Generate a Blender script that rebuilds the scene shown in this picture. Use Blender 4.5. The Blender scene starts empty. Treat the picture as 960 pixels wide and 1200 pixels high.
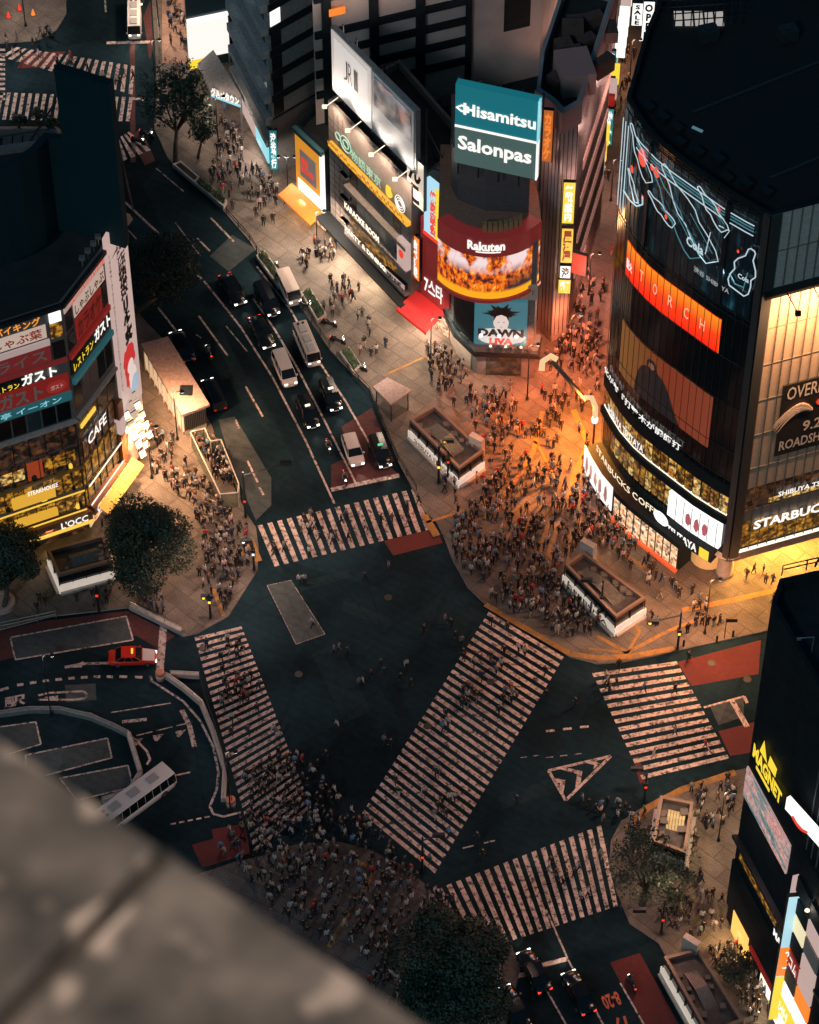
import bpy, math, random
from mathutils import Vector, Matrix
random.seed(7)
S = bpy.context.scene
C = S.collection
R = math.radians
# ------------------------------------------------------------------ camera, sky, added fill sun, exposure
CH = 229.0
TH = R(50); FP = 3650.0
cs, sn = math.cos(TH), math.sin(TH)
cam_d = bpy.data.cameras.new('camera'); cam = bpy.data.objects.new('camera', cam_d); C.objects.link(cam)
cam.location = (0, 0, CH); cam.rotation_euler = (R(90) - TH, 0, 0)
cam_d.sensor_fit = 'HORIZONTAL'; cam_d.sensor_width = 36.0; cam_d.lens = 36.0 * FP / 960.0
cam_d.clip_start = 0.2; cam_d.clip_end = 6000
cam_d.dof.use_dof = True; cam_d.dof.focus_distance = 300.0; cam_d.dof.aperture_fstop = 7.1
S.camera = cam
W = bpy.data.worlds.new('World'); S.world = W; W.use_nodes = True
nt = W.node_tree; nt.nodes.clear()
wo = nt.nodes.new('ShaderNodeOutputWorld'); bg = nt.nodes.new('ShaderNodeBackground'); sk = nt.nodes.new('ShaderNodeTexSky')
sk.sky_type = 'NISHITA'; sk.sun_disc = False; sk.sun_elevation = R(35); sk.sun_rotation = R(205)
bg.inputs['Strength'].default_value = 0.026
tint = nt.nodes.new('ShaderNodeMix'); tint.data_type = 'RGBA'; tint.blend_type = 'MULTIPLY'; tint.inputs[0].default_value = 1
tint.inputs[7].default_value = (0.22, 0.88, 1.0, 1)
nt.links.new(sk.outputs[0], tint.inputs[6]); nt.links.new(tint.outputs[2], bg.inputs[0]); nt.links.new(bg.outputs[0], wo.inputs[0])
sd = bpy.data.lights.new('fill_sun', 'SUN'); sd.energy = 0.42; sd.angle = R(8); sd.color = (0.8, 0.9, 1.0)  # sun lamp added as a faint cool fill for camera-side walls
so = bpy.data.objects.new('fill_sun', sd); C.objects.link(so); so.rotation_euler = (R(55), 0, R(-25))
S.view_settings.view_transform = 'Standard'; S.view_settings.look = 'None'
S.view_settings.exposure = 0.0; S.view_settings.gamma = 1.0
S.cycles.use_denoising = True
S.cycles.use_light_tree = True
S.cycles.max_bounces = 4; S.cycles.diffuse_bounces = 2; S.cycles.glossy_bounces = 2; S.cycles.transmission_bounces = 3
S.cycles.sample_clamp_indirect = 3.0
S.cycles.caustics_reflective = False; S.cycles.caustics_refractive = False

# ------------------------------------------------------------------ survey helpers
def G(px, py, z=0.0):
    u = (px - 480) / FP; v = (py - 600) / FP
    d = (u, cs - v * sn, -sn - v * cs)
    t = (z - CH) / d[2]
    return Vector((t * d[0], t * d[1], z))
def GL(l, z=0.0): return [G(a, b, z) for a, b in l]

# ------------------------------------------------------------------ materials
MATS = {}
def mat(name, col, rough=0.7, metal=0.0, emit=None, es=0.0, noise=0.0, nscale=3.0, spec=0.5, trans=0.0, alpha=1.0, sample=False):
    if name in MATS: return MATS[name]
    m = bpy.data.materials.new(name); m.use_nodes = True
    t = m.node_tree; b = t.nodes['Principled BSDF']
    b.inputs['Base Color'].default_value = (*col, 1); b.inputs['Roughness'].default_value = rough
    b.inputs['Metallic'].default_value = metal; b.inputs['Specular IOR Level'].default_value = spec
    if trans: b.inputs['Transmission Weight'].default_value = trans
    if alpha < 1: b.inputs['Alpha'].default_value = alpha
    if emit:
        b.inputs['Emission Color'].default_value = (*emit, 1); b.inputs['Emission Strength'].default_value = es
    if noise:
        n = t.nodes.new('ShaderNodeTexNoise'); n.inputs['Scale'].default_value = nscale; n.inputs['Detail'].default_value = 6
        tc = t.nodes.new('ShaderNodeTexCoord'); t.links.new(tc.outputs['Object'], n.inputs['Vector'])
        mr = t.nodes.new('ShaderNodeMapRange'); mr.inputs[1].default_value = 0.3; mr.inputs[2].default_value = 0.7
        mr.inputs[3].default_value = 1 - noise; mr.inputs[4].default_value = 1 + noise
        t.links.new(n.outputs['Fac'], mr.inputs[0])
        mx = t.nodes.new('ShaderNodeMix'); mx.data_type = 'RGBA'; mx.blend_type = 'MULTIPLY'; mx.inputs[0].default_value = 1
        mx.inputs[6].default_value = (*col, 1); t.links.new(mr.outputs[0], mx.inputs[7])
        t.links.new(mx.outputs[2], b.inputs['Base Color'])
        bp = t.nodes.new('ShaderNodeBump'); bp.inputs['Strength'].default_value = 0.25; bp.inputs['Distance'].default_value = 0.02
        t.links.new(n.outputs['Fac'], bp.inputs['Height']); t.links.new(bp.outputs[0], b.inputs['Normal'])
    if emit and not sample: m.cycles.emission_sampling = 'NONE'
    MATS[name] = m
    return m
def glow(name, col, s, sample=True):
    return mat(name, (0.02, 0.02, 0.02), 0.5, 0, col, s, sample=sample)

def nodemat(name, fn, rough=0.6, spec=0.5, sample=True):
    """fn(t, tc) -> (base colour socket or tuple, emission socket or tuple, strength)"""
    if name in MATS: return MATS[name]
    m = bpy.data.materials.new(name); m.use_nodes = True
    t = m.node_tree; b = t.nodes['Principled BSDF']; tc = t.nodes.new('ShaderNodeTexCoord')
    b.inputs['Roughness'].default_value = rough; b.inputs['Specular IOR Level'].default_value = spec
    base, em, st = fn(t, tc)
    for sock, val in (('Base Color', base), ('Emission Color', em)):
        if val is None: continue
        if isinstance(val, tuple): b.inputs[sock].default_value = (*val, 1)
        else: t.links.new(val, b.inputs[sock])
    b.inputs['Emission Strength'].default_value = st
    if st and not sample: m.cycles.emission_sampling = 'NONE'
    MATS[name] = m
    return m
def nd(t, typ, **kw):
    n = t.nodes.new('ShaderNode' + typ)
    for k, v in kw.items():
        if k in n.inputs: n.inputs[k].default_value = v
        else: setattr(n, k, v)
    return n
def ramp(t, src, stops, interp='LINEAR'):
    r = t.nodes.new('ShaderNodeValToRGB'); r.color_ramp.interpolation = interp
    e = r.color_ramp.elements
    e[0].position, e[0].color = stops[0][0], (*stops[0][1], 1)
    e[1].position, e[1].color = stops[-1][0], (*stops[-1][1], 1)
    for p, c in stops[1:-1]:
        x = e.new(p); x.color = (*c, 1)
    t.links.new(src, r.inputs[0])
    return r.outputs[0]
def mapping(t, src, sc=(1, 1, 1), rot=(0, 0, 0), loc=(0, 0, 0)):
    mp = t.nodes.new('ShaderNodeMapping'); mp.inputs['Scale'].default_value = sc; mp.inputs['Rotation'].default_value = rot
    mp.inputs['Location'].default_value = loc
    t.links.new(src, mp.inputs[0]); return mp.outputs[0]
def mixc(t, fac, a, b_, mode='MIX'):
    x = t.nodes.new('ShaderNodeMix'); x.data_type = 'RGBA'; x.blend_type = mode
    for i, v in ((0, fac), (6, a), (7, b_)):
        if isinstance(v, (int, float)): x.inputs[i].default_value = v
        elif isinstance(v, tuple): x.inputs[i].default_value = (*v, 1)
        else: t.links.new(v, x.inputs[i])
    return x.outputs[2]

def asphalt_fn(base, var):
    def fn(t, tc):
        o = tc.outputs['Object']
        a = nd(t, 'TexNoise', Scale=0.12, Detail=5.0); t.links.new(o, a.inputs['Vector'])
        b_ = nd(t, 'TexNoise', Scale=1.6, Detail=8.0, Roughness=0.7); t.links.new(o, b_.inputs['Vector'])
        v = nd(t, 'TexVoronoi', Scale=0.07, feature='F1', distance='CHEBYCHEV'); t.links.new(mapping(t, o, rot=(0, 0, 0.42)), v.inputs['Vector'])
        k = ramp(t, a.outputs['Fac'], [(0.35, (1 - var,) * 3), (0.65, (1 + var,) * 3)])
        k2 = ramp(t, b_.outputs['Fac'], [(0.3, (0.8,) * 3), (0.7, (1.25,) * 3)])
        sep = nd(t, 'SeparateColor'); t.links.new(v.outputs['Color'], sep.inputs[0])
        k3 = ramp(t, sep.outputs[0], [(0.0, (0.8,) * 3), (1.0, (1.25,) * 3)])
        c = mixc(t, 1.0, mixc(t, 1.0, mixc(t, 1.0, base, k, 'MULTIPLY'), k2, 'MULTIPLY'), k3, 'MULTIPLY')
        cr = nd(t, 'TexVoronoi', Scale=0.16, feature='DISTANCE_TO_EDGE'); t.links.new(mapping(t, o, rot=(0, 0, .5)), cr.inputs['Vector'])
        wv = nd(t, 'TexWave', Scale=0.35, Distortion=2.5, Detail=3.0); t.links.new(mapping(t, o, rot=(0, 0, -1.02)), wv.inputs['Vector'])
        c = mixc(t, 1.0, c, ramp(t, cr.outputs['Distance'], [(.003, (.8,) * 3), (.012, (1.0,) * 3)]), 'MULTIPLY')
        c = mixc(t, 1.0, c, ramp(t, wv.outputs['Fac'], [(.1, (.93,) * 3), (.5, (1.02,) * 3)]), 'MULTIPLY')
        return c, None, 0.0
    return fn
def pave_fn(base, sc=1.0, rot=0.45, joint=0.7):
    def fn(t, tc):
        o = tc.outputs['Object']
        br = nd(t, 'TexBrick', Scale=sc); br.inputs['Mortar Size'].default_value = 0.03
        br.inputs['Color1'].default_value = (1.08, 1.06, 1.04, 1); br.inputs['Color2'].default_value = (0.86, 0.87, 0.88, 1)
        br.inputs['Mortar'].default_value = (joint, joint, joint, 1)
        t.links.new(mapping(t, o, rot=(0, 0, rot)), br.inputs['Vector'])
        a = nd(t, 'TexNoise', Scale=0.35, Detail=6.0); t.links.new(o, a.inputs['Vector'])
        k = ramp(t, a.outputs['Fac'], [(0.35, (0.72,) * 3), (0.65, (1.2,) * 3)])
        g = nd(t, 'TexVoronoi', Scale=1.3, feature='F1'); t.links.new(o, g.inputs['Vector'])
        k2 = ramp(t, g.outputs['Distance'], [(0.03, (0.55,) * 3), (0.07, (1.0,) * 3)])
        b2 = nd(t, 'TexBrick', Scale=0.16); b2.inputs['Mortar Size'].default_value = .012; b2.inputs['Color1'].default_value = (1.12, 1.1, 1.08, 1); b2.inputs['Color2'].default_value = (.86, .87, .88, 1); b2.inputs['Mortar'].default_value = (.72, .72, .72, 1); t.links.new(mapping(t, o, rot=(0, 0, rot + .3)), b2.inputs['Vector'])
        k2 = mixc(t, 1.0, k2, b2.outputs['Color'], 'MULTIPLY')
        return mixc(t, 1.0, mixc(t, 1.0, mixc(t, 1.0, base, br.outputs['Color'], 'MULTIPLY'), k, 'MULTIPLY'), k2, 'MULTIPLY'), None, 0.0
    return fn
def worn_fn(paint, under, lo=0.33, hi=0.43):
    def fn(t, tc):
        o = tc.outputs['Object']
        a = nd(t, 'TexNoise', Scale=2.2, Detail=9.0, Roughness=0.72); t.links.new(o, a.inputs['Vector'])
        b_ = nd(t, 'TexNoise', Scale=0.25, Detail=3.0); t.links.new(o, b_.inputs['Vector'])
        f = ramp(t, a.outputs['Fac'], [(lo, (0,) * 3), (hi, (1,) * 3)])
        p2 = mixc(t, 1.0, paint, ramp(t, b_.outputs['Fac'], [(0.3, (0.68,) * 3), (0.7, (1.1,) * 3)]), 'MULTIPLY')
        return mixc(t, f, under, p2), None, 0.0
    return fn
M_ASPH = nodemat('asphalt', asphalt_fn((0.0095, 0.0215, 0.028), 0.45), 0.9, 0.06)
M_ASPH2 = nodemat('asphalt_pale', asphalt_fn((0.062, 0.072, 0.074), 0.25), 0.9, 0.08)
M_GROUND = nodemat('ground_paving', pave_fn((0.10, 0.10, 0.10)), 0.85)
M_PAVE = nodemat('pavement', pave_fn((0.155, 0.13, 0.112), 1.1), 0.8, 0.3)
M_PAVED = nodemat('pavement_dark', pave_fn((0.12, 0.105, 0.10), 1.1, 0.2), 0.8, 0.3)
M_BRICK = nodemat('brick_paving', pave_fn((0.42, 0.26, 0.2), 2.2, 0.1, 0.6), 0.8, 0.3)
M_PAINT = nodemat('road_paint', worn_fn((0.66, 0.50, 0.44), (0.045, 0.045, 0.045), .4, .52), 0.75, 0.3)
M_PAINTF = nodemat('road_paint_faint', worn_fn((0.45, 0.38, 0.34), (0.03, 0.04, 0.045), 0.42, 0.55), 0.75, 0.3)
M_RED = nodemat('red_surfacing', worn_fn((0.15, 0.03, 0.026), (0.09, 0.028, 0.028), 0.35, 0.6), 0.85, 0.25)
M_REDD = nodemat('red_surfacing_worn', worn_fn((0.12, 0.035, 0.035), (0.05, 0.03, 0.03), 0.35, 0.6), 0.85, 0.25)
M_TACT = nodemat('tactile_paving', worn_fn((0.42, 0.2, 0.045), (0.17, 0.12, 0.08), 0.36, 0.58), 0.8, 0.3)
M_KERB = mat('kerb_stone', (0.3, 0.28, 0.26), 0.8, noise=0.25)
M_DARK = mat('dark_cladding', (0.010, 0.017, 0.021), 0.75, noise=0.3, nscale=0.8, spec=0.2)
M_ROOF = mat('roof_felt', (0.018, 0.022, 0.026), 0.9, noise=0.4, nscale=0.5)
M_STEEL = mat('dark_steel', (0.035, 0.04, 0.045), 0.45, 0.6)
M_GALV = mat('galvanised_steel', (0.4, 0.41, 0.42), 0.4, 0.7, noise=0.15)
M_WHITE = mat('white_paint', (0.75, 0.73, 0.7), 0.5, noise=0.08)
M_CREAM = mat('cream_render', (0.42, 0.36, 0.32), 0.75, noise=0.15)
M_STONE = mat('brown_stone', (0.2, 0.165, 0.145), 0.7, noise=0.18)
M_GREYW = mat('grey_wall', (0.14, 0.14, 0.14), 0.7, noise=0.2)
M_GLASSD = mat('dark_glass', (0.008, 0.011, 0.013), 0.12, 0.0, spec=0.45)
M_GLASS = mat('clear_glass', (0.10, 0.13, 0.12), 0.06, 0.0, spec=0.8, alpha=0.35)
M_BLACK = mat('black_rubber', (0.012, 0.012, 0.012), 0.7)
M_SKIN = mat('skin', (0.42, 0.25, 0.17), 0.6)
M_HAIR = mat('black_hair', (0.012, 0.01, 0.01), 0.5)

# ------------------------------------------------------------------ mesh builder
class MB:
    def __init__(s): s.v = []; s.f = []; s.m = []; s.uv = {}
    def face(s, pts, mi=0, uv=None):
        i = len(s.v); s.v += [tuple(p) for p in pts]; s.f.append(tuple(range(i, i + len(pts)))); s.m.append(mi)
        if uv: s.uv[len(s.f) - 1] = uv
    def box(s, x0, x1, y0, y1, z0, z1, mi=0, M=None):
        p = [(x0, y0, z0), (x1, y0, z0), (x1, y1, z0), (x0, y1, z0), (x0, y0, z1), (x1, y0, z1), (x1, y1, z1), (x0, y1, z1)]
        if M is not None: p = [tuple(M @ Vector(q)) for q in p]
        i = len(s.v); s.v += p
        for q in ((3, 2, 1, 0), (4, 5, 6, 7), (0, 1, 5, 4), (1, 2, 6, 5), (2, 3, 7, 6), (3, 0, 4, 7)):
            s.f.append(tuple(i + k for k in q)); s.m.append(mi)
    def prism(s, poly, z0, z1, mi=0, mt=None, cap=True, bottom=True):
        n = len(poly); i = len(s.v)
        ar = sum(poly[k][0] * poly[(k + 1) % n][1] - poly[(k + 1) % n][0] * poly[k][1] for k in range(n))
        if ar < 0: poly = list(poly)[::-1]
        s.v += [(p[0], p[1], z0) for p in poly] + [(p[0], p[1], z1) for p in poly]
        for k in range(n):
            l = (k + 1) % n; s.f.append((i + k, i + l, i + n + l, i + n + k)); s.m.append(mi)
        if cap: s.f.append(tuple(i + n + k for k in range(n))); s.m.append(mi if mt is None else mt)
        if bottom: s.f.append(tuple(i + k for k in reversed(range(n)))); s.m.append(mi)
    def tube(s, pts, r, n=6, mi=0, r1=None):
        pts = [Vector(p) for p in pts]; rings = []
        for k, p in enumerate(pts):
            d = (pts[min(k + 1, len(pts) - 1)] - pts[max(k - 1, 0)]).normalized()
            a = d.orthogonal().normalized() if k == 0 else (a - d * a.dot(d)).normalized()
            b = d.cross(a); rr = r if r1 is None else r + (r1 - r) * k / (len(pts) - 1)
            i = len(s.v); rings.append(i)
            s.v += [tuple(p + (a * math.cos(2 * math.pi * j / n) + b * math.sin(2 * math.pi * j / n)) * rr) for j in range(n)]
        for k in range(len(rings) - 1):
            for j in range(n):
                l = (j + 1) % n; s.f.append((rings[k] + j, rings[k] + l, rings[k + 1] + l, rings[k + 1] + j)); s.m.append(mi)
        s.f.append(tuple(rings[0] + j for j in reversed(range(n)))); s.m.append(mi)
        s.f.append(tuple(rings[-1] + j for j in range(n))); s.m.append(mi)
    def lathe(s, prof, c=(0, 0, 0), n=12, mi=0):
        i0 = len(s.v)
        for r, z in prof: s.v += [(c[0] + r * math.cos(2 * math.pi * j / n), c[1] + r * math.sin(2 * math.pi * j / n), c[2] + z) for j in range(n)]
        for k in range(len(prof) - 1):
            for j in range(n):
                l = (j + 1) % n; s.f.append((i0 + k * n + j, i0 + k * n + l, i0 + (k + 1) * n + l, i0 + (k + 1) * n + j)); s.m.append(mi)
        s.f.append(tuple(i0 + (len(prof) - 1) * n + j for j in range(n))); s.m.append(mi)
        s.f.append(tuple(i0 + j for j in reversed(range(n)))); s.m.append(mi)
    def add_mesh(s, verts, faces, mi=0, fn=None):
        i = len(s.v); s.v += [tuple(fn(v)) if fn else tuple(v) for v in verts]
        for f in faces: s.f.append(tuple(i + k for k in f)); s.m.append(mi)
    def mesh(s, name, mats, smooth=False):
        me = bpy.data.meshes.new(name); me.from_pydata(s.v, [], s.f)
        mats = mats if isinstance(mats, (list, tuple)) else [mats]
        for m in mats: me.materials.append(m)
        me.polygons.foreach_set('material_index', s.m)
        if smooth: me.polygons.foreach_set('use_smooth', [True] * len(s.f))
        if s.uv:
            ul = me.uv_layers.new(name='UVMap')
            for fi, uvs in s.uv.items():
                for k, li in enumerate(me.polygons[fi].loop_indices): ul.data[li].uv = uvs[k]
        me.update(); return me
    def build(s, name, mats, parent=None, smooth=False):
        o = bpy.data.objects.new(name, s.mesh(name, mats, smooth)); C.objects.link(o)
        if parent is not None:
            o.parent = parent; o.matrix_parent_inverse = Matrix.Translation(-Vector(parent.location)) if parent.get('_w') else Matrix.Identity(4)
        return o
def local(o, parent):
    o.parent = parent; o.matrix_parent_inverse = Matrix.Identity(4); return o
def struct(name, mb, m):
    o = mb.build(name, m); o['kind'] = 'structure'; return o
def tag(o, label, cat, group=None, kind=None):
    o['label'] = label; o['category'] = cat
    if group: o['group'] = group
    if kind: o['kind'] = kind
    return o
def thing(name, label, cat, loc=(0, 0, 0), group=None, world=True):
    """Empty at the base; parts are built in world coordinates when world is True."""
    o = bpy.data.objects.new(name, None); C.objects.link(o); o.location = loc; o.empty_display_size = 0.3
    if world: o['_w'] = 1
    return tag(o, label, cat, group)
def copy_tree(o, parent=None):
    c = o.copy(); C.objects.link(c)
    if parent is not None: c.parent = parent
    for ch in o.children: copy_tree(ch, c)
    return c
LIGHTS = []
def light(kind, loc, power, col, size=0.3, aim=None, parent=None, spot=None, size_y=None):
    l = bpy.data.lights.new('lamp_light', kind); l.energy = power; l.color = col
    if kind == 'AREA':
        l.size = size
        if size_y: l.shape = 'RECTANGLE'; l.size_y = size_y
    else: l.shadow_soft_size = size
    if kind == 'SPOT': l.spot_size = spot or R(120); l.spot_blend = 0.8
    o = bpy.data.objects.new('lamp_light', l); C.objects.link(o); o.location = loc
    if aim is not None: o.rotation_euler = (Vector(aim) - Vector(loc)).to_track_quat('-Z', 'Y').to_euler()
    if parent is not None: o.parent = parent; o.matrix_parent_inverse = Matrix.Translation(-Vector(parent.location)) if parent.get('_w') else Matrix.Identity(4)
    return o

# ------------------------------------------------------------------ lettering
_tc = {}
def text_geo(s, bold=0.02, vertical=False):
    key = (s, bold, vertical)
    if key in _tc: return _tc[key]
    cu = bpy.data.curves.new('t', 'FONT'); cu.body = '\n'.join(s) if vertical else s; cu.size = 1; cu.extrude = 0; cu.offset = bold
    cu.resolution_u = 2; cu.align_x = 'CENTER' if vertical else 'LEFT'; cu.space_line = 0.95
    o = bpy.data.objects.new('t', cu); C.objects.link(o)
    dg = bpy.context.evaluated_depsgraph_get(); me = bpy.data.meshes.new_from_object(o.evaluated_get(dg))
    vs = [v.co.copy() for v in me.vertices]; fs = [tuple(p.vertices) for p in me.polygons]
    bpy.data.objects.remove(o); bpy.data.curves.remove(cu); bpy.data.meshes.remove(me)
    if not vs: vs = [Vector((0, 0, 0)), Vector((1, 0, 0)), Vector((0, 1, 0))]; fs = [(0, 1, 2)]
    x0 = min(v.x for v in vs); x1 = max(v.x for v in vs); y0 = min(v.y for v in vs); y1 = max(v.y for v in vs)
    vs = [((v.x - x0) / (x1 - x0 + 1e-9), (v.y - y0) / (y1 - y0 + 1e-9)) for v in vs]
    _tc[key] = (vs, fs); return _tc[key]

# ------------------------------------------------------------------ facades: a run of vertical faces, (s, z) coordinates
class Fac:
    def __init__(f, pts):
        f.p = [Vector((p[0], p[1])) for p in pts]; f.s = [0.0]
        for a, b in zip(f.p, f.p[1:]): f.s.append(f.s[-1] + (b - a).length)
        f.L = f.s[-1]
    def seg(f, s):
        for k in range(len(f.p) - 1):
            if s <= f.s[k + 1] or k == len(f.p) - 2: return k
    def nrm(f, k):
        d = (f.p[k + 1] - f.p[k]).normalized(); return Vector((d.y, -d.x))
    def P(f, s, z, o=0.0):
        k = f.seg(s); d = (f.p[k + 1] - f.p[k]).normalized()
        q = f.p[k] + d * (s - f.s[k]); n = f.nrm(k)
        for j, cond in ((k - 1, abs(s - f.s[k]) < 1e-6), (k + 1, abs(s - f.s[k + 1]) < 1e-6)):
            if cond and 0 <= j < len(f.p) - 1:
                m = (n + f.nrm(j)).normalized(); n = m / max(0.5, m.dot(n))
        return Vector((q.x + n.x * o, q.y + n.y * o, z))
    def hit(f, px, py):
        u = (px - 480) / FP; v = (py - 600) / FP; dx, dy, dz = u, cs - v * sn, -sn - v * cs
        best = None
        for k in range(len(f.p) - 1):
            a = f.p[k]; d = (f.p[k + 1] - a).normalized(); n = f.nrm(k)
            den = dx * n.x + dy * n.y
            if abs(den) < 1e-9: continue
            t = (a.x * n.x + a.y * n.y) / den
            if t <= 0: continue
            sl = (dx * t - a.x) * d.x + (dy * t - a.y) * d.y; L = f.s[k + 1] - f.s[k]
            over = max(0, -sl, sl - L)
            if best is None or over < best[0]: best = (over, f.s[k] + sl, CH + dz * t)
        return best[1], best[2]
    def cuts(f, s0, s1):
        return [s0] + [x for x in f.s[1:-1] if s0 + 1e-4 < x < s1 - 1e-4] + [s1]
    def rect(f, mb, s0, s1, z0, z1, o0=0.0, o1=0.05, mi=0):
        if s1 < s0: s0, s1 = s1, s0
        if z1 < z0: z0, z1 = z1, z0
        c = f.cuts(s0, s1); L = s1 - s0
        for a, b in zip(c, c[1:]):
            A0, B0, A1, B1 = f.P(a, z0, o1), f.P(b, z0, o1), f.P(a, z1, o1), f.P(b, z1, o1)
            ua, ub = (a - s0) / L, (b - s0) / L
            mb.face([A0, B0, B1, A1], mi, [(ua, 0), (ub, 0), (ub, 1), (ua, 1)])
            a0, b0, a1, b1 = f.P(a, z0, o0), f.P(b, z0, o0), f.P(a, z1, o0), f.P(b, z1, o0)
            mb.face([A1, B1, b1, a1], mi); mb.face([a0, b0, B0, A0], mi)
        for a, fl in ((s0, 0), (s1, 1)):
            q = [f.P(a, z0, o0), f.P(a, z0, o1), f.P(a, z1, o1), f.P(a, z1, o0)]
            mb.face(q[::-1] if fl else q, mi)
    def prect(f, tl, br):
        a = f.hit(*tl); b = f.hit(*br); return a[0], b[0], b[1], a[1]
    def panel(f, name, r, m, parent=None, o0=0.0, o1=0.06):
        mb = MB(); f.rect(mb, r[0], r[1], r[2], r[3], o0, o1); return mb.build(name, m, parent)
    def shape(f, name, pts, m, parent=None, o=.1, n=22):
        """a closed outline in (s, z) filled in narrow upright strips, so that it follows a curved front"""
        mb = MB(); xs = [p[0] for p in pts]; a, b = min(xs), max(xs); N = len(pts)
        def spans(x):
            r = []
            for i in range(N):
                (x0, y0), (x1, y1) = pts[i], pts[(i + 1) % N]
                if (x0 > x) != (x1 > x): r.append(y0 + (y1 - y0) * (x - x0) / (x1 - x0))
            return sorted(r)
        for k in range(n):
            x0 = a + (b - a) * k / n; x1 = a + (b - a) * (k + 1) / n; e = (b - a) * 1e-3; A, B = spans(x0 + e), spans(x1 - e)
            if len(A) != len(B): A = B = spans((x0 + x1) / 2)
            for j in range(0, len(A) - 1, 2): mb.face([f.P(x0, A[j], o), f.P(x1, B[j], o), f.P(x1, B[j + 1], o), f.P(x0, A[j + 1], o)])
        return mb.build(name, m, parent)
    def text(f, name, s, r, m, parent=None, o=0.08, vertical=False, bold=0.02, slant=0.0, th=0.03):
        vs, fs = text_geo(s, bold, vertical); mb = MB()
        s0, s1, z0, z1 = r
        fn = lambda v: f.P(s0 + (s1 - s0) * v[0] + slant * v[1], z0 + (z1 - z0) * v[1] + (0.0), o)
        mb.add_mesh(vs, fs, 0, fn); return mb.build(name, m, parent)
# ================================================================== THE SETTING
gm = MB(); gm.face([(-900, -300, -0.02), (900, -300, -0.02), (900, 1500, -0.02), (-900, 1500, -0.02)]); struct('ground', gm, M_GROUND)
rm = MB()
rm.prism(GL([(-420, 1500), (1250, 1500), (1250, 600), (880, 690), (520, 600), (440, 300), (230, -140), (-150, -140), (-150, 200), (-150, 700)]), -0.015, 0.0, bottom=False)
struct('road', rm, M_ASPH)
KZ = 0.12
def slab(name, px, m, z=KZ, holes=None, kerb=True):
    pts = GL(px, z); mb = MB(); mb.prism(pts, -0.01, z, 1, 0, bottom=False)
    # inset paving so the kerb stone shows as a border
    return struct(name, mb, [m, M_KERB])
P_NORTH = [(178, -140), (178, 0), (183, 77), (181, 150), (197, 186), (263, 248), (293, 283), (325, 330), (355, 362), (387, 410), (433, 457), (467, 541), (497, 598),
           (512, 612), (520, 628), (530, 655), (548, 688), (575, 714), (640, 750), (668, 770), (700, 778), (730, 776), (770, 768), (800, 761), (890, 741), (1060, 700), (1060, -160)]
P_WEST = [(-150, 752), (0, 738), (60, 722), (150, 712), (215, 746), (232, 742), (268, 722), (288, 690), (302, 668), (303, 640), (300, 618), (290, 603), (262, 545), (249, 500), (215, 440), (190, 396), (165, 370), (148, 335), (138, 300), (120, 250), (-150, 250)]
P_SOUTH = [(215, 1030), (275, 1010), (303, 1004), (345, 990), (392, 985), (432, 995), (468, 1012), (497, 1035), (520, 1062), (560, 1090), (600, 1108), (610, 1135), (590, 1215), (-100, 1300), (-100, 1200)]
P_EAST = [(862, 903), (800, 922), (757, 943), (728, 962), (716, 985), (714, 1010), (722, 1042), (738, 1082), (772, 1105), (840, 1235), (1150, 1235), (1150, 860), (960, 880)]
slab('pavement_north', P_NORTH, M_PAVE); slab('pavement_west', P_WEST, M_PAVE)
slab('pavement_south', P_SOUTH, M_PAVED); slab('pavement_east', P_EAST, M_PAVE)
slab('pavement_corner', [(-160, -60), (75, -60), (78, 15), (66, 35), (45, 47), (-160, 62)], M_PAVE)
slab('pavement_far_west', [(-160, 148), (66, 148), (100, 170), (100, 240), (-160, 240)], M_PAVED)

SHZ = [0]
def sheet(name, px, m, z):
    SHZ[0] += 1; z += .0002 * SHZ[0]; mb = MB(); mb.prism(GL(px, z), z - 0.003, z, bottom=False); return struct(name, mb, m)
sheet('brick_pavement', [(190, -100), (262, -100), (268, 30), (232, 74), (190, 74)], M_BRICK, KZ + .004)
sheet('gallery_street', [(640, 400), (668, 300), (700, 180), (718, 110), (728, 20), (760, 20), (742, 110), (735, 200), (712, 340), (706, 400)], M_PAVED, KZ + .004)
# patches of coloured and newer surfacing
for k, q in enumerate([[(450, 634), (511, 619), (519, 636), (461, 651)], [(794, 776), (892, 750), (889, 790), (811, 804)],
          [(842, 857), (885, 846), (880, 882), (856, 886)], [(715, 1128), (750, 1117), (797, 1203), (757, 1208)],
          [(225, 990), (250, 983), (248, 972), (287, 965), (293, 1000), (237, 1017)], [(30, 62), (78, 60), (60, 78), (20, 80)], [(742, 888), (748, 886), (758, 916), (750, 918)]]):
    sheet('red_surfacing', q, M_RED, .004)
for q in ([(388, 545), (432, 523), (467, 556), (388, 572)], [(152, 48), (158, 48), (159, 190), (153, 190)], [(168, 20), (176, 0), (180, 60), (175, 70)], [(400, 500), (436, 478), (462, 540), (425, 560)], [(152, 160), (165, 150), (182, 188), (170, 194)],
          [(-20, 745), (50, 728), (150, 716), (205, 745), (185, 760), (160, 745), (10, 772), (-20, 780)]):
    sheet('worn_red_surfacing', q, M_REDD, .0045)
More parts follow.
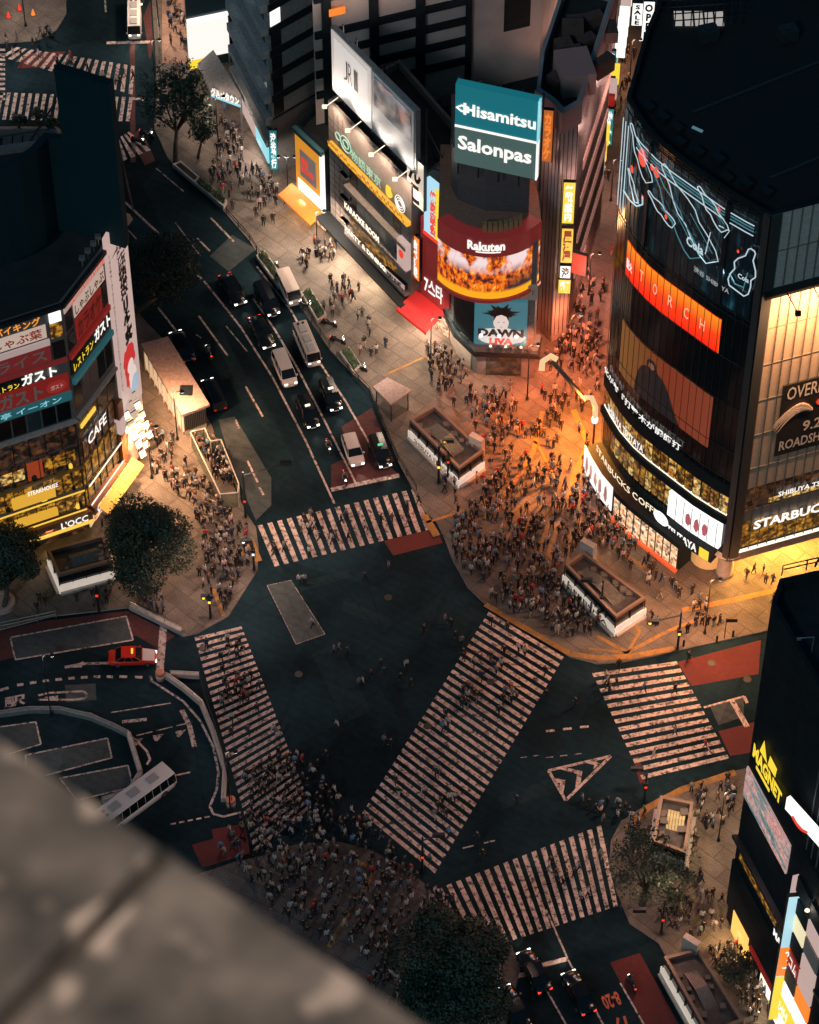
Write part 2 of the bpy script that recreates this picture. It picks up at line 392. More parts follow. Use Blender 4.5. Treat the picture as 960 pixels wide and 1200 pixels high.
for k, q in enumerate([[(256, 492), (275, 488), (318, 560), (318, 592), (300, 610), (270, 540)], [(12, 747), (148, 722), (156, 750), (18, 773)],
          [(-60, 860), (42, 846), (48, 872), (-60, 905)], [(30, 885), (126, 865), (131, 888), (30, 915)], [(70, 912), (150, 897), (156, 922), (90, 938)],
          [(313, 686), (341, 680), (381, 743), (347, 755)], [(76, 803), (112, 801), (113, 820), (78, 823)], [(832, 827), (872, 815), (872, 840), (842, 850)], [(246, 300), (272, 275), (300, 292), (268, 318)]]):
    sheet('newer_surfacing', q, M_ASPH2, .0085)
M_ASPH3 = nodemat('asphalt_fresh', asphalt_fn((0.0065, 0.0155, 0.021), 0.3), 0.8, 0.1); M_ASPH4 = nodemat('asphalt_worn', asphalt_fn((0.013, 0.027, 0.033), 0.3), 0.9, 0.08)
rr = random.Random(3)
for k, (x, y, a, b, an) in enumerate([(430, 720, 60, 12, 20), (470, 830, 14, 70, -20), (400, 800, 34, 90, -25), (560, 690, 60, 20, 25), (620, 930, 70, 16, -18), (640, 860, 26, 50, -30), (300, 470, 12, 60, -25), (350, 560, 16, 40, -25), (270, 420, 14, 70, -28), (200, 250, 50, 14, 40), (380, 640 + 40, 60, 10, -16), (500, 900 - 40, 30, 60, 30), (120, 850, 60, 10, 20), (210, 960, 14, 40, -20), (650, 1100, 16, 60, -28), (330, 500, 9, 90, -27), (600, 1020, 60, 12, -22), (90, 790, 90, 8, -5)]):
    ca, sa = math.cos(R(an)), math.sin(R(an)); q = [(x + u * a / 2 * ca - v * b / 2 * sa, y + u * a / 2 * sa + v * b / 2 * ca) for u, v in ((-1, -1), (1, -1), (1, 1), (-1, 1))]
    sheet('asphalt_patch', q, M_ASPH3 if k % 2 else M_ASPH4, .0035)
# painted lines
ln = MB(); lf = MB()
def line(pts, w, mb=None, z=.02):
    mb = ln if mb is None else mb
    p = [G(a, b, z) for a, b in pts]
    for a, b in zip(p, p[1:]):
        d = (b - a).normalized(); n = Vector((-d.y, d.x, 0)) * w / 2
        mb.face([a - n, b - n, b + n, a + n])
def dashes(a, b, n, w, duty=0.5, mb=None, z=.02):
    for k in range(n):
        t0 = k / n; t1 = (k + duty) / n
        line([(a[0] + (b[0] - a[0]) * t0, a[1] + (b[1] - a[1]) * t0), (a[0] + (b[0] - a[0]) * t1, a[1] + (b[1] - a[1]) * t1)], w, mb, z)
W1 = 0.2
line([(137, 228), (163, 252), (190, 277)], .25); line([(218, 306), (226, 316)], .3); line([(232, 322), (236, 327)], .3)
line([(239, 329), (282, 383), (320, 443), (358, 516), (392, 590)], W1); line([(297, 350), (322, 386), (348, 430), (382, 496), (417, 566)], W1)
line([(301, 312), (340, 362), (375, 425), (405, 470), (433, 519)], W1); line([(388, 574), (468, 557)], .5, z=.026)
for a, b in [((247, 255), (274, 283)), ((231, 279), (246, 294)), ((233, 370), (267, 417)), ((288, 453), (308, 488)), ((185, 360), (210, 392)), ((190, 320), (205, 338)), ((290, 540), (302, 565)), ((304, 571), (309, 580)), ((276, 492), (280, 502))]: line([a, b], W1)
for a, b in [((183, 197), (215, 224)), ((265, 382), (290, 412)), ((230, 392), (236, 396)), ((205, 260), (235, 300)), ((137, 255), (160, 280))]: line([a, b], .14, lf)
line([(125, 50), (176, 49)], .45); line([(123, 0), (124, 14)], .2, lf); line([(154, 115), (172, 117)], .4)
def outline(px, w=.15, z=.026, mb=None):
    line(px + [px[0]], w, mb, z)
outline([(12, 747), (148, 722), (156, 750), (18, 773)], z=.026); outline([(-60, 860), (42, 846), (48, 872), (-60, 905)]); outline([(30, 885), (126, 865), (131, 888), (30, 915)]); outline([(70, 912), (150, 897), (156, 922), (90, 938)])
outline([(313, 686), (341, 680), (381, 743), (347, 755)], .06, mb=lf)
arc = [(-30, 812), (0, 809), (20, 803), (50, 798), (80, 795), (110, 793), (140, 793), (176, 794)]
for a, b in zip(arc, arc[1:]): dashes(a, b, max(1, int(abs(b[0] - a[0]) / 13)), .3)
line([(193, 712), (192, 730), (187, 790)], .7); line([(268, 745 - 5), (268, 790)], .01)
line([(176, 792), (178, 798), (215, 822), (235, 845), (250, 875), (256, 905), (254, 925), (246, 945), (250, 954), (262, 957), (282, 952)], .22)
line([(0, 834), (60, 830), (105, 836), (135, 850), (160, 868), (172, 880), (176, 890), (172, 896)], .22)
line([(130, 835), (200, 824)], .12); dashes((160, 862), (230, 845), 3, .12, .8); line([(143, 846), (172, 843)], .35); line([(213, 832), (222, 850), (228, 875)], .45)
for x, y in ((186, 863), (212, 858), (162, 868)): ln.face(GL([(x - 7, y - 1), (x + 6, y - 3), (x - 2, y + 6), (x - 5, y + 5)], .009))
line([(195, 911), (223, 905)], .18); dashes((200, 966), (250, 956), 5, .16, .6)
line([(45, 815), (58, 812), (98, 810), (102, 814), (100, 818), (88, 820), (45, 820)], .22); ln.face(GL([(52, 817), (68, 815), (68, 822)], .009))
line([(76, 782), (96, 778), (128, 777)], .3); ln.face(GL([(76, 783), (98, 775), (96, 782)], .009))
line([(640, 1066), (666, 1125), (710, 1206)], .16); line([(640, 1159), (667, 1207)], .16); line([(727, 1152), (758, 1206)], .16); line([(586, 1148), (620, 1141)], .45); line([(636, 1131), (664, 1124)], .45)
line([(825, 829), (872, 816)], .2); line([(858, 821), (876, 852)], .5); line([(872, 816), (876, 824)], .3)
dashes((640, 857), (700, 850), 3, .25, .5); dashes((640, 888), (690, 882), 3, .1, .5, lf)
dashes((610, 888), (640, 884), 2, .1, .5, lf); dashes((580, 1060 - 75), (530, 1072 - 75), 2, .15, .5)
# big yellow-white direction triangle with two chevrons
tri = [(643, 903), (716, 886), (663, 938)]
outline(tri, .28)
for q in ([(190, 400), (315, 425), (290, 580), (245, 520), (255, 455), (215, 455)], [(215, 290), (330, 285), (505, 325), (485, 455), (420, 535), (445, 355)], [(555, 205), (640, 205), (705, 240), (630, 300), (640, 255), (560, 235)]):
    ln.face(GL([(630 + x / 9.6, 870 + y / 9.6) for x, y in q], .022))
# zebra crossings
def zebra(name, tl, tr, br, bl, n, along, duty=.5, skip=()):
    """stripes stretch between the two long sides; 'along' picks the side that is divided"""
    mb = MB(); z = .02
    A, B, Cc, D = [G(*q, z) for q in (tl, tr, br, bl)]
    for k in range(n):
        if k in skip: continue
        t0 = k / n; t1 = (k + duty) / n
        if along == 'top': q = [A.lerp(B, t0), A.lerp(B, t1), D.lerp(Cc, t1), D.lerp(Cc, t0)]
        else: q = [A.lerp(D, t0), B.lerp(Cc, t0), B.lerp(Cc, t1), A.lerp(D, t1)]
        mb.face(q)
    o = struct(name, mb, M_PAINT); return o
zebra('zebra_crossing', (302, 616), (493, 571), (510, 619), (322, 664), 17, 'top')
zebra('zebra_crossing_diagonal', (573, 717), (661, 770), (507, 1028), (422, 957), 31, 'left')
zebra('zebra_crossing_station', (228, 747), (283, 734), (366, 950), (300, 1003), 31, 'left')
zebra('zebra_crossing_east', (694, 789), (793, 775), (857, 893), (755, 918), 14, 'left')
zebra('zebra_crossing_south', (512, 1042), (710, 965), (729, 1060), (552, 1118), 18, 'top')
zebra('zebra_crossing_far', (20, 55), (162, 78), (160, 112), (0, 66), 17, 'top', .5)
zebra('zebra_crossing_far_west', (0, 108), (160, 114), (156, 142), (-6, 140), 19, 'top', .5)
zebra('zebra_crossing_far_corner', (133, 165), (153, 153), (181, 174), (135, 192), 5, 'top', .55)
zebra('zebra_crossing_far_left', (-14, 56), (6, 57), (6, 120), (-14, 120), 11, 'left', .5)
struct('lane_markings', ln, M_PAINT); struct('faded_lane_markings', lf, M_PAINTF)
# tactile strips on the pavements
tt = MB()
for pts, w in (([(569, 708), (600, 727), (640, 750), (668, 766), (700, 771), (740, 769), (790, 760)], .8), ([(497, 603), (512, 628)], 1.0), ([(293, 632), (303, 658)], 1.0), ([(272, 655), (292, 646)], .6), ([(250, 690), (262, 722)], .5),
               ([(566, 608), (600, 570), (625, 530), (636, 482)], .6), ([(668, 600), (672, 560), (690, 520), (672, 480)], .8), ([(560, 470), (596, 497), (630, 520), (650, 560)], .35), ([(450, 440), (500, 417), (520, 440)], .3),
               ([(800, 715), (860, 703), (960, 680)], .8), ([(700, 745), (735, 765), (778, 742), (830, 720)], .5), ([(735, 765), (750, 740), (742, 728)], .4), ([(690, 760), (735, 765)], .4),
               ([(862, 905), (800, 925), (760, 946), (735, 970)], .9), ([(720, 640), (740, 655), (760, 668)], .6), ([(420, 1010), (440, 1020), (415, 1060), (385, 1110)], .5), ([(500, 612), (530, 603), (560, 610)], .4)):
    line(pts, w * .72, tt, KZ + .02)
struct('tactile_paving', tt, M_TACT)
# road lettering
def ground_text(s, quad, m, name, z=.03):
    vs, fs = text_geo(s, .03); A, B, Cc, D = [G(*q, z) for q in quad]   # bl, br, tr, tl
    mb = MB(); mb.add_mesh(vs, fs, 0, lambda v: A.lerp(B, v[0]).lerp(D.lerp(Cc, v[0]), v[1])); struct(name, mb, m)
M_OR = nodemat('orange_road_paint', worn_fn((0.6, 0.13, 0.06), (0.1, 0.04, 0.03)), .8)
ground_text('8-20', [(723, 1161), (703, 1168), (711, 1184), (730, 1177)], M_OR, 'road_lettering')
ground_text('17', [(733, 1190), (716, 1194), (722, 1212), (738, 1208)], M_OR, 'road_lettering')
ground_text('\u99c5', [(5, 831), (30, 825), (30, 813), (4, 818)], M_PAINT, 'road_lettering')
mh = MB()
for x, y in ((238, 760), (575, 799), (501, 851), (770, 722), (788, 742), (876, 796), (834, 777), (170, 400), (70, 760), (350, 790), (560, 640), (455, 700), (300, 655)):
    p = G(x, y, .04); mh.lathe([(.38, -.004), (.38, 0)], (p.x, p.y, p.z), 16)
struct('manhole_covers', mh, mat('cast_iron', (.05, .05, .05), .5, .5))
for q in ([(225 + 25, 672), (262, 668), (268, 680), (256, 686)],):
    sheet('floor_grille', q, mat('cast_iron', (.05, .05, .05), .5, .5), KZ + .01)
# ================================================================== BUILDINGS
def inset(poly, d):
    n = len(poly); ar = sum(poly[k][0] * poly[(k + 1) % n][1] - poly[(k + 1) % n][0] * poly[k][1] for k in range(n))
    sg = 1 if ar > 0 else -1; out = []
    for k in range(n):
        a = Vector(poly[k - 1][:2]); b = Vector(poly[k][:2]); c = Vector(poly[(k + 1) % n][:2])
        d1 = (b - a).normalized(); d2 = (c - b).normalized()
        n1 = Vector((-d1.y, d1.x)) * sg; n2 = Vector((-d2.y, d2.x)) * sg; m = (n1 + n2)
        if m.length < 1e-6: m = n1
        m.normalize(); out.append(tuple(b + m * d / max(0.4, m.dot(n1))))
    return out
def tower(name, label, cat, fpts, back, H, wm, rmat=None, par=0.9, z0=0.0):
    poly = [tuple(p[:2]) for p in fpts] + [tuple(p[:2]) for p in back]
    root = thing(name, label, cat, (poly[0][0], poly[0][1], z0))
    mb = MB(); mb.prism(poly, z0, H, cap=False)
    n = len(poly); ip = inset(poly, .35)
    for k in range(n):
        l = (k + 1) % n
        mb.face([(*poly[k], H), (*poly[l], H), (*ip[l], H), (*ip[k], H)]); mb.face([(*ip[k], H), (*ip[l], H), (*ip[l], H - par), (*ip[k], H - par)])
    mb.build('wall', wm, root)
    r = MB(); r.prism(ip, H - par - .25, H - par, bottom=True); r.build('roof', rmat or M_ROOF, root)
    return root, Fac([p[:2] for p in fpts])
def wins(f, root, s0, s1, z0, z1, nx, nz, m_list, gx=.25, gz=.5, name='window', o=.04, off=0.0):
    ms = MB().mesh
    for j in range(nz):
        for i in range(nx):
            a = s0 + (s1 - s0) * (i + gx / 2) / nx; b = s0 + (s1 - s0) * (i + 1 - gx / 2) / nx
            c = z0 + (z1 - z0) * (j + gz / 2) / nz; d = z0 + (z1 - z0) * (j + 1 - gz / 2) / nz
            f.panel(name, (a, b, c, d), random.choice(m_list), root, off, off + o)
def rack(mb, p, w=1.6, d=1.0, h=1.1, rot=0.0, mi=0, mt=None, root=None):
    own = root is not None
    if own: mb = MB()
    M = Matrix.Translation((p[0], p[1], p[2])) @ Matrix.Rotation(rot, 4, 'Z')
    mb.box(-w / 2, w / 2, -d / 2, d / 2, .15, h, mi, M); mb.lathe([(.3, 0), (.34, .1), (.2, .1)], (p[0], p[1], p[2] + h), 10, mi)
    if own: mb.build('roof_unit', mt, root)
# screen, shop-interior and sign materials -------------------------------------------------
def interior_fn(c1, c2, c3, sc=5.0, st=1.0, th=.5):
    def fn(t, tc):
        o = tc.outputs['Object']
        v = nd(t, 'TexVoronoi', Scale=sc * .2, distance='CHEBYCHEV'); t.links.new(mapping(t, o, sc=(1, 1, 1.6)), v.inputs['Vector'])
        n = nd(t, 'TexNoise', Scale=sc * .22, Detail=4.0, Roughness=.55); t.links.new(o, n.inputs['Vector'])
        a = nd(t, 'SeparateColor'); t.links.new(v.outputs['Color'], a.inputs[0])
        k = ramp(t, a.outputs[0], [(0, c1), (.45, c2), (1, c3)])
        return (0.03, 0.03, 0.03), mixc(t, 1.0, k, ramp(t, n.outputs['Fac'], [(th - .1, (.06,) * 3), (th + .08, (1.0,) * 3)]), 'MULTIPLY'), st
    return fn
M_INT = nodemat('warm_shop_interior', interior_fn((.5, .16, .02), (1, .55, .1), (1, .8, .35), 10, .9, .5), .3)
M_INT2 = nodemat('amber_shop_interior', interior_fn((.12, .03, .003), (.9, .42, .03), (.35, .09, .01), 9, .75, .54), .3)
M_INTD = nodemat('dim_interior', interior_fn((.05, .02, .01), (.35, .12, .03), (.02, .03, .04), 6, .35, .52), .2)
M_INTW = nodemat('bright_shop_interior', interior_fn((.7, .28, .12), (1, .76, .5), (1, .4, .15), 10, 1.25, .46), .3)
M_GOLD = glow('gold_light', (1, .62, .08), 1.0)
M_WARMW = glow('warm_white_light', (1, .85, .66), 1.5)
M_WHITEL = glow('white_light', (1, .97, .93), 1.25)
M_WSIGN = glow('white_lettering', (1, .96, .9), 1.1, False)
M_PSIGN = glow('pink_white_panel', (.85, .6, .54), .62)
M_REDL = glow('red_light', (1, .05, .02), .9); M_REDS = mat('red_sign', (.42, .03, .03), .5, emit=(.5, .03, .02), es=.22)
M_MAROON = mat('maroon_sign', (.2, .03, .03), .5, emit=(.35, .03, .03), es=.3); M_ORANGEL = glow('orange_light', (1, .25, .03), 1.0)
M_YELLOWL = glow('yellow_light', (1, .72, .05), 1.0); M_TEALS = mat('teal_sign', (.01, .2, .24), .4, emit=(.01, .17, .21), es=.6); M_TEALD = mat('dim_teal_sign', (.02, .12, .14), .5, emit=(.03, .16, .18), es=.4)
M_CYANL = glow('cyan_light', (.35, .8, .9), .9); M_BLKTXT = mat('black_lettering', (.01, .01, .01), .5)
M_DIMTXT = mat('dim_lettering', (.55, .4, .35), .6); M_PINKW = mat('pink_white_board', (.75, .58, .54), .6, emit=(.8, .55, .5), es=.35)

# ---------------------------------------------------------------- A: restaurant building, left
Apts = [(-58, 177.5), (-30.6, 190.0), (-27.4, 196.6), (-25.9, 200.9)]
root, fA = tower('restaurant_building', 'restaurant block with stacked katakana signs and glowing lower cafe floors by the pavement', 'building', Apts, [(-34, 211), (-62, 205)], 31, M_GREYW, M_ROOF)
cA = fA.s[1]; cB = fA.s[2]
s_l, _ = fA.hit(0, 500)
def A(name, tl, br, m, o1=.12): return fA.panel(name, fA.prect(tl, br), m, root, 0, o1)
def zA(px, py): return fA.hit(px, py)[1]
sl = 12.0
def band(f, r, s0, s1, z0, z1, m, name, o=.1, o0=0.0): return f.panel(name, (s0, s1, z0, z1), m, r, o0, o)
fA.panel('roof_edge', (sl - 10, cB, 30.75, 31.2), M_STEEL, root, 0, .4)
# front face
fA.text('lettering', '\u30a2\u30eb\u30d0\u30a4\u30ad\u30f3\u30b0', (22, 28.0, 29.4, 30.4), glow('orange_sign_light', (1, .35, .05), 1, False), root)
p = band(fA, root, 13, 28.4, 27.6, 29.2, mat('beige_sign', (.6, .5, .42), .5, emit=(.85, .62, .5), es=.5), 'sign_board', .12)
fA.text('lettering', '\u3057\u3083\u3076\u8449', (23.4, 28, 27.8, 29.0), mat('red_lettering', (.4, .05, .03), .5, emit=(.4, .05, .03), es=.3), p, .15)
band(fA, root, 13, 28.6, 26.6, 27.3, M_PINKW, 'ledge', .2)
p = band(fA, root, 13, 28.6, 24.5, 26.5, M_MAROON, 'sign_board', .1); fA.text('lettering', '\u30e9\u30a4\u30b9', (23.4, 28.2, 24.8, 26.2), M_DIMTXT, p, .14)
band(fA, root, 28.8, 29.9, 29.2, 30.4, M_WHITEL, 'sign_board', .2); band(fA, root, 28.8, 29.9, 27.2, 29.0, M_INT2, 'window', .12); band(fA, root, 28.8, 29.9, 24.5, 26.6, M_GLASSD, 'window', .12)
band(fA, root, 13, cA - .1, 23.9, 24.3, M_MAROON, 'ledge', .25)
band(fA, root, 13, 26, 22.4, 23.8, M_DARK, 'sign_board', .1)
fA.text('lettering', '\u30ec\u30b9\u30c8\u30e9\u30f3', (22.4, 25.3, 22.5, 23.2), M_YELLOWL, root, .2); fA.text('lettering', '\u30ac\u30b9\u30c8', (25.5, 28.9, 22.5, 23.9), M_WSIGN, root, .2, bold=.04)
p = band(fA, root, 13, cA - .2, 20.0, 22.3, M_REDS, 'sign_board', .14); fA.text('lettering', '\u30ac\u30b9\u30c8', (23.2, 27.4, 20.2, 22.1), M_DIMTXT, p, .2, bold=.04)
mb = MB(); c0 = 28.7
mb.face([fA.P(c0 + 1.0 * math.cos(a * math.pi / 8), 21.1 + .8 * math.sin(a * math.pi / 8), .2) for a in range(16)]); mb.build('oval_badge', mat('oval_red', (.3, .03, .03), .5, emit=(.5, .04, .03), es=.4), p); fA.text('lettering', '\u30ac\u30b9\u30c8', (28.1, 29.3, 20.8, 21.4), M_PINKW, p, .24)
p = band(fA, root, 13, cA - .1, 18.7, 19.9, M_TEALD, 'sign_board', .12); fA.text('lettering', '\u7fbd\u4ead \u30a4\u30fc\u30aa\u30f3', (22, 29, 18.9, 19.7), M_CYANL, p, .16, bold=0)
wins(fA, root, 14, cA - .3, 16.0, 18.6, 11, 1, [M_GLASSD, mat('teal_glass', (.02, .05, .06), .15), M_GLASSD], .12, .1)
band(fA, root, 10, cA, 15.6, 15.95, M_CREAM, 'ledge', .35)
band(fA, root, 13, cA - .2, 12.6, 15.4, M_INTD, 'window', .08); band(fA, root, 13, cA - .2, 9.6, 12.3, M_INTD, 'window', .08)
band(fA, root, 21, 24.6, 10.2, 11.6, M_INT, 'window', .14); band(fA, root, 24.9, 26.4, 9.7, 12.1, mat('red_curtain', (.3, .04, .02), .6, emit=(.5, .07, .02), es=.5), 'curtain', .16); band(fA, root, 26.6, 29.6, 10.3, 11.9, M_INT2, 'window', .14)
band(fA, root, 13, cA, 9.15, 9.45, mat('brass_trim', (.5, .3, .1), .4, .5), 'ledge', .3)
for z0, z1 in ((6.5, 9.0), (3.8, 5.9)):
    band(fA, root, 18.5, cA - .1, z0, z1, M_INT2, 'window', .1)
    band(fA, root, 23, 27.2, z0 + .3, z1 - .9, glow('yellow_lamp_band', (1, .52, .05), .75), 'light_band', .5)
    band(fA, root, 20.5, cA - .1, z0 - .3, z0 - .15, M_GOLD, 'light_strip', .5, .42)
fA.text('lettering', 'STEAKHOUSE', (24.5, 27.5, 8.2, 8.8), M_WSIGN, root, .6)
p = band(fA, root, 20.5, cA, 2.3, 3.4, mat('brown_fascia', (.16, .06, .03), .5), 'fascia', .8, 0); fA.text('lettering', "L'OCC", (27.2, 29.9, 2.4, 3.3), M_WSIGN, p, .9, bold=.02)
band(fA, root, 20.5, cA, 1.9, 2.2, M_GOLD, 'light_strip', .9); band(fA, root, 20, cA, .1, 1.8, M_INTD, 'shop_window', .08)
mb = MB()
for z0, z1, s0, n in ((6.4, 9.1, 18.5, 12), (3.7, 6.0, 18.5, 12), (9.5, 12.4, 13, 13), (12.5, 15.5, 13, 11)):
    for k in range(n + 1): s = s0 + (cA - .15 - s0) * k / n; fA.rect(mb, s, s + .07, z0, z1, .08, .2)
for z0, z1 in ((6.4, 9.1), (3.7, 6.0), (9.5, 12.3)):
    for k in range(6): s = cA + .3 + (cB - cA - 1.4) * k / 5; fA.rect(mb, s, s + .07, z0, z1, .08, .2)
mb.build('window_frame', M_STEEL, root)
rr = random.Random(31)
for k in range(26):
    s = rr.uniform(19, cA - .4); z = rr.choice((3.95, 6.65, 9.8)); mb = MB(); c = fA.P(s, z, .22); w = rr.uniform(.15, .3); mb.lathe([(w, 0), (w * .9, .35), (w * .4, .55)], tuple(c), 8); mb.build('table_lamp' if k % 3 == 0 else 'seat', M_GOLD if k % 3 == 0 else M_BLACK, root)
# right-hand face
R0, R1 = cA + .15, cB - .1
band(fA, root, R0, R1, 29.6, 30.6, M_PINKW, 'sign_board', .1); fA.text('lettering', '\u30b9\u30fc\u30d1\u30fc\u30d0\u30a4\u30ad', (R0 + 1, R1, 29.7, 30.5), glow('red_sign_light', (1, .12, .03), .8, False), root, .16)
p = band(fA, root, R0 + 1.5, R1 - .2, 27.7, 29.4, mat('beige_sign', (.6, .5, .42)), 'sign_board', .1); fA.text('lettering', '\u3057\u3083\u3076\u3057\u3083\u3076', (R0 + 1.6, R1 - .4, 27.9, 29.2), mat('brown_lettering', (.12, .05, .04), .6), p, .16)
p = band(fA, root, R0 + 1.5, R1 - 1, 24.6, 27.4, M_REDS, 'sign_board', .1); fA.text('lettering', '\u30ab\u30e9\u30aa\u30b1', (R0 + 1.7, R1 - 1.2, 24.9, 27.1), mat('dark_red_lettering', (.2, .02, .02), .6), p, .16)
wins(fA, root, R0, R0 + 1.4, 24.4, 29.4, 1, 2, [M_GLASSD], .2, .15); band(fA, root, R1 - .9, R1, 24.6, 27.4, M_GLASSD, 'window', .1)
band(fA, root, R0, R1, 23.7, 24.3, M_REDS, 'sign_board', .3); band(fA, root, R0, R1, 21.6, 23.5, M_DARK, 'sign_board', .1)
fA.text('lettering', '\u30ec\u30b9\u30c8\u30e9\u30f3', (R0 + .3, R0 + 3.8, 21.8, 22.9), M_YELLOWL, root, .2); fA.text('lettering', '\u30ac\u30b9\u30c8', (R0 + 4, R1 - .2, 22.0, 23.6), M_WSIGN, root, .24, bold=.05)
band(fA, root, R0, R1, 20.4, 21.0, M_TEALD, 'sign_board', .35); wins(fA, root, R0, R1, 16.6, 20.2, 5, 1, [M_GLASSD, M_GREYW], .15, .1)
band(fA, root, R0, R1, 15.6, 15.95, M_CREAM, 'ledge', .35); wins(fA, root, R0, R1, 12.4, 15.4, 4, 1, [M_GLASSD], .1, .1); band(fA, root, R0 + .4, R0 + 3, 14.0, 14.5, M_GOLD, 'light_strip', .2)
band(fA, root, R0, R1 - 1, 9.6, 12.2, M_INTD, 'window', .08); fA.text('lettering', 'CAFE', (R0 + 1, R0 + 4.4, 11.0, 12.4), M_WSIGN, root, .3)
for z0, z1 in ((6.5, 9.0), (3.8, 5.9)):
    band(fA, root, R0, R1 - 1, z0, z1, M_INT2, 'window', .1); band(fA, root, R0 + .1, R1 - .6, z0 - .3, z0 - .15, M_WARMW, 'light_strip', .5, .42)
band(fA, root, R1 - .9, R1, 2.4, 11.6, mat('copper_panel', (.28, .1, .04), .45, .3), 'pilaster', .5); band(fA, root, R1 - 1, R1 - .2, 7.5, 9.4, M_PSIGN, 'sign_board', .7)
p = band(fA, root, R0, R1 - .8, 2.3, 3.4, mat('brown_fascia', (.16, .06, .03)), 'fascia', .8); fA.text('lettering', 'CAFE', (R0 + .3, R0 + 3, 2.4, 3.3), M_WSIGN, p, .9)
mb = MB()
for k in range(5):
    a = R0 + .5 + k * 1.35; mb.face([fA.P(a, 3.2, .82), fA.P(a + 1.3, 3.2, .82), fA.P(a + 1.3, 2.5, 2.0), fA.P(a, 2.5, 2.0)])
mb.build('awning', mat('yellow_awning', (.6, .3, .05), .6, emit=(1, .5, .08), es=.35), root)
band(fA, root, R0, R1, .1, 2.2, M_INTW, 'shop_window', .08)
# vertical banner
p = band(fA, root, cB + .1, fA.L - .05, 7.5, 32.4, M_PSIGN, 'banner', .3)
fA.text('lettering', '\u8077\u696d\u9b54\u6cd5\u30dd\u30ea\u5c11\u5973', (cB + .8, fA.L - .15, 16.4, 32.0), M_BLKTXT, p, .36, vertical=True, bold=.11)
fA.text('small_lettering', 'SHIBUYA TOKYO STREET ENTERTAINMENT'[::-1].replace(' ', ''), (cB + .25, cB + .6, 12, 30), mat('grey_lettering', (.25, .15, .15)), p, .36, vertical=True)
def blob(f, cx, cz, rx, rz, o, n=18, j=.15, sd=1):
    rr = random.Random(sd); return [f.P(cx + rx * math.cos(2 * math.pi * k / n) * (1 + rr.uniform(-j, j)), cz + rz * math.sin(2 * math.pi * k / n) * (1 + rr.uniform(-j, j)), o) for k in range(n)]
bm_ = (cB + fA.L) / 2
mb = MB(); mb.face(blob(fA, bm_ + .1, 14.6, 1.3, 1.9, .37, 22, .2, 3)); mb.face(blob(fA, bm_ - .6, 12.8, .5, 1.8, .372, 16, .25, 5)); mb.build('red_hair', glow('red_print', (.7, .03, .03), .8, False), p)
mb = MB(); mb.face(blob(fA, bm_ + .2, 13.5, .7, .9, .378, 16, .05, 4)); mb.face(blob(fA, bm_ + .5, 11.8, .9, 1.5, .376, 16, .15, 9)); mb.build('printed_face', glow('pale_print', (.95, .75, .68), .8, False), p)
mb = MB(); mb.face(blob(fA, bm_ + .8, 10.6, .8, 1.2, .384, 14, .2, 2)); mb.build('printed_dress', glow('blue_print', (.4, .55, .7), .8, False), p)
# cluster of glowing lamps and menu boards under the banner
rr = random.Random(4)
for k in range(15):
    a = cB + .5 + (k % 3) * .95 + rr.uniform(-.1, .1); z = 8.6 - (k // 3) * 1.3 + (k % 3) * .4; o = .45 + (k // 3) * .3
    mb = MB(); c = fA.P(min(a, fA.L), z, o); M = Matrix.Translation(c) @ Matrix.Rotation(.75, 4, 'Z') @ Matrix.Rotation(rr.uniform(-.5, -.2), 4, 'X'); mb.box(-.33, .33, -.06, .06, -.36, .36, 0, M); b_ = mb.build('menu_board', mat('menu_board', (.6, .52, .45), .5, emit=(1, .72, .5), es=.5 if k % 3 else .3, sample=True) if k % 5 else M_WARMW, root)
    mb = MB(); mb.box(-.36, .36, -.04, .1, -.4, -.36, 0, M); mb.box(-.36, .36, -.04, .1, .36, .4, 0, M); mb.build('board_frame', M_STEEL, b_)
band(fA, root, cB + .1, fA.L, .2, 8.6, mat('lit_shop_wall', (.6, .5, .42), .6), 'shop_wall', .2)
# roof-top dark screen (switched off) with its curved lower arm
zt = 50.5
a1 = G(128, 100, zt); a0 = G(63, 80, zt)
scr, fS = None, None
sp = [a0, a1]
base_r = Vector((-26.4, 200.6, 31))
t_ = thing('rooftop_screen', 'huge dark unlit curved screen wall rising from the roof of the restaurant block', 'screen', (a1.x, a1.y, 31))
def curve_wall(pts_top, z0, z1, th, mats, name, par):
    mb = MB(); f = Fac([q[:2] for q in pts_top]); f.rect(mb, 0, f.L, z0, z1, -th, 0); return mb.build(name, mats, par)
M_SCR = mat('unlit_screen', (.005, .026, .033), .8, noise=.15, nscale=.15, spec=.15)
curve_wall([a0, a1], 31, zt, .8, M_SCR, 'tall_screen', t_)
cp = GL([(-130, 235), (-60, 215), (0, 199), (22, 190), (42, 177), (56, 162)], 42.3) + [Vector((a0.x, a0.y, 42.3))]
curve_wall(cp, 31, 42.3, .7, M_SCR, 'curved_screen', t_)
mb = MB()
for k in range(7):
    q = a0.lerp(a1, k / 6); mb.tube([(q.x, q.y + 1.0, 31), (q.x, q.y + 1.0, zt - .5)], .12); mb.tube([(q.x, q.y + 1.0, 45), (q.x + .4, q.y + 5, 31)], .1)
mb.build('support_frame', M_STEEL, t_)
# roof plant and the crest of floodlights beside the banner
for k in range(6):
    mb = MB(); q = fA.P(cB - 2.5 + k * 1.0, 31, -.6); mb.tube([q, q + Vector((0, 0, 1.2))], .06); mb.box(q.x - .25, q.x + .25, q.y - .2, q.y + .2, 31.9, 32.3); mb.build('floodlight', M_GALV, root)
mb = MB(); q = fA.P(fA.L - .3, 30.5, .2); mb.lathe([(.5, 0), (.9, .5), (.2, 1.3)], tuple(q), 7); mb.build('roof_ornament', mat('wood_ornament', (.45, .28, .18), .6), root)

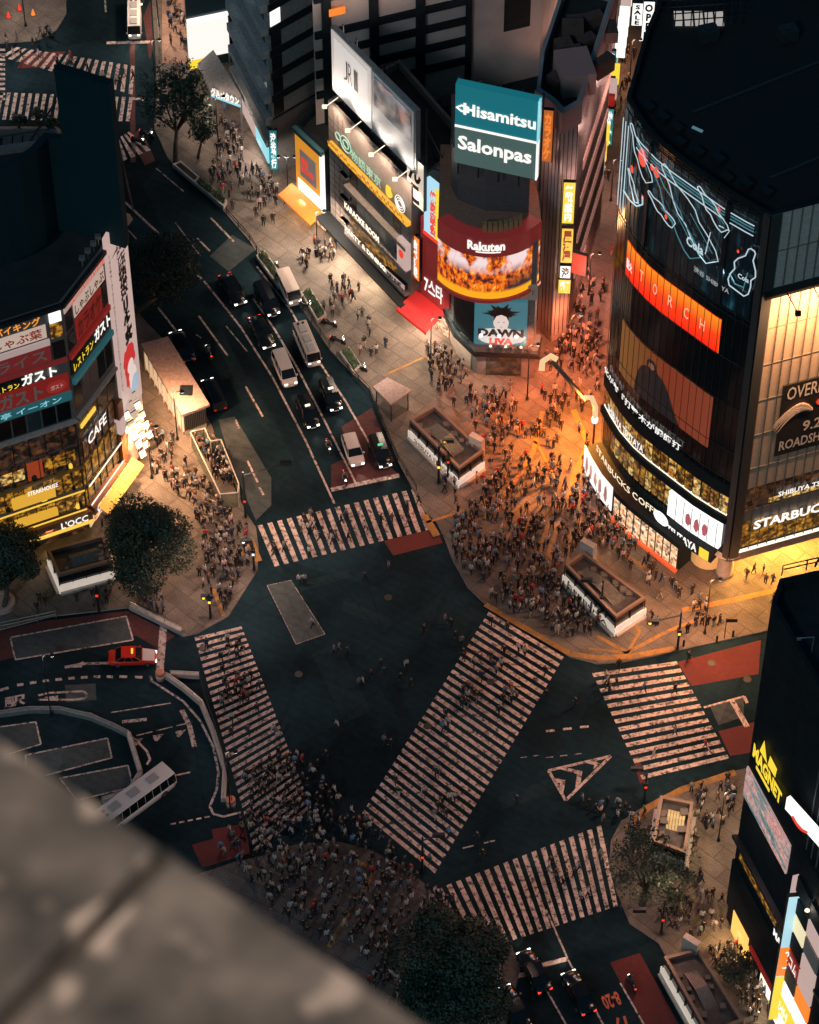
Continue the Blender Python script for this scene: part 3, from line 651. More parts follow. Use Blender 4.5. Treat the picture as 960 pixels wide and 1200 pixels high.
# ---------------------------------------------------------------- B: QFRONT-like curved glass building, right
Qc = [(18.5, 197.6), (19.1, 195.9), (19.9, 194.0), (21.1, 192.0), (22.3, 190.5), (23.6, 189.1), (25.0, 187.6), (26.5, 186.0), (28.1, 184.6), (29.7, 183.35)]
Qs = [(29.7, 183.35), (52, 191.2)]
HQ = 48.5
root, fQ = tower('curved_glass_tower', 'tall curved glass retail tower with giant screens and neon, facing the crossing', 'building', Qc + [Qs[1]], [(54, 246), (30.5, 236), (20.5, 206)], HQ, M_DARK, mat('roof_black', (.006, .008, .01), .8, noise=.3), z0=4.0)
mb = MB(); mb.prism([(19.3, 199), (21.5, 194.2), (24.4, 190.6), (28.3, 189.2), (33, 190.8), (52, 198), (54, 240), (30.5, 234)], 0, 4.0); mb.build('ground_floor_core', mat('lit_core_wall', (.5, .4, .3), .7), root)
q0 = fQ.s[9]                                   # s of the corner
fR = Fac(Qs)                                   # the side face on its own, s from the corner
E2 = 0
def qp(name, tl, br, m, o1=.1, par=None, o0=0.0):
    return fQ.panel(name, fQ.prect(tl, br), m, par or root, o0, o1)
# curtain wall skin, mullions, transoms
fQ.panel('glass_skin', (.05, q0 - .5, 5, HQ - .2), M_GLASSD, root, 0, .03)
mb = MB()
n = 22
for k in range(n + 1):
    s = .05 + (q0 - .55) * k / n; fQ.rect(mb, s, s + .035, 4.5, HQ - .1, .11, .15)
for z in (9.6, 14.4, 18.2, 24.0, 29.5, 34.8, 35.4, 41.0, 47.9): fQ.rect(mb, .05, q0 - .5, z, z + .06, .11, .15)
mb.build('mullion', mat('mullion_metal', (.06, .07, .08), .4, .6), root)
fQ.panel('corner_column', (q0 - .5, q0, 3.6, HQ), mat('corner_metal', (.09, .09, .09), .35, .5), root, 0, .3)
fR.panel('corner_column', (.02, .9, 3.6, HQ), mat('corner_metal', (.09, .09, .09)), root, 0, .3)
# neon screen band near the top
def neon_fn(t, tc):
    u = tc.outputs['UV']
    n_ = nd(t, 'TexNoise', Scale=3.0, Detail=4.0); t.links.new(mapping(t, u, sc=(5, 1, 1), rot=(0, 0, .5)), n_.inputs['Vector'])
    return (0.01, 0.012, 0.015), ramp(t, n_.outputs['Fac'], [(.55, (.001, .005, .008)), (.66, (.006, .04, .055)), (.74, (.02, .1, .14))]), .6
M_NEONB = nodemat('neon_backdrop', neon_fn, .15)
zn0, zn1 = 35.6, 47.6
scr = fQ.panel('neon_display', (.2, q0 - .9, zn0, zn1), M_NEONB, root, 0, .1)
M_NW = glow('pale_neon', (.72, .92, 1), .7, False); M_NR = glow('red_neon', (1, .08, .04), 1.1, False); M_NC = glow('cyan_neon', (.15, .5, .6), .4, False)
def fsx(x, y): return fQ.hit(x, y)
def neon(px, m, r=.06, name='neon_tube', f=fQ, par=None, o=.34):
    mb = MB(); pts = [f.P(*f.hit(x, y), o) for x, y in px]; mb.tube(pts, r, 5); return mb.build(name, m, par or scr)
for dz in (0, .35, .7, 1.15):
    mb = MB(); fQ.rect(mb, 3.2, q0 - 4.2, zn1 - .9 - dz, zn1 - .82 - dz, .3, .36); fQ.rect(mb, q0 - 3.6, q0 - 1.2, zn1 - .9 - dz, zn1 - .82 - dz, .3, .36); mb.build('neon_tube', M_NC if dz in (.35, .7) else M_NW, scr)
for s in (.35, .9, 1.5):
    mb = MB(); fQ.rect(mb, s, s + .07, zn0 + .6, zn1 - 1, .3, .36); mb.build('neon_tube', M_NW, scr)
for s0, s1 in ((5.1, 5.5), (q0 - 4.1, q0 - 3.7)): fQ.panel('display_pier', (s0, s1, zn0, zn1), M_STEEL, root, 0, .36)
bott = [(0, 0), (-.6, -.15), (-.75, -1.2), (-.5, -1.9), (-.22, -2.6), (-.2, -3.4), (.2, -3.4), (.22, -2.6), (.5, -1.9), (.75, -1.2), (.6, -.15), (0, 0)]
def bottle(cx, cy, sc, ang, m=M_NW, fl=1, r=.05):
    s, z = fQ.hit(cx, cy); ca, sa = math.cos(ang), math.sin(ang)
    pts = [fQ.P(s + (x * ca - y * fl * sa) * sc, z + (x * sa + y * fl * ca) * sc, .36) for x, y in bott]
    mb = MB(); mb.tube(pts, r, 5); mb.build('neon_bottle', m, scr)
BO = [(0, .03), (.04, .055), (.2, .06), (.36, .14), (.48, .17), (.6, .13), (.74, .16), (.9, .165), (1, .12)]
def bottle2(tip, base, m=M_NW, r=.05, lab=None, fat=1.0):
    s0, z0 = fQ.hit(*tip); s1, z1 = fQ.hit(*base); ax = Vector((s1 - s0, z1 - z0)); nn = Vector((-ax.y, ax.x)) * fat
    side = lambda q, sg: Vector((s0, z0)) + ax * q[0] + nn * q[1] * sg
    P2 = [side(q, 1) for q in BO] + [side(q, -1) for q in reversed(BO)]; P2.append(P2[0])
    mb = MB(); mb.tube([fQ.P(max(.1, q.x), q.y, .36) for q in P2], r, 5); mb.build('neon_bottle', m, scr)
    mb = MB(); mb.tube([fQ.P(max(.1, (side((.5, .05), 1)).x), side((.5, .05), 1).y, .34), fQ.P(max(.1, side((.92, .08), 1).x), side((.92, .08), 1).y, .34)], r * .7, 5); mb.build('neon_highlight', M_NC, scr)
bottle2((744, 143), (765, 212), r=.045); bottle2((781, 190), (838, 305), r=.045, fat=.8); bottle2((771, 196), (818, 300), M_NC, .05, fat=.7); bottle2((822, 216), (853, 268), r=.05); bottle2((885, 290), (866, 338), r=.06, fat=1.15); bottle2((741, 196), (750, 236), M_NW, .05, fat=.9); bottle2((764, 222), (793, 262), M_NW, .05)
neon([(735, 222), (742, 233), (750, 240), (757, 238), (757, 229)], M_NW, .07); neon([(846, 262), (858, 268), (852, 276)], M_NW, .05); neon([(836, 270), (830, 295)], M_NW, .04); neon([(858, 318), (864, 330), (874, 334)], M_NC, .06)
for x, y, r in ((757, 183, 1.0), (745, 197, .45), (773, 200, .6), (768, 194, .4), (846, 243, .3), (784, 252, .28), (868, 292, .2), (757, 230, .3)):
    s, z = fQ.hit(x, y); mb = MB(); mb.face([fQ.P(s + r * .6 * math.cos(a * math.pi / 8), z + r * math.sin(a * math.pi / 8), .34) for a in range(16)]); mb.build('red_neon_disc', M_NR, scr)
for x, y, w in ((808, 283, 2.0), (868, 322, 1.1)):
    s, z = fQ.hit(x, y); fQ.text('neon_lettering', 'Cola', (s, s + w, z, z + w * .55), M_NW, scr, .42, bold=.03)
s, z = fQ.hit(848, 337); fQ.text('lettering', '\u6e0b\u8c37 SHIBUYA', (s - 3.2, s + .8, z - .1, z + .6), mat('dim_white_lettering', (.5, .5, .5), emit=(.6, .6, .6), es=.4), root, .3)
# big orange screen
def torch_fn(t, tc):
    sx = nd(t, 'SeparateXYZ'); t.links.new(tc.outputs['UV'], sx.inputs[0])
    return (.02, .01, .01), ramp(t, sx.outputs[1], [(0, (1, .015, .004)), (.5, (1, .06, .006)), (1, (1, .3, .015))]), 1.0
tsc = fQ.prect((737, 281), (842, 414))
p = fQ.panel('orange_screen', tsc, nodemat('orange_screen', torch_fn), root, 0, .1)
L_ = tsc[1] - tsc[0]; zm = tsc[2] + (tsc[3] - tsc[2]) * .38
for k, ch in enumerate('TORCH'):
    s = tsc[0] + L_ * (.2 + .155 * k); fQ.text('lettering', ch, (s, s + .55, zm, zm + 1.3), glow('pale_orange_lettering', (1, .62, .4), .9, False), p, .16, bold=-.005)
fQ.text('lettering', '\u8056\u706b', (tsc[0] + .2, tsc[0] + 1.3, tsc[2] + 1.2, tsc[2] + 2.4), M_WSIGN, p, .16)
# dim brown screen with a cloaked figure
def brown_fn(t, tc):
    sx = nd(t, 'SeparateXYZ'); t.links.new(tc.outputs['UV'], sx.inputs[0])
    return (.02, .01, .01), ramp(t, sx.outputs[0], [(0, (.20, .08, .02)), (.3, (.17, .055, .015)), (.55, (.19, .03, .01)), (1, (.20, .04, .018))]), 1.0
bs = fQ.prect((731, 374), (830, 524))
p = fQ.panel('brown_screen', bs, nodemat('brown_screen', brown_fn), root, 0, .1)
def sp_(u, v): return fQ.P(bs[0] + (bs[1] - bs[0]) * u, bs[2] + (bs[3] - bs[2]) * v, .135)
uvp = lambda q: (bs[0] + (bs[1] - bs[0]) * q[0], bs[2] + (bs[3] - bs[2]) * q[1])
fQ.shape('cloaked_figure', [uvp(q) for q in ((.22, .0), (.23, .2), (.25, .42), (.29, .6), (.345, .68), (.34, .78), (.37, .85), (.42, .86), (.455, .8), (.45, .7), (.52, .64), (.58, .5), (.63, .3), (.68, .12), (.72, .0))], glow('figure_print', (.012, .009, .01), .8, False), p, .105, 40)
fQ.shape('figure_face', [uvp(q) for q in ((.365, .7), (.365, .765), (.39, .8), (.42, .79), (.43, .72), (.405, .675))], glow('figure_face_print', (.28, .1, .05), .8, False), p, .108, 14)
# running text, cafe floors
a = fQ.hit(712, 430); b = fQ.hit(800, 525)
fQ.text('lettering', '\u5316\u304c\u5c01\u300e\u6253\u6483\u6728\u304c\u8abf\u5e2b\u6253', (a[0], b[0], (a[1] + b[1]) / 2 - .4, (a[1] + b[1]) / 2 + .6), M_WSIGN, root, .3, bold=.02)
# upper cafe floors (amber), offset-free skin
for z0, z1, s0 in ((9.7, 12.3, .4), (5.6, 8.6, 2.2)):
    n = 17 if z0 > 9 else 11; s1 = q0 - .6 if z0 > 9 else 11.3
    for k in range(n):
        a = s0 + (s1 - s0) * k / n; fQ.panel('window', (a + .1, a + (s1 - s0) / n - .1, z0, z1), M_INT2 if k % 3 != 1 else M_INT, root, 0, .14)
fQ.panel('spandrel', (.1, q0 - .5, 12.4, 13.9), M_DARK, root, 0, .3); fQ.panel('spandrel', (.1, q0 - .5, 8.7, 9.6), M_DARK, root, 0, .45)
fQ.panel('light_strip', (.3, q0 - .6, 9.68, 9.8), M_WARMW, root, 0, .2)
fQ.text('lettering', 'SHIBUYA TSUTAYA', (1.4, 7.6, 10.2, 11.2), M_WSIGN, root, .3)
fQ.text('lettering', 'STARBUCKS COFFEE', (1.0, 11.2, 4.3, 5.2), mat('gold_lettering', (.5, .4, .3), .5, emit=(1, .82, .58), es=1.0), root, 1.0, bold=.02)
# podium: projecting shop floor
offs = []
for k in range(len(Qc)):
    offs.append(fQ.P(fQ.s[k], 0, 1.75)[:2])
fP = Fac(offs[:8]); 
pod = [Vector(p) for p in offs[:8]]
mb = MB(); mb.prism([p[:] for p in pod] + [tuple(fQ.P(fQ.s[7], 0, -.2)[:2])] + [tuple(fQ.P(fQ.s[k], 0, -.3)[:2]) for k in (5, 3, 1, 0)], .12, 4.0); mb.build('podium', M_DARK, root)
fP.panel('shop_window', (8.6 - 2.4, fP.L - .1, .35, 3.3), M_INTW, root, 0, .06)
p = fP.panel('poster_board', (.1, 6.0, .9, 4.3), glow('white_board', (1, .93, .88), 1.15), root, 0, .1)
for k in range(5):
    mb = MB(); mb.face(blob(fP, 1.0 + k * 1.0, 2.5, .3, 1.1, .13, 14, .3, k)); mb.build('printed_model', mat('poster_ink', (.3, .2, .18), .6, emit=(.5, .25, .2), es=.5), p)
fP.panel('awning_strip', (6.2, fP.L, .1, .5), mat('orange_red_trim', (.6, .08, .03), .5, emit=(1, .12, .03), es=.6), root, 0, .35)
mb = MB()
for k in range(10): s = 6.3 + (fP.L - 6.4) * k / 9; fP.rect(mb, s, s + .08, .3, 3.6, .06, .14)
mb.build('mullion', M_STEEL, root)
p = fQ.panel('poster_board', (11.4, q0 - .9, 4.9, 8.3), M_WHITEL, root, 0, .5)
mb = MB()
for k in range(6): fQ.rect(mb, 12.4 + k * .95, 12.44 + k * .95, 4.9, 8.3, .5, .54)
mb.build('panel_seam', M_STEEL, p)
for k in range(3):
    mb = MB(); mb.face(blob(fQ, 14.0 + k * .95, 6.4, .32, .9, .53, 14, .2, k + 3)); mb.build('printed_model', mat('poster_ink2', (.3, .1, .1), .6, emit=(.45, .1, .12), es=.8), p)
p = fQ.panel('sign_board', (11.8, q0 - 1.2, 3.1, 4.7), M_DARK, root, 0, 1.0); fQ.text('lettering', 'TSUTAYA', (12.0, 15.6, 3.4, 4.5), M_WSIGN, p, 1.05, bold=.04); fQ.panel('logo_panel', (15.9, 16.9, 3.2, 4.5), M_YELLOWL, p, 1.0, 1.06)
c = fP.P(7.6, 4.2, .6); mb = MB()
mb.face([fQ.P(11.3 + .95 * math.cos(a * math.pi / 10), 4.8 + .85 * math.sin(a * math.pi / 10), 1.2) for a in range(20)]); mb.build('round_sign', M_WHITEL, root)
# corner pillar and the open arcade under the side face
mb = MB(); mb.lathe([(.9, 0.1), (.8, .5), (.75, 2.4), (1.1, 3.3), (1.6, 3.9)], (29.75, 184.6, 0), 14); mb.build('pillar', M_CREAM, root, True)
mb = MB(); mb.lathe([(1.7, .12), (1.7, 3.9)], (28.3, 186.6, 0), 18); mb.build('round_entrance', mat('lit_entrance', (.5, .35, .2), .5, emit=(1, .5, .15), es=.35), root)
fR.panel('soffit_edge', (0.02, 20, 3.4, 4.5), M_STONE, root, 0, .25)
fR.panel('skin_upper', (.9, 22, 39.6, HQ - .1), mat('grey_panels', (.5, .45, .42), .5, noise=.15), root, 0, .08)
M_BEI = mat('beige_panels', (.5, .36, .26), .55, noise=.08); fR.panel('skin_beige', (.9, 22, 13.4, 39.2), M_BEI, root, 0, .08)
mb = MB()
for k in range(20): s = .95 + k * .93; fR.rect(mb, s, s + .06, 4.5, HQ, .08, .2)
for z in (34.6, 30, 25.4, 20.8, 16.2, 44): fR.rect(mb, .9, 22, z, z + .07, .08, .17)
mb.build('mullion', mat('side_mullion', (.2, .16, .13), .5), root); fR.panel('ledge', (0, 22, 39.2, 39.6), M_STEEL, root, 0, .9)
fR.panel('interior_band', (.9, 22, 10.4, 13.3), M_INTD, root, 0, .06); fR.panel('light_band', (3.4, 12, 10.6, 11.2), M_INT, root, .06, .12); fR.text('lettering', 'SHIBUYA TSUTAYA', (4.2, 11, 11.3, 12.0), M_WSIGN, root, .3)
fR.panel('interior_band', (.9, 22, 5.0, 8.6), M_INT2, root, 0, .06); fR.panel('spandrel', (.9, 22, 8.7, 10.3), M_STONE, root, 0, .1)
fR.text('lettering', 'STARBUCKS', (2.0, 10.6, 7.6, 8.9), M_WSIGN, root, .45, bold=.04); fR.panel('light_strip', (.9, 22, 4.5, 4.62), M_WARMW, root, 0, .3)
p = fR.panel('film_poster', (3.3, 10.5, 17.2, 26.6), mat('poster_black', (.02, .018, .018), .5), root, .08, .24)
M_PTX = mat('poster_lettering', (.75, .6, .5), .5)
fR.text('lettering', 'OVERLO', (3.7, 8.2, 24.6, 26.3), M_PTX, p, .3, bold=.01); fR.text('lettering', '9.20', (5.7, 8.3, 19.8, 21.2), M_PTX, p, .3, bold=.02); fR.text('lettering', 'ROADSHOW', (3.6, 9.6, 17.9, 19.2), M_PTX, p, .3, bold=.02)
rr = random.Random(11)
mb = MB()
for k in range(9):
    a = 2.3 + k * .17; x0, z0 = 6.3, 22.6; pts = []
    for j in range(7):
        t = j / 6; pts.append(fR.P(max(.95, x0 + math.cos(a) * 3.6 * t), z0 + math.sin(a) * 1.8 * t + 1.5 * t * (1 - t) * 2 - t * t * 1.2, .32))
    mb.tube(pts, .2, 5, 0, .03)
mb.build('poster_branches', mat('poster_bone', (.55, .4, .3), .6), p)
mb = MB(); mb.face(blob(fR, 7.2, 23.4, .5, .5, .33)); mb.face(blob(fR, 8.8, 22.2, .35, .4, .33)); mb.build('poster_red_spot', M_REDL, p)
for k in range(8):                                       # floodlights under the ledge washing the side face
    s = 2.0 + k * 2.4; q = fR.P(s, 39.3, 3.2); mb = MB(); mb.tube([fR.P(s, 39.5, .1), q], .05); mb.box(q.x - .25, q.x + .25, q.y - .2, q.y + .2, q.z - .2, q.z + .15); lo = mb.build('floodlight', M_STEEL, root)
    if k < 6: light('AREA', q + Vector((0, 0, -.3)), 1300, (1, .52, .24), .5, aim=fR.P(s, 27, .1), parent=root)
# rooftop details
mb = MB()
for p_ in ([(30, 188), (44, 196)], [(24, 196), (40, 205)]): mb.tube([(p_[0][0], p_[0][1], 48.2), (p_[1][0], p_[1][1], 48.2)], .15)
for k in range(7): rack(mb, (26 + k * 2.3, 206 + (k % 3) * 6, 47.6), 1.6, 1.2, 1.3, .3, mt=mat('roof_plant_metal', (.02, .024, .028), .5), root=root)
mb.build('roof_pipe', mat('roof_plant_metal', (.02, .024, .028), .5), root)
M_LITSTRIP = glow('blueish_led', (.3, .7, .8), .25, False)
for k in range(1):
    q = Vector((22.6 + 1 * 1.8, 194.5 - k * 1.4, 47.62)); mb = MB(); mb.box(-.5, .5, -.12, .12, 0, .12, 0, Matrix.Translation(q) @ Matrix.Rotation(-.6, 4, 'Z')); mb.build('roof_lamp', M_LITSTRIP, root)
q_ = G(820, 14, 48.2); rr = random.Random(77)
for k in range(5):
    mb = MB(); mb.box(q_.x - 2.2 + k * .9, q_.x - 1.5 + k * .9, q_.y - 1.2, q_.y + .6, 47.65, 47.8); mb.build('roof_lamp_panel', glow('pale_roof_light', (.8, .75, .7), .5, False), root)
mb = MB()
for k in range(10): x = q_.x - 3 + k * .7; mb.tube([(x, q_.y - 2, 48.4), (x + .4, q_.y + 2, 49.2)], .07, 4)
for k in range(4): y = q_.y - 1.6 + k * .9; mb.tube([(q_.x - 3.4, y, 48.5), (q_.x + 4, y + .3, 48.9)], .06, 4)
mb.build('roof_lattice', M_STEEL, root)
for k in range(9):
    a_ = fQ.P(1.2 + k * 1.9, 47.6, -1.6 - (k % 3) * .5); mb = MB(); mb.box(-.5, .5, -.35, .35, 0, .55 + .2 * (k % 2), 0, Matrix.Translation(a_) @ Matrix.Rotation(-.85, 4, 'Z')); mb.build('roof_unit', M_STEEL, root)
# arcade ceiling lamps (the yellow-lit passage)
for x, y in ((33, 187), (37, 189), (41.5, 190.5), (34, 191.5), (39, 193.5)):
    mb = MB(); mb.box(x - .6, x + .6, y - .2, y + .2, 4.32, 4.42)

# ---------------------------------------------------------------- G: corner bookshop block with curved screen
Gp = [(3.9, 216.0), (4.3, 214.2), (5.0, 212.3), (6.7, 210.0), (12.2, 209.7), (12.5, 211.5)]
root, fG = tower('corner_bookshop_building', 'narrow corner block carrying a curved autumn-tree screen, maroon banner and green rooftop billboard', 'building', Gp, [(12.6, 222), (4, 224)], 19.0, M_GREYW, M_ROOF)
g1, g2 = fG.s[3], fG.s[4]
zc = lambda x, y: fG.hit(x, y)
r_post = fG.prect((559, 347), (617, 402)); 
fG.panel('spandrel', (0, fG.L, 3.4, 3.9), M_STEEL, root, 0, .7)
fG.panel('fascia', (.2, fG.L - .1, 3.9, r_post[2] - .5), mat('slate_fascia', (.1, .13, .15), .4), root, 0, .5)
mbz = (3.9 + r_post[2] - .5) / 2
fG.text('lettering', '\u5927\u76db\u5802\u66f8\u5e97', (g1 + .7, g1 + 5.4, mbz - .55, mbz + .6), mat('dark_sign_lettering', (.02, .05, .07), .5), root, .56)
fG.text('lettering', '\u5927\u76db\u5802', (.7, g1 - .5, mbz - .5, mbz + .6), mat('dark_sign_lettering', (.02, .05, .07)), root, .56)
for k in range(3):
    q = fG.P(g1 + 1.3 + k * 1.5, mbz + 1.0, .9); mb = MB(); mb.lathe([(.05, 0), (.16, .05), (.1, .2)], tuple(q), 8); mb.build('spotlight', M_WARMW, root)
fG.panel('shop_window', (g1 + .9, fG.s[4] - 1.2, .2, 3.2), M_INTD, root, 0, .08); fG.panel('shop_window', (.3, g1 - .9, .2, 3.0), mat('pale_shutter', (.45, .4, .36), .6), root, 0, .1); fG.panel('pilaster', (g2 - 1.1, g2, .1, 3.4), M_STONE, root, 0, .2)
p = fG.panel('poster', r_post, mat('poster_teal', (.03, .12, .15), .4, emit=(.04, .17, .21), es=.8, sample=False), root, 0, .4)
pw = r_post[1] - r_post[0]; ph = r_post[3] - r_post[2]; u_ = lambda a, b: (r_post[0] + pw * a, r_post[2] + ph * b)
def pb(cx, cz, rx, rz, o, m, name, sd, j=.1, n=20):
    mb = MB(); x, z = u_(cx, cz); mb.face(blob(fG, x, z, rx * pw, rz * ph, o, n, j, sd)); mb.build(name, m, p)
pb(.5, .2, .46, .2, .41, glow('pale_print2', (.8, .74, .68), .9, True), 'printed_jacket', 2, .08)
pb(.5, .53, .15, .21, .42, glow('pale_print', (.95, .75, .68), .8, False), 'printed_face', 3, .03)
pb(.5, .32, .06, .08, .421, glow('pale_print', (.95, .75, .68), .8, False), 'printed_neck', 3, .03)
M_PBK = mat('print_black', (.02, .015, .02), .5)
mb = MB(); cx_, cz_ = u_(.5, .72)
for a in range(13):
    th = R(-20 + a * 18); r0 = 1.0 + .35 * ((a * 7) % 3); x1 = cx_ + math.cos(th) * .23 * pw * r0; z1 = cz_ + math.sin(th) * .15 * ph * r0
    n1 = (cx_ + math.cos(th - .35) * .17 * pw, cz_ + math.sin(th - .35) * .12 * ph); n2 = (cx_ + math.cos(th + .35) * .17 * pw, cz_ + math.sin(th + .35) * .12 * ph)
    mb.face([fG.P(*n1, .43), fG.P(x1, z1, .43), fG.P(*n2, .43), fG.P(cx_, cz_ - .1, .43)])
for sx_ in (-1, 1): mb.face([fG.P(cx_ + sx_ * .13 * pw, cz_, .43), fG.P(cx_ + sx_ * .15 * pw, cz_ - .17 * ph, .43), fG.P(cx_ + sx_ * .09 * pw, cz_ - .05 * ph, .43)])
mb.build('printed_hair', M_PBK, p)
mb = MB()
for sx_ in (-1, 1):
    x, z = u_(.5 + sx_ * .05, .53); mb.face(blob(fG, x, z, .09, .05, .432, 8, 0))
x, z = u_(.5, .42); mb.face(blob(fG, x, z, .12, .03, .432, 8, 0)); mb.build('printed_features', M_PBK, p)
x0, z0 = u_(.06, .2); x1, z1 = u_(.94, .38); fG.text('lettering', 'DAWN', (x0, x1, z0, z1), mat('print_black', (.02, .015, .02)), p, .46, bold=.06)
x0, z0 = u_(.28, .02); x1, z1 = u_(.74, .17); fG.text('lettering', 'LIVA', (x0, x1, z0, z1), M_REDL, p, .46, bold=.06)
for a in (.12, .47, .8):
    x, z = u_(a, .22); mb = MB(); mb.face(blob(fG, x, z, .22, .3, .48)); mb.build('poster_lamp', M_WHITEL, p)
fG.panel('blank_board', (g1 - 3.4, g1 - .1, r_post[2], r_post[3] + .6), M_DARK, root, 0, .5)
mb = MB()
for k in range(4): q = fG.P(g1 - 3.0 + k * .9, r_post[3] + .3, .5); mb.tube([q, q + Vector((.5, -.6, .6))], .04)
for k in range(5): q = fG.P(g1 + .8 + k * 1.1, r_post[3] + 1.6, .3); mb.tube([q, q + Vector((.0, -.7, .1))], .04)
mb.build('lamp_bracket', M_STEEL, root)
fG.panel('tiled_band', (g1, g2, r_post[3] + .2, r_post[3] + 2.2), mat('cream_tiles', (.5, .44, .38), .5, emit=None), root, 0, .25)
for k in range(3): light('SPOT', fG.P(g1 + 1.3 + k * 1.7, r_post[2] - .3, 1.2), 60, (1, .85, .7), .2, aim=fG.P(g1 + 1.3 + k * 1.7, r_post[3] + 1, 0), parent=root, spot=R(100))
# curved screen with maroon band (radius bulges out in front of the block)
cx, cy, rad = 7.65, 214.0, 5.8
arcp = [(cx + rad * math.cos(R(a)), cy + rad * math.sin(R(a))) for a in range(212, 329, 6)]
fK = Fac(arcp)
zb = fK.hit(628, 330)[1]; zt_ = fK.hit(628, 283)[1]; zm_ = fK.hit(628, 262)[1]
(lambda *a: None)('rakuten z', zb, zt_, zm_, r_post, fK.L, fK.hit(520, 280), fK.hit(520, 335))
def tree_fn(t, tc):
    u = tc.outputs['UV']; sx = nd(t, 'SeparateXYZ'); t.links.new(u, sx.inputs[0])
    n_ = nd(t, 'TexNoise', Scale=5.5, Detail=7.0, Roughness=.7); t.links.new(mapping(t, u, sc=(4.2, 1, 1)), n_.inputs['Vector'])
    leaf = ramp(t, n_.outputs['Fac'], [(.4, (.008, .008, .012)), (.46, (.35, .04, .004)), (.52, (.9, .14, .005)), (.6, (1, .32, .01)), (.68, (1, .6, .2))])
    n2 = nd(t, 'TexNoise', Scale=2.4, Detail=3.0); t.links.new(mapping(t, u, sc=(2.4, .8, 1), loc=(3, 1, 0)), n2.inputs['Vector'])
    sky_ = ramp(t, n2.outputs['Fac'], [(.46, (0,) * 3), (.54, (1,) * 3)])
    hi = ramp(t, sx.outputs[1], [(.55, (0,) * 3), (.8, (1,) * 3)]); m1 = mixc(t, 1.0, sky_, hi, 'MULTIPLY')
    c = mixc(t, m1, leaf, (.9, .72, .72)); rx = ramp(t, sx.outputs[0], [(.6, (0,) * 3), (.72, (1,) * 3)])
    rmid = ramp(t, sx.outputs[1], [(.2, (1,) * 3), (.6, (0,) * 3)])
    c = mixc(t, mixc(t, 1.0, rx, rmid, 'MULTIPLY'), c, (.01, .02, .025))
    road = ramp(t, sx.outputs[1], [(.13, (1,) * 3), (.2, (0,) * 3)])
    return (.02, .02, .02), mixc(t, road, c, (1, .42, .01)), 1.0
fK.panel('curved_video_screen', (.1, fK.L - .1, zb, zt_), nodemat('autumn_screen', tree_fn), root, -1.2, .1)
p = fK.panel('maroon_banner', (.1, fK.L - .1, zt_ + .02, zm_), M_MAROON, root, -1.2, .16)
a = fK.hit(549, 268)[0]; b = fK.hit(592, 275)[0]; zr = (zt_ + zm_) / 2
fK.text('lettering', 'Rakuten', (a, b, zr - .35, zr + .85), M_WSIGN, p, .24, bold=.04); fK.panel('underline', (a + .8, b - .4, zr - .62, zr - .5), M_WSIGN, p, .16, .22)
fK.panel('lower_rim', (0, fK.L, zb - .45, zb - .02), M_MAROON, root, -1.2, .3)
mb = MB(); mb.prism([tuple(q) for q in arcp] + [(11.8, 221), (3, 221)], zm_ - .3, zm_ - .05); mb.build('terrace', mat('terracotta_deck', (.3, .15, .1), .8, noise=.2), root)
for k in range(8): mb = MB(); q = fK.P(fK.L * .45 + k * .6, zm_, -.9); mb.box(q.x - .2, q.x + .2, q.y - .2, q.y + .4, zm_, zm_ + .9); mb.build('roof_unit', mat('ochre_units', (.4, .22, .1), .6), root)
# drum above the terrace
dr = [(4.0, 215.2), (4.6, 213.4), (7.2, 211.9), (11.3, 211.6)]
drum = Fac(dr); mb = MB(); mb.prism(dr + [(11.6, 221), (4, 222)], zm_ - .1, zm_ + 5.6); mb.build('upper_drum', mat('mauve_cladding', (.1, .075, .08), .6, noise=.15), root)
mb = MB()
q = [Vector((*p_, zm_ + 5.7)) for p_ in dr]
mb.tube([q[0] + Vector((.3, .8, 0)), Vector((7.3, 212.5, zm_ + 5.9)), q[3] + Vector((0, .6, 0))], .22); mb.tube([Vector((4.8, 216.5, zm_ + 7.6)), Vector((7.3, 212.7, zm_ + 5.9)), Vector((11.4, 214.4, zm_ + 7.6))], .16); mb.tube([Vector((7.3, 212.7, zm_ + 5.9)), Vector((7.2, 215, zm_ + 7.8))], .1)
mb.build('sign_truss', mat('copper_steel', (.4, .2, .14), .5, .3), root)
zbz = zm_ + 6.0
# green rooftop billboard: find its plane from its own corners
def plane_sign(tl, tr, zt):
    a = G(*tl, zt); b = G(*tr, zt); return Fac([a[:2], b[:2]])
fB = plane_sign((534, 98), (633, 119), zbz + 11.2)
bl = fB.hit(534, 190)[1]; br = fB.hit(629, 211)[1]; zl = (bl + br) / 2; ztb = zbz + 11.2
(lambda *a: None)('billboard z', bl, br, ztb, fB.L)
t_ = thing('rooftop_billboard', 'green and teal rooftop billboard with white lettering on the corner bookshop', 'billboard', (fB.p[0].x, fB.p[0].y, zl))
zmid = zl + (ztb - zl) * .48
fB.panel('upper_panel', (0, fB.L, zmid + .12, ztb), M_TEALS, t_, -.8, 0); fB.panel('lower_panel', (0, fB.L, zl, zmid - .12), mat('grey_green_sign', (.05, .09, .08), .5, emit=(.07, .12, .11), es=.75), t_, -.8, 0)
fB.panel('divider_light', (0, fB.L, zmid - .12, zmid + .12), M_WSIGN, t_, -.5, .08)
fB.panel('edge_light', (fB.L - .14, fB.L, zl, zmid), M_WSIGN, t_, -.5, .1); fB.panel('edge_light', (fB.L - .14, fB.L, zmid, ztb), M_CYANL, t_, -.5, .1)
Lb = fB.L; hh = (ztb - zl)
fB.text('lettering', 'Hisamitsu', (Lb * .1, Lb * .965, zl + hh * .64, zl + hh * .79), M_WSIGN, t_, .06, bold=.03)
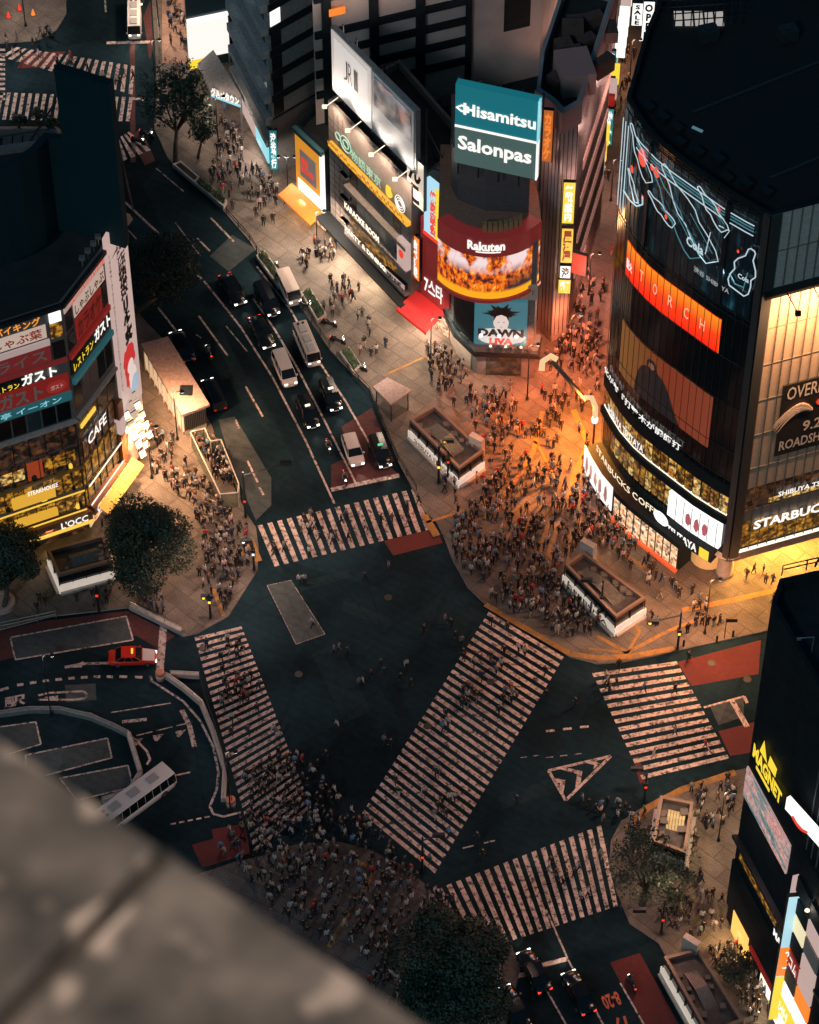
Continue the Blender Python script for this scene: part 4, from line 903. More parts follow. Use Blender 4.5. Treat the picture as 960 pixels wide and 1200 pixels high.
mb = MB(); mb.tube([fB.P(Lb * .17, zl + hh * .69, .1), fB.P(Lb * .08, zl + hh * .685, .1), fB.P(Lb * .02, zl + hh * .72, .1), fB.P(Lb * .08, zl + hh * .755, .1), fB.P(Lb * .17, zl + hh * .74, .1)], .1, 5); mb.build('logo_loop', M_WSIGN, t_)
fB.text('lettering', 'Salonpas', (Lb * .04, Lb * .93, zl + hh * .14, zl + hh * .37), M_WSIGN, t_, .06, bold=.03)
mb = MB()
for k in range(5): q = fB.P(Lb * k / 4, zl, -1.2); mb.tube([q + Vector((0, 0, -2.5)), q + Vector((0, 0, hh))], .1); mb.tube([q + Vector((0, 0, hh * .8)), q + Vector((-.4, 3, -2))], .08)
mb.build('support_frame', M_STEEL, t_)
# ---------------------------------------------------------------- F: red noodle building + upper screen
Fp = [(1.2, 218.0), (4.0, 214.9)]
root, fF = tower('red_building', 'slim red-clad building with white hangul lettering and a red awning at street level', 'building', Fp, [(6, 220), (3, 224)], 14.5, mat('red_cladding', (.26, .03, .03), .55, noise=.12))
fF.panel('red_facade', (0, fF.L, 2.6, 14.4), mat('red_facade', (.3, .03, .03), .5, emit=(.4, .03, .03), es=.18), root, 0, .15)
a = fF.hit(499, 333); b = fF.hit(521, 333); fF.text('lettering', '7\uc2a4\ud0c0', (a[0], b[0], a[1] - .8, a[1] + 1.6), M_WSIGN, root, .22, bold=.03)
mb = MB(); mb.face([fF.P(-.6, 3.6, .2), fF.P(fF.L - .3, 3.6, .2), fF.P(fF.L - .3, 2.7, 2.9), fF.P(-.6, 2.7, 2.9)]); mb.face([fF.P(-.6, 2.7, 2.9), fF.P(fF.L - .3, 2.7, 2.9), fF.P(fF.L - .3, 2.35, 2.9), fF.P(-.6, 2.35, 2.9)])
mb.build('awning', mat('red_awning', (.55, .02, .02), .6, emit=(.8, .02, .02), es=.25), root); fF.panel('shop_window', (.1, fF.L - .1, .15, 2.5), M_INTW, root, 0, .08)
fS2 = Fac([(1.6, 217.2), (4.4, 214.0)])
r_ = fS2.prect((499, 212), (524, 288)); p = thing('led_sign', 'bright blue and yellow vertical screen above the red building', 'sign', tuple(fS2.P(r_[0], r_[2], 0)))
r_ = (min(r_[0], r_[1]), max(r_[0], r_[1]), fS2.hit(511, 278)[1], fS2.hit(511, 218)[1])
fS2.panel('panel', r_, glow('pale_blue_light', (.45, .75, .9), 1.0), p, -.5, .2); w = r_[1] - r_[0]
fS2.panel('yellow_stripe', (r_[0] + w * .5, r_[0] + w * .85, r_[2], r_[3]), M_YELLOWL, p, .2, .24); fS2.text('lettering', '\u713c\u8089\u5bb4\u4f1a', (r_[0] + w * .3, r_[0] + w * .58, r_[2] + .3, r_[3] - .6), M_REDL, p, .3, vertical=True, bold=.06); fS2.panel('frame', (r_[0] - .1, r_[1] + .1, r_[2] - .5, r_[2]), M_REDL, p, -.5, .26)
# ---------------------------------------------------------------- E: stone building with billboards
Ep = [(-8.1, 229.9), (-6.1, 226.9), (0.2, 217.7)]
root, fE = tower('stone_shopping_building', 'brown stone commercial building with ribbon windows, neon animal signs and floodlit white billboards', 'building', Ep, [(6, 224), (-1, 236)], 18.6, M_STONE)
e1 = fE.s[1]; EL = fE.L
for k in range(7):
    z = 1.2 + k
    mb = MB()
mb = MB()
for z in [2 + .9 * k for k in range(17)]: fE.rect(mb, .02, e1, z, z + .04, 0, .03)
for s in (.9, 1.8, 2.7): fE.rect(mb, s, s + .04, 1.5, 18, 0, .03)
mb.build('cladding_joints', mat('joint', (.07, .05, .045), .8), root)
for k, z in enumerate((3.4, 6.6, 9.8)):
    fE.panel('ledge', (e1, EL - .2, z, z + .45), M_STONE, root, 0, .7)
    wins(fE, root, e1 + .1, EL - 1.6 if k < 2 else EL - .2, z + .5, z + 3.1, 7, 1, [M_GREYW, M_GLASSD, mat('blind', (.2, .18, .17), .7)], .12, .06)
    for j in range(3): fE.panel('ledge_return', (e1 - 1.2, e1, z + .9, z + 1.15), M_CREAM, root, 0, .4)
fE.panel('interior_band', (e1 + .3, EL - 2.5, 3.95, 6.4), M_INT2, root, 0, .1)
fE.text('lettering', 'KARAOKE ROOM', (e1 + .3, EL - 4.6, 7.4, 8.3), M_WARMW, root, .8, bold=.05); fE.text('lettering', 'PARTY & DINING', (e1 + .3, EL - 3.5, 4.2, 4.9), M_WARMW, root, .8, bold=.05)
p = fE.panel('sign_board', (EL - 1.7, EL - .1, 7.0, 10.6), M_PSIGN, root, 0, .6); mb = MB(); mb.face(blob(fE, EL - .9, 8.9, .45, .6, .64)); mb.build('red_dot_logo', M_REDL, p)
fE.panel('yellow_garland', (e1 - 3.0, EL - .1, 13.2, 13.7), glow('garland', (1, .5, .03), .9), root, 0, .5)
rr = random.Random(5)
mb = MB()
for k in range(42):
    s = e1 - 2.9 + (EL - e1 + 2.6) * k / 42; z = 13.5 + rr.uniform(-.1, .5); mb.face(blob(fE, max(.1, s), z, .16, .22, .54, 8, .3, k))
mb.build('garland_flowers', glow('garland_dark', (.7, .2, .02), .8, False), root)
M_GN = glow('pale_green_neon', (.55, .9, .65), .8, False)
fE.text('neon_lettering', '\u7269\u8a9e\u6771\u4eac', (e1 + 1.0, e1 + 6.4, 14.6, 16.0), M_GN, root, .4, bold=.02)
for cx_, r in ((e1 + .2, .95), (e1 + .2, .5), (e1 - 1.2, .45)):
    mb = MB(); pts = [fE.P(max(.05, cx_ + r * math.cos(a * math.pi / 8)), 15.8 + r * math.sin(a * math.pi / 8), .42) for a in range(17)]; mb.tube(pts, .07, 5); mb.build('neon_ring', M_GN, root)
mb = MB(); mb.face(blob(fE, EL - 3.3, 15.4, .6, .9, .44, 12, .2, 2)); mb.build('neon_flame', M_YELLOWL, root)
for k in range(3):
    mb = MB(); pts = [fE.P(EL - 1.4 + (.85 - k * .22) * math.cos(a * math.pi / 8), 15.3 + (1.0 - k * .3) * math.sin(a * math.pi / 8), .42) for a in range(17)]; mb.tube(pts, .05, 5); mb.build('neon_ring', M_WSIGN, root)
# street canopy and shop fronts
fE.panel('canopy', (-.4, EL + .4, 2.7, 3.0), M_STEEL, root, 0, 1.6); fE.panel('shop_window', (.2, EL - .2, .15, 2.6), M_INTW, root, 0, .1)
# billboards on the roof edge
t_ = thing('rooftop_billboard', 'pair of floodlit pale rooftop billboards, one plain with a monogram, one with a photo print', 'billboard', (-7, 228, 18.6))
fe2 = Fac([(-8.0, 229.7), (0.3, 217.5)]); LL = fe2.L
zt_b = fe2.hit(389, 44)[1]; zt_b2 = fe2.hit(486, 122)[1]; ztop = (zt_b + zt_b2) / 2; zlo = (fe2.hit(389, 112)[1] + fe2.hit(475, 182)[1]) / 2
sA = fe2.hit(389, 80)[0]; sB = fe2.hit(436, 115)[0]; sC = fe2.hit(486, 160)[0]
(lambda *a: None)('E boards', ztop, zlo, sA, sB, sC)
fe2.panel('frame', (sA - .1, sC + .1, zlo - .25, ztop + .2), M_GALV, t_, -.6, -.05)
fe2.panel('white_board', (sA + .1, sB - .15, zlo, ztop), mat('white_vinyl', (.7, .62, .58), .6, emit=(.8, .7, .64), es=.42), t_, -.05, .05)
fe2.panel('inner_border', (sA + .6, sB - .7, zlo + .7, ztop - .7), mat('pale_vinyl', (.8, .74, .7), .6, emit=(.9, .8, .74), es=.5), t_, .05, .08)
fe2.panel('white_board', (sB + .1, sC - .1, zlo, ztop), mat('pale_vinyl2', (.5, .5, .52), .6), t_, -.05, .05)
fe2.panel('photo_print', (sB + .5, sC - .5, zlo + 3.6, ztop - .5), nodemat('photo_print', interior_fn((.08, .1, .13), (.3, .3, .34), (.5, .2, .15), 3, .7, .5), .5), t_, .05, .09)
sm = (sA + sB) / 2
for a, b_ in (('J', -.9), ('R', -.1), ('I', .9)): fe2.text('lettering', a, (sm + b_ - .35, sm + b_ + .35, (zlo + ztop) / 2 - .8, (zlo + ztop) / 2 + 1.8), mat('monogram', (.15, .12, .11), .6), t_, .12, bold=-.01)
mb = MB()
for k in range(7): q = fe2.P(sA + (sC - sA) * k / 6, 18, -1.4); mb.tube([q, q + Vector((0, 0, ztop - 18.2))], .09); mb.tube([q + Vector((0, 0, 8)), q + Vector((2.4, 1.8, 0))], .08); mb.tube([q + Vector((0, 0, 3)), q + Vector((2.4, 1.8, 0))], .06)
mb.build('support_frame', M_STEEL, t_)
for k in range(4):
    s = sA + 1 + (sC - sA - 2) * k / 3; q = fe2.P(s, zlo - .9, 1.6); mb = MB(); mb.tube([fe2.P(s, zlo - .4, 0), q], .05); mb.box(q.x - .25, q.x + .25, q.y - .2, q.y + .2, q.z, q.z + .2); mb.build('floodlight', M_WARMW, t_)
    light('SPOT', q + Vector((0, 0, .4)), 750, (1, .84, .7), .2, aim=fe2.P(s, zlo + 3.6, 0), parent=t_, spot=R(110)); light('SPOT', q + Vector((0, 0, -.2)), 2200, (1, .74, .56), .3, aim=fe2.P(s, zlo - 7, 0), parent=t_, spot=R(120))
# hanging signs between E and the red building
def vsign(name, label, tl, br, th, m, txt=None, tm=None, base=None, vertical=True, dirv=(.62, -.78), lab='sign', edge=None, ztop=None):
    """flat box sign standing proud of a wall; its plane is taken through a ground point 'base' (world)"""
    d = Vector(dirv).normalized(); b = Vector(base); f = Fac([b, b + d * 5])
    a = f.hit(*tl); c = f.hit(*br); s0, s1 = sorted((a[0], c[0]))
    zt_ = f.hit((tl[0] + br[0]) / 2, tl[1] + (0))[1]; 
    zt_, zb_ = f.hit(*tl)[1], f.hit(*br)[1]
    t_ = thing(name, label, lab, tuple(f.P(s0, zb_, 0)))
    f.panel('panel', (s0, s1, zb_, zt_), m, t_, -.35, 0)
    f.panel('frame', (s0 - .06, s1 + .06, zb_ - .06, zt_ + .06), M_STEEL, t_, -.4, -.03)
    if txt: f.text('lettering', txt, (s0 + (s1 - s0) * .12, s1 - (s1 - s0) * .12, zb_ + (zt_ - zb_) * .05, zt_ - (zt_ - zb_) * .05), tm or M_BLKTXT, t_, .05, vertical=vertical, bold=.05)
    return t_, f, (s0, s1, zb_, zt_)
vsign('vertical_sign', 'cream vertical sign with black brushed kana beside the stone building', (477, 178), (496, 248), .4, mat('cream_sign', (.6, .5, .4), .5, emit=(.8, .66, .52), es=.75), '\u3093\u3053', M_BLKTXT, (0.3, 217.9))
vsign('vertical_sign', 'slim orange glowing vertical sign below the cream kana sign', (483, 274), (491, 330), .4, M_ORANGEL, '\u98df\u3079\u653e\u984c', M_WSIGN, (1.0, 217.3))
vsign('small_wall_sign', 'pale rectangular shop board with dark brushed letters near the red awning', (451, 314), (474, 340), .4, M_PINKW, '\u3086\u3070', M_BLKTXT, (-.8, 218.2), False)
# ---------------------------------------------------------------- D: yellow karaoke building
Dp = [(-11.6, 233.9), (-8.6, 230.0)]
root, fD = tower('yellow_building', 'small orange-yellow fronted building with a grey sign and an orange awning', 'building', Dp, [(-3, 236), (-7, 241)], 11.6, M_DARK)
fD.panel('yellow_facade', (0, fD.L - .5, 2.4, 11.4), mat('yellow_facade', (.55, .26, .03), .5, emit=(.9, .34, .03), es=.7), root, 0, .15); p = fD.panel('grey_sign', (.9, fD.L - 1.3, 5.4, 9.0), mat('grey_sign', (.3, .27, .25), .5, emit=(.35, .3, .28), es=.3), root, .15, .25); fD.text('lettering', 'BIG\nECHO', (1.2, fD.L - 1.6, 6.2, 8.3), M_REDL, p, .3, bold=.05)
fD.panel('light_band', (.4, fD.L - .7, 3.0, 4.6), M_WARMW, root, .15, .22); fD.panel('side_sign', (fD.L - .45, fD.L, 3.0, 11.2), M_WHITEL, root, 0, .35); fD.panel('top_strip', (0, fD.L, 11.0, 11.6), mat('teal_strip', (.05, .14, .16), .6), root, 0, .5)
mb = MB(); mb.face([fD.P(-.8, 2.9, .2), fD.P(fD.L, 2.9, .2), fD.P(fD.L, 2.3, 2.0), fD.P(-.8, 2.3, 2.0)]); mb.face([fD.P(-.8, 2.3, 2.0), fD.P(fD.L, 2.3, 2.0), fD.P(fD.L, 2.1, 2.0), fD.P(-.8, 2.1, 2.0)]); mb.build('awning', mat('orange_awning', (.5, .13, .01), .6, emit=(1, .22, .01), es=.3), root)
fD.panel('shop_window', (.1, fD.L - .1, .15, 2.1), M_INTW, root, 0, .08)
# ---------------------------------------------------------------- C: tall office block with slanting balconies seen from above
c0 = G(283, 128); c1 = G(322, 206); 
cN = (c1 - c0).normalized()
cF = [tuple((c0 - cN * 1.5)[:2]), tuple(c1[:2]), (-8.4, 243.6)]
root, fC = tower('office_tower', 'tall dark office tower with long ribbon balconies behind the avenue tree', 'building', cF, [(2, 262), (c0.x + 8, c0.y + 16)], 62, mat('tower_grey', (.24, .25, .25), .7, noise=.2))
cs1 = fC.s[1]
for k in range(19):
    z = 4.2 + 3.05 * k
    fC.panel('balcony', (.1, cs1 - .05, z, z + 1.0), mat('balcony_grey', (.3, .31, .31), .7, noise=.2), root, 0, .7); 
    for j in range(4 if k < 16 else 2): fC.panel('window', (1 + j * (cs1 - 2) / 4, 1 + (j + .9) * (cs1 - 2) / 4, z + 1.1, z + 2.9), random.choice([M_GLASSD, M_GLASSD, M_GLASSD, mat('lit_blind', (.2, .2, .2), .6, emit=(.35, .45, .45), es=.35)]), root, 0, .06)
mb = MB()
for k in range(19): z = 4.2 + 3.05 * k; fC.rect(mb, cs1 + .1, fC.L - .1, z, z + .9, 0, .12)
mb.build('spandrel', M_DARK, root)
for k in range(0, 18, 1):
    z = 5.2 + 3.05 * k; fC.panel('window', (cs1 + .3, cs1 + 1.6, z, z + 1.9), M_GLASSD if k % 5 else M_WHITEL, root, 0, .05) if k != 5 or True else None
fC.panel('shop_band', (max(.2, cs1 - 9), cs1 - 4.6, 1.8, 3.6), M_PSIGN, root, 0, .6); fC.panel('shop_band', (cs1 - 4.2, cs1 - .2, 1.8, 3.6), M_CYANL, root, 0, .6); fC.panel('plain_base', (cs1, fC.L, .1, 8), M_GREYW, root, 0, .2)
vsign('vertical_sign', 'teal illuminated vertical sign on the corner of the office tower', (315, 153), (326, 199), .3, M_TEALS, '\u6e0b\u8c37\u9280\u884c', M_WSIGN, (c1.x - .1, c1.y - .35), True, (1, 0.0))
# ---------------------------------------------------------------- brown sign tower between C and H
root, fX = tower('sign_tower', 'slim beige tower with a red-brown hanging banner, beyond the yellow building', 'building', [(-9.4, 246), (-5.2, 246)], [(-5.2, 256), (-9.4, 256)], 44, M_CREAM)
a = fX.hit(352, 57)[1]; p = fX.panel('banner', (.5, fX.L - .4, a, 43.5), mat('brown_banner', (.22, .06, .05), .6, noise=.2), root, 0, .2); fX.text('lettering', 'RIF\nDIF', (1.1, fX.L - 1, a + 3.5, a + 7), M_DIMTXT, p, .26); mb = MB(); mb.face(blob(fX, fX.L / 2, a + 9, 1.3, 1.5, .24, 20, 0)); mb.build('round_logo', M_DARK, p)
fX.panel('ledge', (.3, fX.L - .3, a - 2.5, a - 2.1), M_STEEL, root, 0, .5)
# ---------------------------------------------------------------- H: large department store behind
h0 = G(384, 232); h1 = G(628, 172); hd = (h1 - h0).normalized()
hF = [tuple((h0 - hd * 1)[:2]), tuple((h1)[:2])]
root, fH = tower('department_store', 'large beige panelled department store with dark steel bands behind the billboards', 'building', hF, [(26, 300), (-8, 300)], 48, mat('store_panel', (.55, .46, .42), .75, noise=.12, nscale=.4))
mb = MB()
for x0, x1 in ((378, 388), (433, 443), (487, 497), (545, 551)): a = fH.hit(x0, 60)[0]; b = fH.hit(x1, 60)[0]; fH.rect(mb, a, b, 2, 47.8, 0, .4)
sE_ = fH.hit(545, 60)[0]
for y in (-20, 22, 45, 68, 92): z = fH.hit(437, y + 7)[1]; fH.rect(mb, .1, sE_, z, z + .85, 0, .3)
mb.build('steel_band', M_DARK, root)
r_ = fH.prect((592, -20), (621, 30)); fH.panel('opening', r_, M_DARK, root, 0, .05); a, b = fH.hit(640, 16); fH.panel('wall_lamp', (fH.hit(384, 8)[0], fH.hit(403, 5)[0], fH.hit(394, 14)[1], fH.hit(394, 6)[1]), M_ORANGEL, root, .4, .5)
for k in range(5): light('AREA', fH.P(fH.L * (k + .5) / 5, 26, 7), 190, (1, .72, .6), 3, aim=fH.P(fH.L * (k + .5) / 5, 38, 0), parent=root)  # added fill lights brightening the store panels, without fixtures
# lower dark roofs between the billboards and the store
root, fj = tower('low_rear_building', 'low dark-roofed building with roof plant behind the green billboard', 'building', [(-1.5, 232), (4.5, 227), (13.6, 226)], [(17, 248), (-5, 252)], 11, M_DARK)
mb = MB()
rr = random.Random(8)
for k in range(14): rack(mb, (1 + rr.uniform(0, 11), 231 + rr.uniform(0, 14), 10.1), rr.uniform(1, 2.2), rr.uniform(.8, 1.6), rr.uniform(.8, 2.2), rr.uniform(0, 1), mt=mat('roof_units', (.09, .08, .08), .6, .2), root=root)
# ---------------------------------------------------------------- I: pink-parapet building along the gallery street
zi = 31.5
ip = GL([(629, 104), (648, 117), (660, 130), (680, 119), (722, -14)], zi)
root, fI = tower('pink_parapet_building', 'tall slim building with a rosy parapet and shiny grey flank along the narrow shopping street', 'building', [p_[:2] for p_ in ip], [p_[:2] for p_ in GL([(664, -30), (634, 60)], zi)], zi, mat('metal_cladding', (.42, .36, .36), .3, .1, noise=.15, nscale=.6), M_ROOF, 1.6)
fI.panel('parapet_band', (0, fI.L, zi - 2.6, zi - .02), mat('rosy_render', (.5, .27, .25), .7), root, 0, .25)
mb = MB()
for k in range(40): s = .3 + k * (fI.L - .5) / 40; fI.rect(mb, s, s + .05, 1, zi - 3, 0, .04)
mb.build('cladding_seam', M_STEEL, root)
for k in range(4): fI.panel('ribbon_window', (fI.s[3] + 2 + k * .4, fI.L - .5, 6 + k * 4.6, 7.2 + k * 4.6), mat('rosy_band', (.6, .36, .32), .5, emit=(.7, .35, .28), es=.22), root, 0, .15)
for s_, z_, pw_ in ((1.2, 16, 500), (1.6, 25, 500), (fI.s[2] + 1, 22, 500), (fI.s[3] + 5, 24, 700), (fI.s[3] + 14, 22, 900)): light('POINT', fI.P(s_, z_, 2.2), pw_, (1, .55, .45), .8, parent=root)  # added point lights brightening the flank and parapet, without fixtures
mb = MB(); c = ip[2]
for k in range(10): rack(mb, (c.x + 1 + rr.uniform(-2, 4), c.y + 4 + rr.uniform(0, 14), zi - 1.7), rr.uniform(1, 2.4), rr.uniform(1, 2), rr.uniform(1, 2), rr.uniform(0, 1), mt=mat('roof_units_brown', (.12, .07, .06), .6), root=root)
mb = MB(); q = G(674, 100, zi - 1.6); mb.box(-1.6, 1.6, -1.6, 2.4, 0, 2.6, 0, Matrix.Translation(q) @ Matrix.Rotation(.2, 4, 'Z')); mb.build('stair_head', mat('rosy_render', (.5, .27, .25)), root)
# orange kana sign stack on the flank
vsign('vertical_sign', 'orange outlined kana sign on the flank behind the green billboard', (637, 129), (646, 190), .3, mat('orange_sign_box', (.4, .1, .03), .5, emit=(.8, .22, .05), es=.5), '\u30ab\u30e9\u30aa\u30b1', M_ORANGEL, (12.7, 214.5), True, (1, -.15))
# gallery-street signs, each on its own
gs = [((661, 214), (672, 262), 'gold', 'tall yellow glowing sign, highest on the left of the narrow street', '\u7121\u6599\u6848\u5185'), ((659, 268), (670, 308), 'gold2', 'yellow sign with white rows below the tallest yellow sign', '\u5c45\u9152\u5c4b'), ((657, 312), (668, 326), 'white', 'small white lit box under the yellow street signs', '\u6e0b'),
      ((655, 328), (668, 344), 'gold', 'round-cornered amber sign lowest on the narrow street', '\u9eba'), ((712, 92), (719, 122), 'white', 'white lit panel on the far shopping street', '\u5317'), ((715, 60), (720, 90), 'teal', 'blue-green sign on the far shopping street', '\u5bff\u53f8'),
      ((711, 128), (717, 170), 'teal', 'dark teal column sign halfway up the shopping street', '\u85ac'), ((742, 4), (752, 30), 'white', 'pale blue-white screen at the far end of the shopping street', 'SALE'), ((755, 2), (764, 48), 'white', 'long white vertical screen at the far end by the glass tower', 'OPEN'), ((727, -6), (736, 12), 'gold', 'yellow arch sign at the far end of the street', '\u8857')]
for k, (tl, br, m, lab, tx) in enumerate(gs):
    by = {0: (14.7, 213.5), 1: (14.7, 213.5), 2: (14.7, 213.5), 3: (14.7, 213.5)}.get(k)
    if by is None: g_ = G(br[0] + (0 if br[0] < 724 else 6), br[1] + 34); by = (g_.x, g_.y)
    vsign('street_sign', lab, tl, br, .2, {'gold': M_YELLOWL, 'gold2': M_GOLD, 'white': M_WHITEL, 'teal': M_TEALS}[m], tx, M_BLKTXT if m == 'white' else M_WSIGN if m != 'gold2' else M_REDS, by, len(tx) > 1, (1, -.05))
for x_, y_, z_, pw_ in ((15.8, 211, 9, 900), (16.2, 221, 9, 1200), (17.5, 236, 9, 1200), (19.5, 252, 8, 900)): light('POINT', (x_, y_, z_), pw_, (1, .5, .36), 1.0)  # added point lights standing in for sign glow along the street
# low shops lining the street on its left side, beyond the slim building
t0 = G(716, 300)
for k, (a_, b_, hh_) in enumerate([((690, 262), (712, 130), 5), ((716, 120), (728, 30), 6)]):
    A_ = G(*a_); B_ = G(*b_); f = Fac([A_[:2], B_[:2]]); d = (B_ - A_).normalized(); nrm = f.nrm(0)
    root, f2 = tower('street_shop', ['shop row with warm lit fronts under the pink parapet', 'shop row with golden fronts at the far end of the street'][k], 'shop', [A_[:2], B_[:2]], [(B_.x - nrm.x * 3, B_.y - nrm.y * 3), (A_.x - nrm.x * 3, A_.y - nrm.y * 3)], hh_, M_STONE)
    wins(f2, root, .2, f2.L - .2, .3, 2.6, 6, 1, [M_INTW, M_INT, M_REDS], .15, .1, 'shop_window')
    wins(f2, root, .2, f2.L - .2, 3.0, 4.6, 11, 1, [M_PSIGN, M_INT, M_MAROON, M_WARMW, M_YELLOWL, M_TEALS], .25, .2, 'sign_board', .3)
    wins(f2, root, .6, f2.L - .2, 4.8, 8.5, 7, 1, [M_PSIGN, M_YELLOWL, M_REDS, M_WHITEL, M_GOLD], .8, .3, 'blade_sign', 1.1)
# red flag-like banner
vsign('red_banner', 'plain vivid red hanging banner over the narrow shopping street', (671, 296), (686, 324), .1, glow('vivid_red', (1, .04, .01), .9), None, None, (14.9, 214.5), True, (1, -.4))
# ---------------------------------------------------------------- B: white screen building top left, and its canopy
w0 = G(222, 84); w1 = G(270, 74)
root, fW = tower('white_screen_building', 'white fronted shop building with a big glowing screen and yellow strip at the far corner', 'building', [w0[:2], w1[:2]], [(-21, 290), (-27, 290)], 30, M_WHITE)
r_ = fW.prect((222, 20), (270, 62)); r_ = (.05, fW.L - .05, fW.hit(246, 64)[1], fW.hit(246, 22)[1])
fW.panel('white_screen', (r_[0], r_[1], r_[2], r_[3]), glow('creamy_screen', (1, .88, .82), 1.1), root, 0, .3); fW.panel('yellow_strip', (.05, fW.L - 1.6, r_[2] - 1.2, r_[2] - .05), M_YELLOWL, root, 0, .35); fW.panel('glass_band', (.05, fW.L, r_[3] + .1, r_[3] + 9), mat('teal_glass', (.02, .05, .06)), root, 0, .1); fW.panel('light_strip', (.05, fW.L, r_[3] + .3, r_[3] + .7), M_WHITEL, root, .1, .4)
fW.panel('shop_window', (.2, fW.L - .2, .3, 2.8), mat('teal_glass', (.02, .05, .06)), root, 0, .1)
t_ = thing('entrance_canopy', 'pale trapezoid canopy with white katakana on its front edge, before the tower', 'canopy', tuple(G(255, 130)))
cp_ = GL([(232, 74), (250, 58), (283, 112), (282, 118), (247, 105)], 5.0); mb = MB(); mb.prism(cp_, 4.4, 5.0); mb.build('roof', mat('canopy_metal', (.4, .37, .35), .6, noise=.2), t_)
fcp = Fac([cp_[4][:2], cp_[3][:2]]); fcp.text('lettering', '\u30b0\u30eb\u30e1\u30bf\u30a6\u30f3', (0.1, fcp.L - .1, 4.3, 5.6), M_WSIGN, t_, .15, bold=.05); fcp.panel('light_strip', (.05, fcp.L - .05, 4.1, 4.35), M_CYANL, t_, -.1, .1)
for q in (cp_[0], cp_[3], cp_[4]): mb = MB(); mb.tube([(q.x, q.y + .3, 0), (q.x, q.y + .3, 4.4)], .12); mb.build('post', M_GALV, t_)
# ---------------------------------------------------------------- far-left low building with glazed roof
root, fl = tower('glass_roof_building', 'low building with a ribbed glass roof behind the dark curved screen', 'building', [tuple(p_[:2]) for p_ in GL([(-30, 206), (66, 200)], 6)], [tuple(p_[:2]) for p_ in GL([(66, 150), (-30, 152)], 6)], 6, M_GREYW)
mb = MB()
g1_ = G(0, 198, 5.2); g2_ = G(60, 158, 5.2)
for k in range(5): x = g1_.x + k * 1.05; mb.box(x, x + .9, g1_.y, g2_.y, 5.0, 5.5)
mb.build('roof_light', mat('dirty_glass', (.16, .14, .13), .4), root)
mb = MB(); mb.tube([G(18, 192, 6), G(66, 118, 9)], .12); mb.tube([G(0, 160, 6), G(66, 150, 6)], .06); mb.tube([G(42, 150, 6), G(52, 178, 6)], .05); mb.build('crane_boom', M_STEEL, root)
# ---------------------------------------------------------------- K: dark building bottom right with yellow lettering
Kp = [(28.2, 148.6), (27.4, 146.2), (31.7, 134.6), (34.2, 127.8)]
HK = 44
root, fKm = tower('magnet_building', 'dark tower with yellow capital lettering and a long video screen, right of the crossing', 'building', Kp, [(60, 120), (62, 158), (44, 153)], HK, M_DARK, mat('roof_black2', (.012, .016, .02), .7, noise=.3), 1.2)
k1 = fKm.s[1]
def kz(x, y): return fKm.hit(x, y)
a = kz(873, 897); b = kz(918, 1020); c = kz(925, 985); d = kz(869, 930); zt1 = (a[1] + c[1]) / 2; zb1 = (b[1] + d[1]) / 2
(lambda *a: None)('magnet', k1, a, b, c, d, kz(884, 870), kz(921, 932), kz(905, 690), kz(850, 1060), kz(918, 1190), kz(865, 1080))
def conf_fn(t, tc):
    u = tc.outputs['UV']; n_ = nd(t, 'TexNoise', Scale=9.0, Detail=8.0, Roughness=.85); t.links.new(mapping(t, u, sc=(2.2, 1, 1), rot=(0, 0, .2)), n_.inputs['Vector'])
    n2 = nd(t, 'TexNoise', Scale=2.0, Detail=2.0); t.links.new(mapping(t, u, sc=(1, 2, 1)), n2.inputs['Vector'])
    k = ramp(t, n2.outputs['Fac'], [(.4, (.16, .27, .29)), (.5, (.6, .46, .43)), (.6, (.75, .36, .34))])
    return (.02, .02, .02), mixc(t, 1.0, k, ramp(t, n_.outputs['Fac'], [(.35, (.2,) * 3), (.6, (1.5, 1.35, 1.3))]), 'MULTIPLY'), .8
fKm.panel('video_screen', (k1 + .05, k1 + 8.3, 18.9, 22.9), nodemat('confetti_screen', conf_fn), root, 0, .15)
a = kz(884, 872); b = kz(918, 925)
zA_ = kz(886, 880)[1]; zB_ = kz(917, 925)[1]
zA_ = zB_ = 26.9
fKm.text('lettering', 'MAGNET', (k1 + .9, k1 + 6.2, 25.6, 27.4), M_YELLOWL, root, .3, bold=.05)
s_ = k1 + 3.0
mb = MB(); zz_ = (zA_ + zB_) / 2 + .7; mb.face([fKm.P(s_ - 1.1, zz_, .3), fKm.P(s_ + .3, zz_, .3), fKm.P(s_ - .6, zz_ + 2.0, .3)]); mb.face([fKm.P(s_ + .4, zz_, .3), fKm.P(s_ + 1.8, zz_ + .1, .3), fKm.P(s_ + 1.9, zz_ + 1.4, .3), fKm.P(s_ + .6, zz_ + 1.5, .3)]); fKm.rect(mb, s_ - 1.3, s_ + 1.2, (zA_ + zB_) / 2 - 2.0, (zA_ + zB_) / 2 - 1.65, .25, .3); mb.build('logo_mark', M_YELLOWL, root)
fKm.panel('ledge', (k1, fKm.s[3], 12.6, 13.0), M_STEEL, root, 0, .5)
fKm.panel('interior_band', (k1 + .8, k1 + 8, 10.6, 12.4), M_INT2, root, 0, .1); fKm.text('lettering', 'MAGNET', (k1 + 8.2, k1 + 12, 9.9, 10.9), M_WSIGN, root, .3, bold=.05)
fKm.panel('cladding_band', (k1, fKm.s[3], 2.6, 9.4), M_DARK, root, 0, .2); fKm.panel('red_strip', (k1 + 5, k1 + 14, 2.9, 3.4), M_REDS, root, .2, .4); fKm.panel('shop_window', (k1 + 7, k1 + 13, .3, 2.4), M_WARMW, root, 0, .1); fKm.panel('lit_entrance', (k1 + 1.4, k1 + 4.5, .3, 3.6), glow('amber_entrance', (1, .55, .12), 1.2), root, 0, .25)
mb = MB()
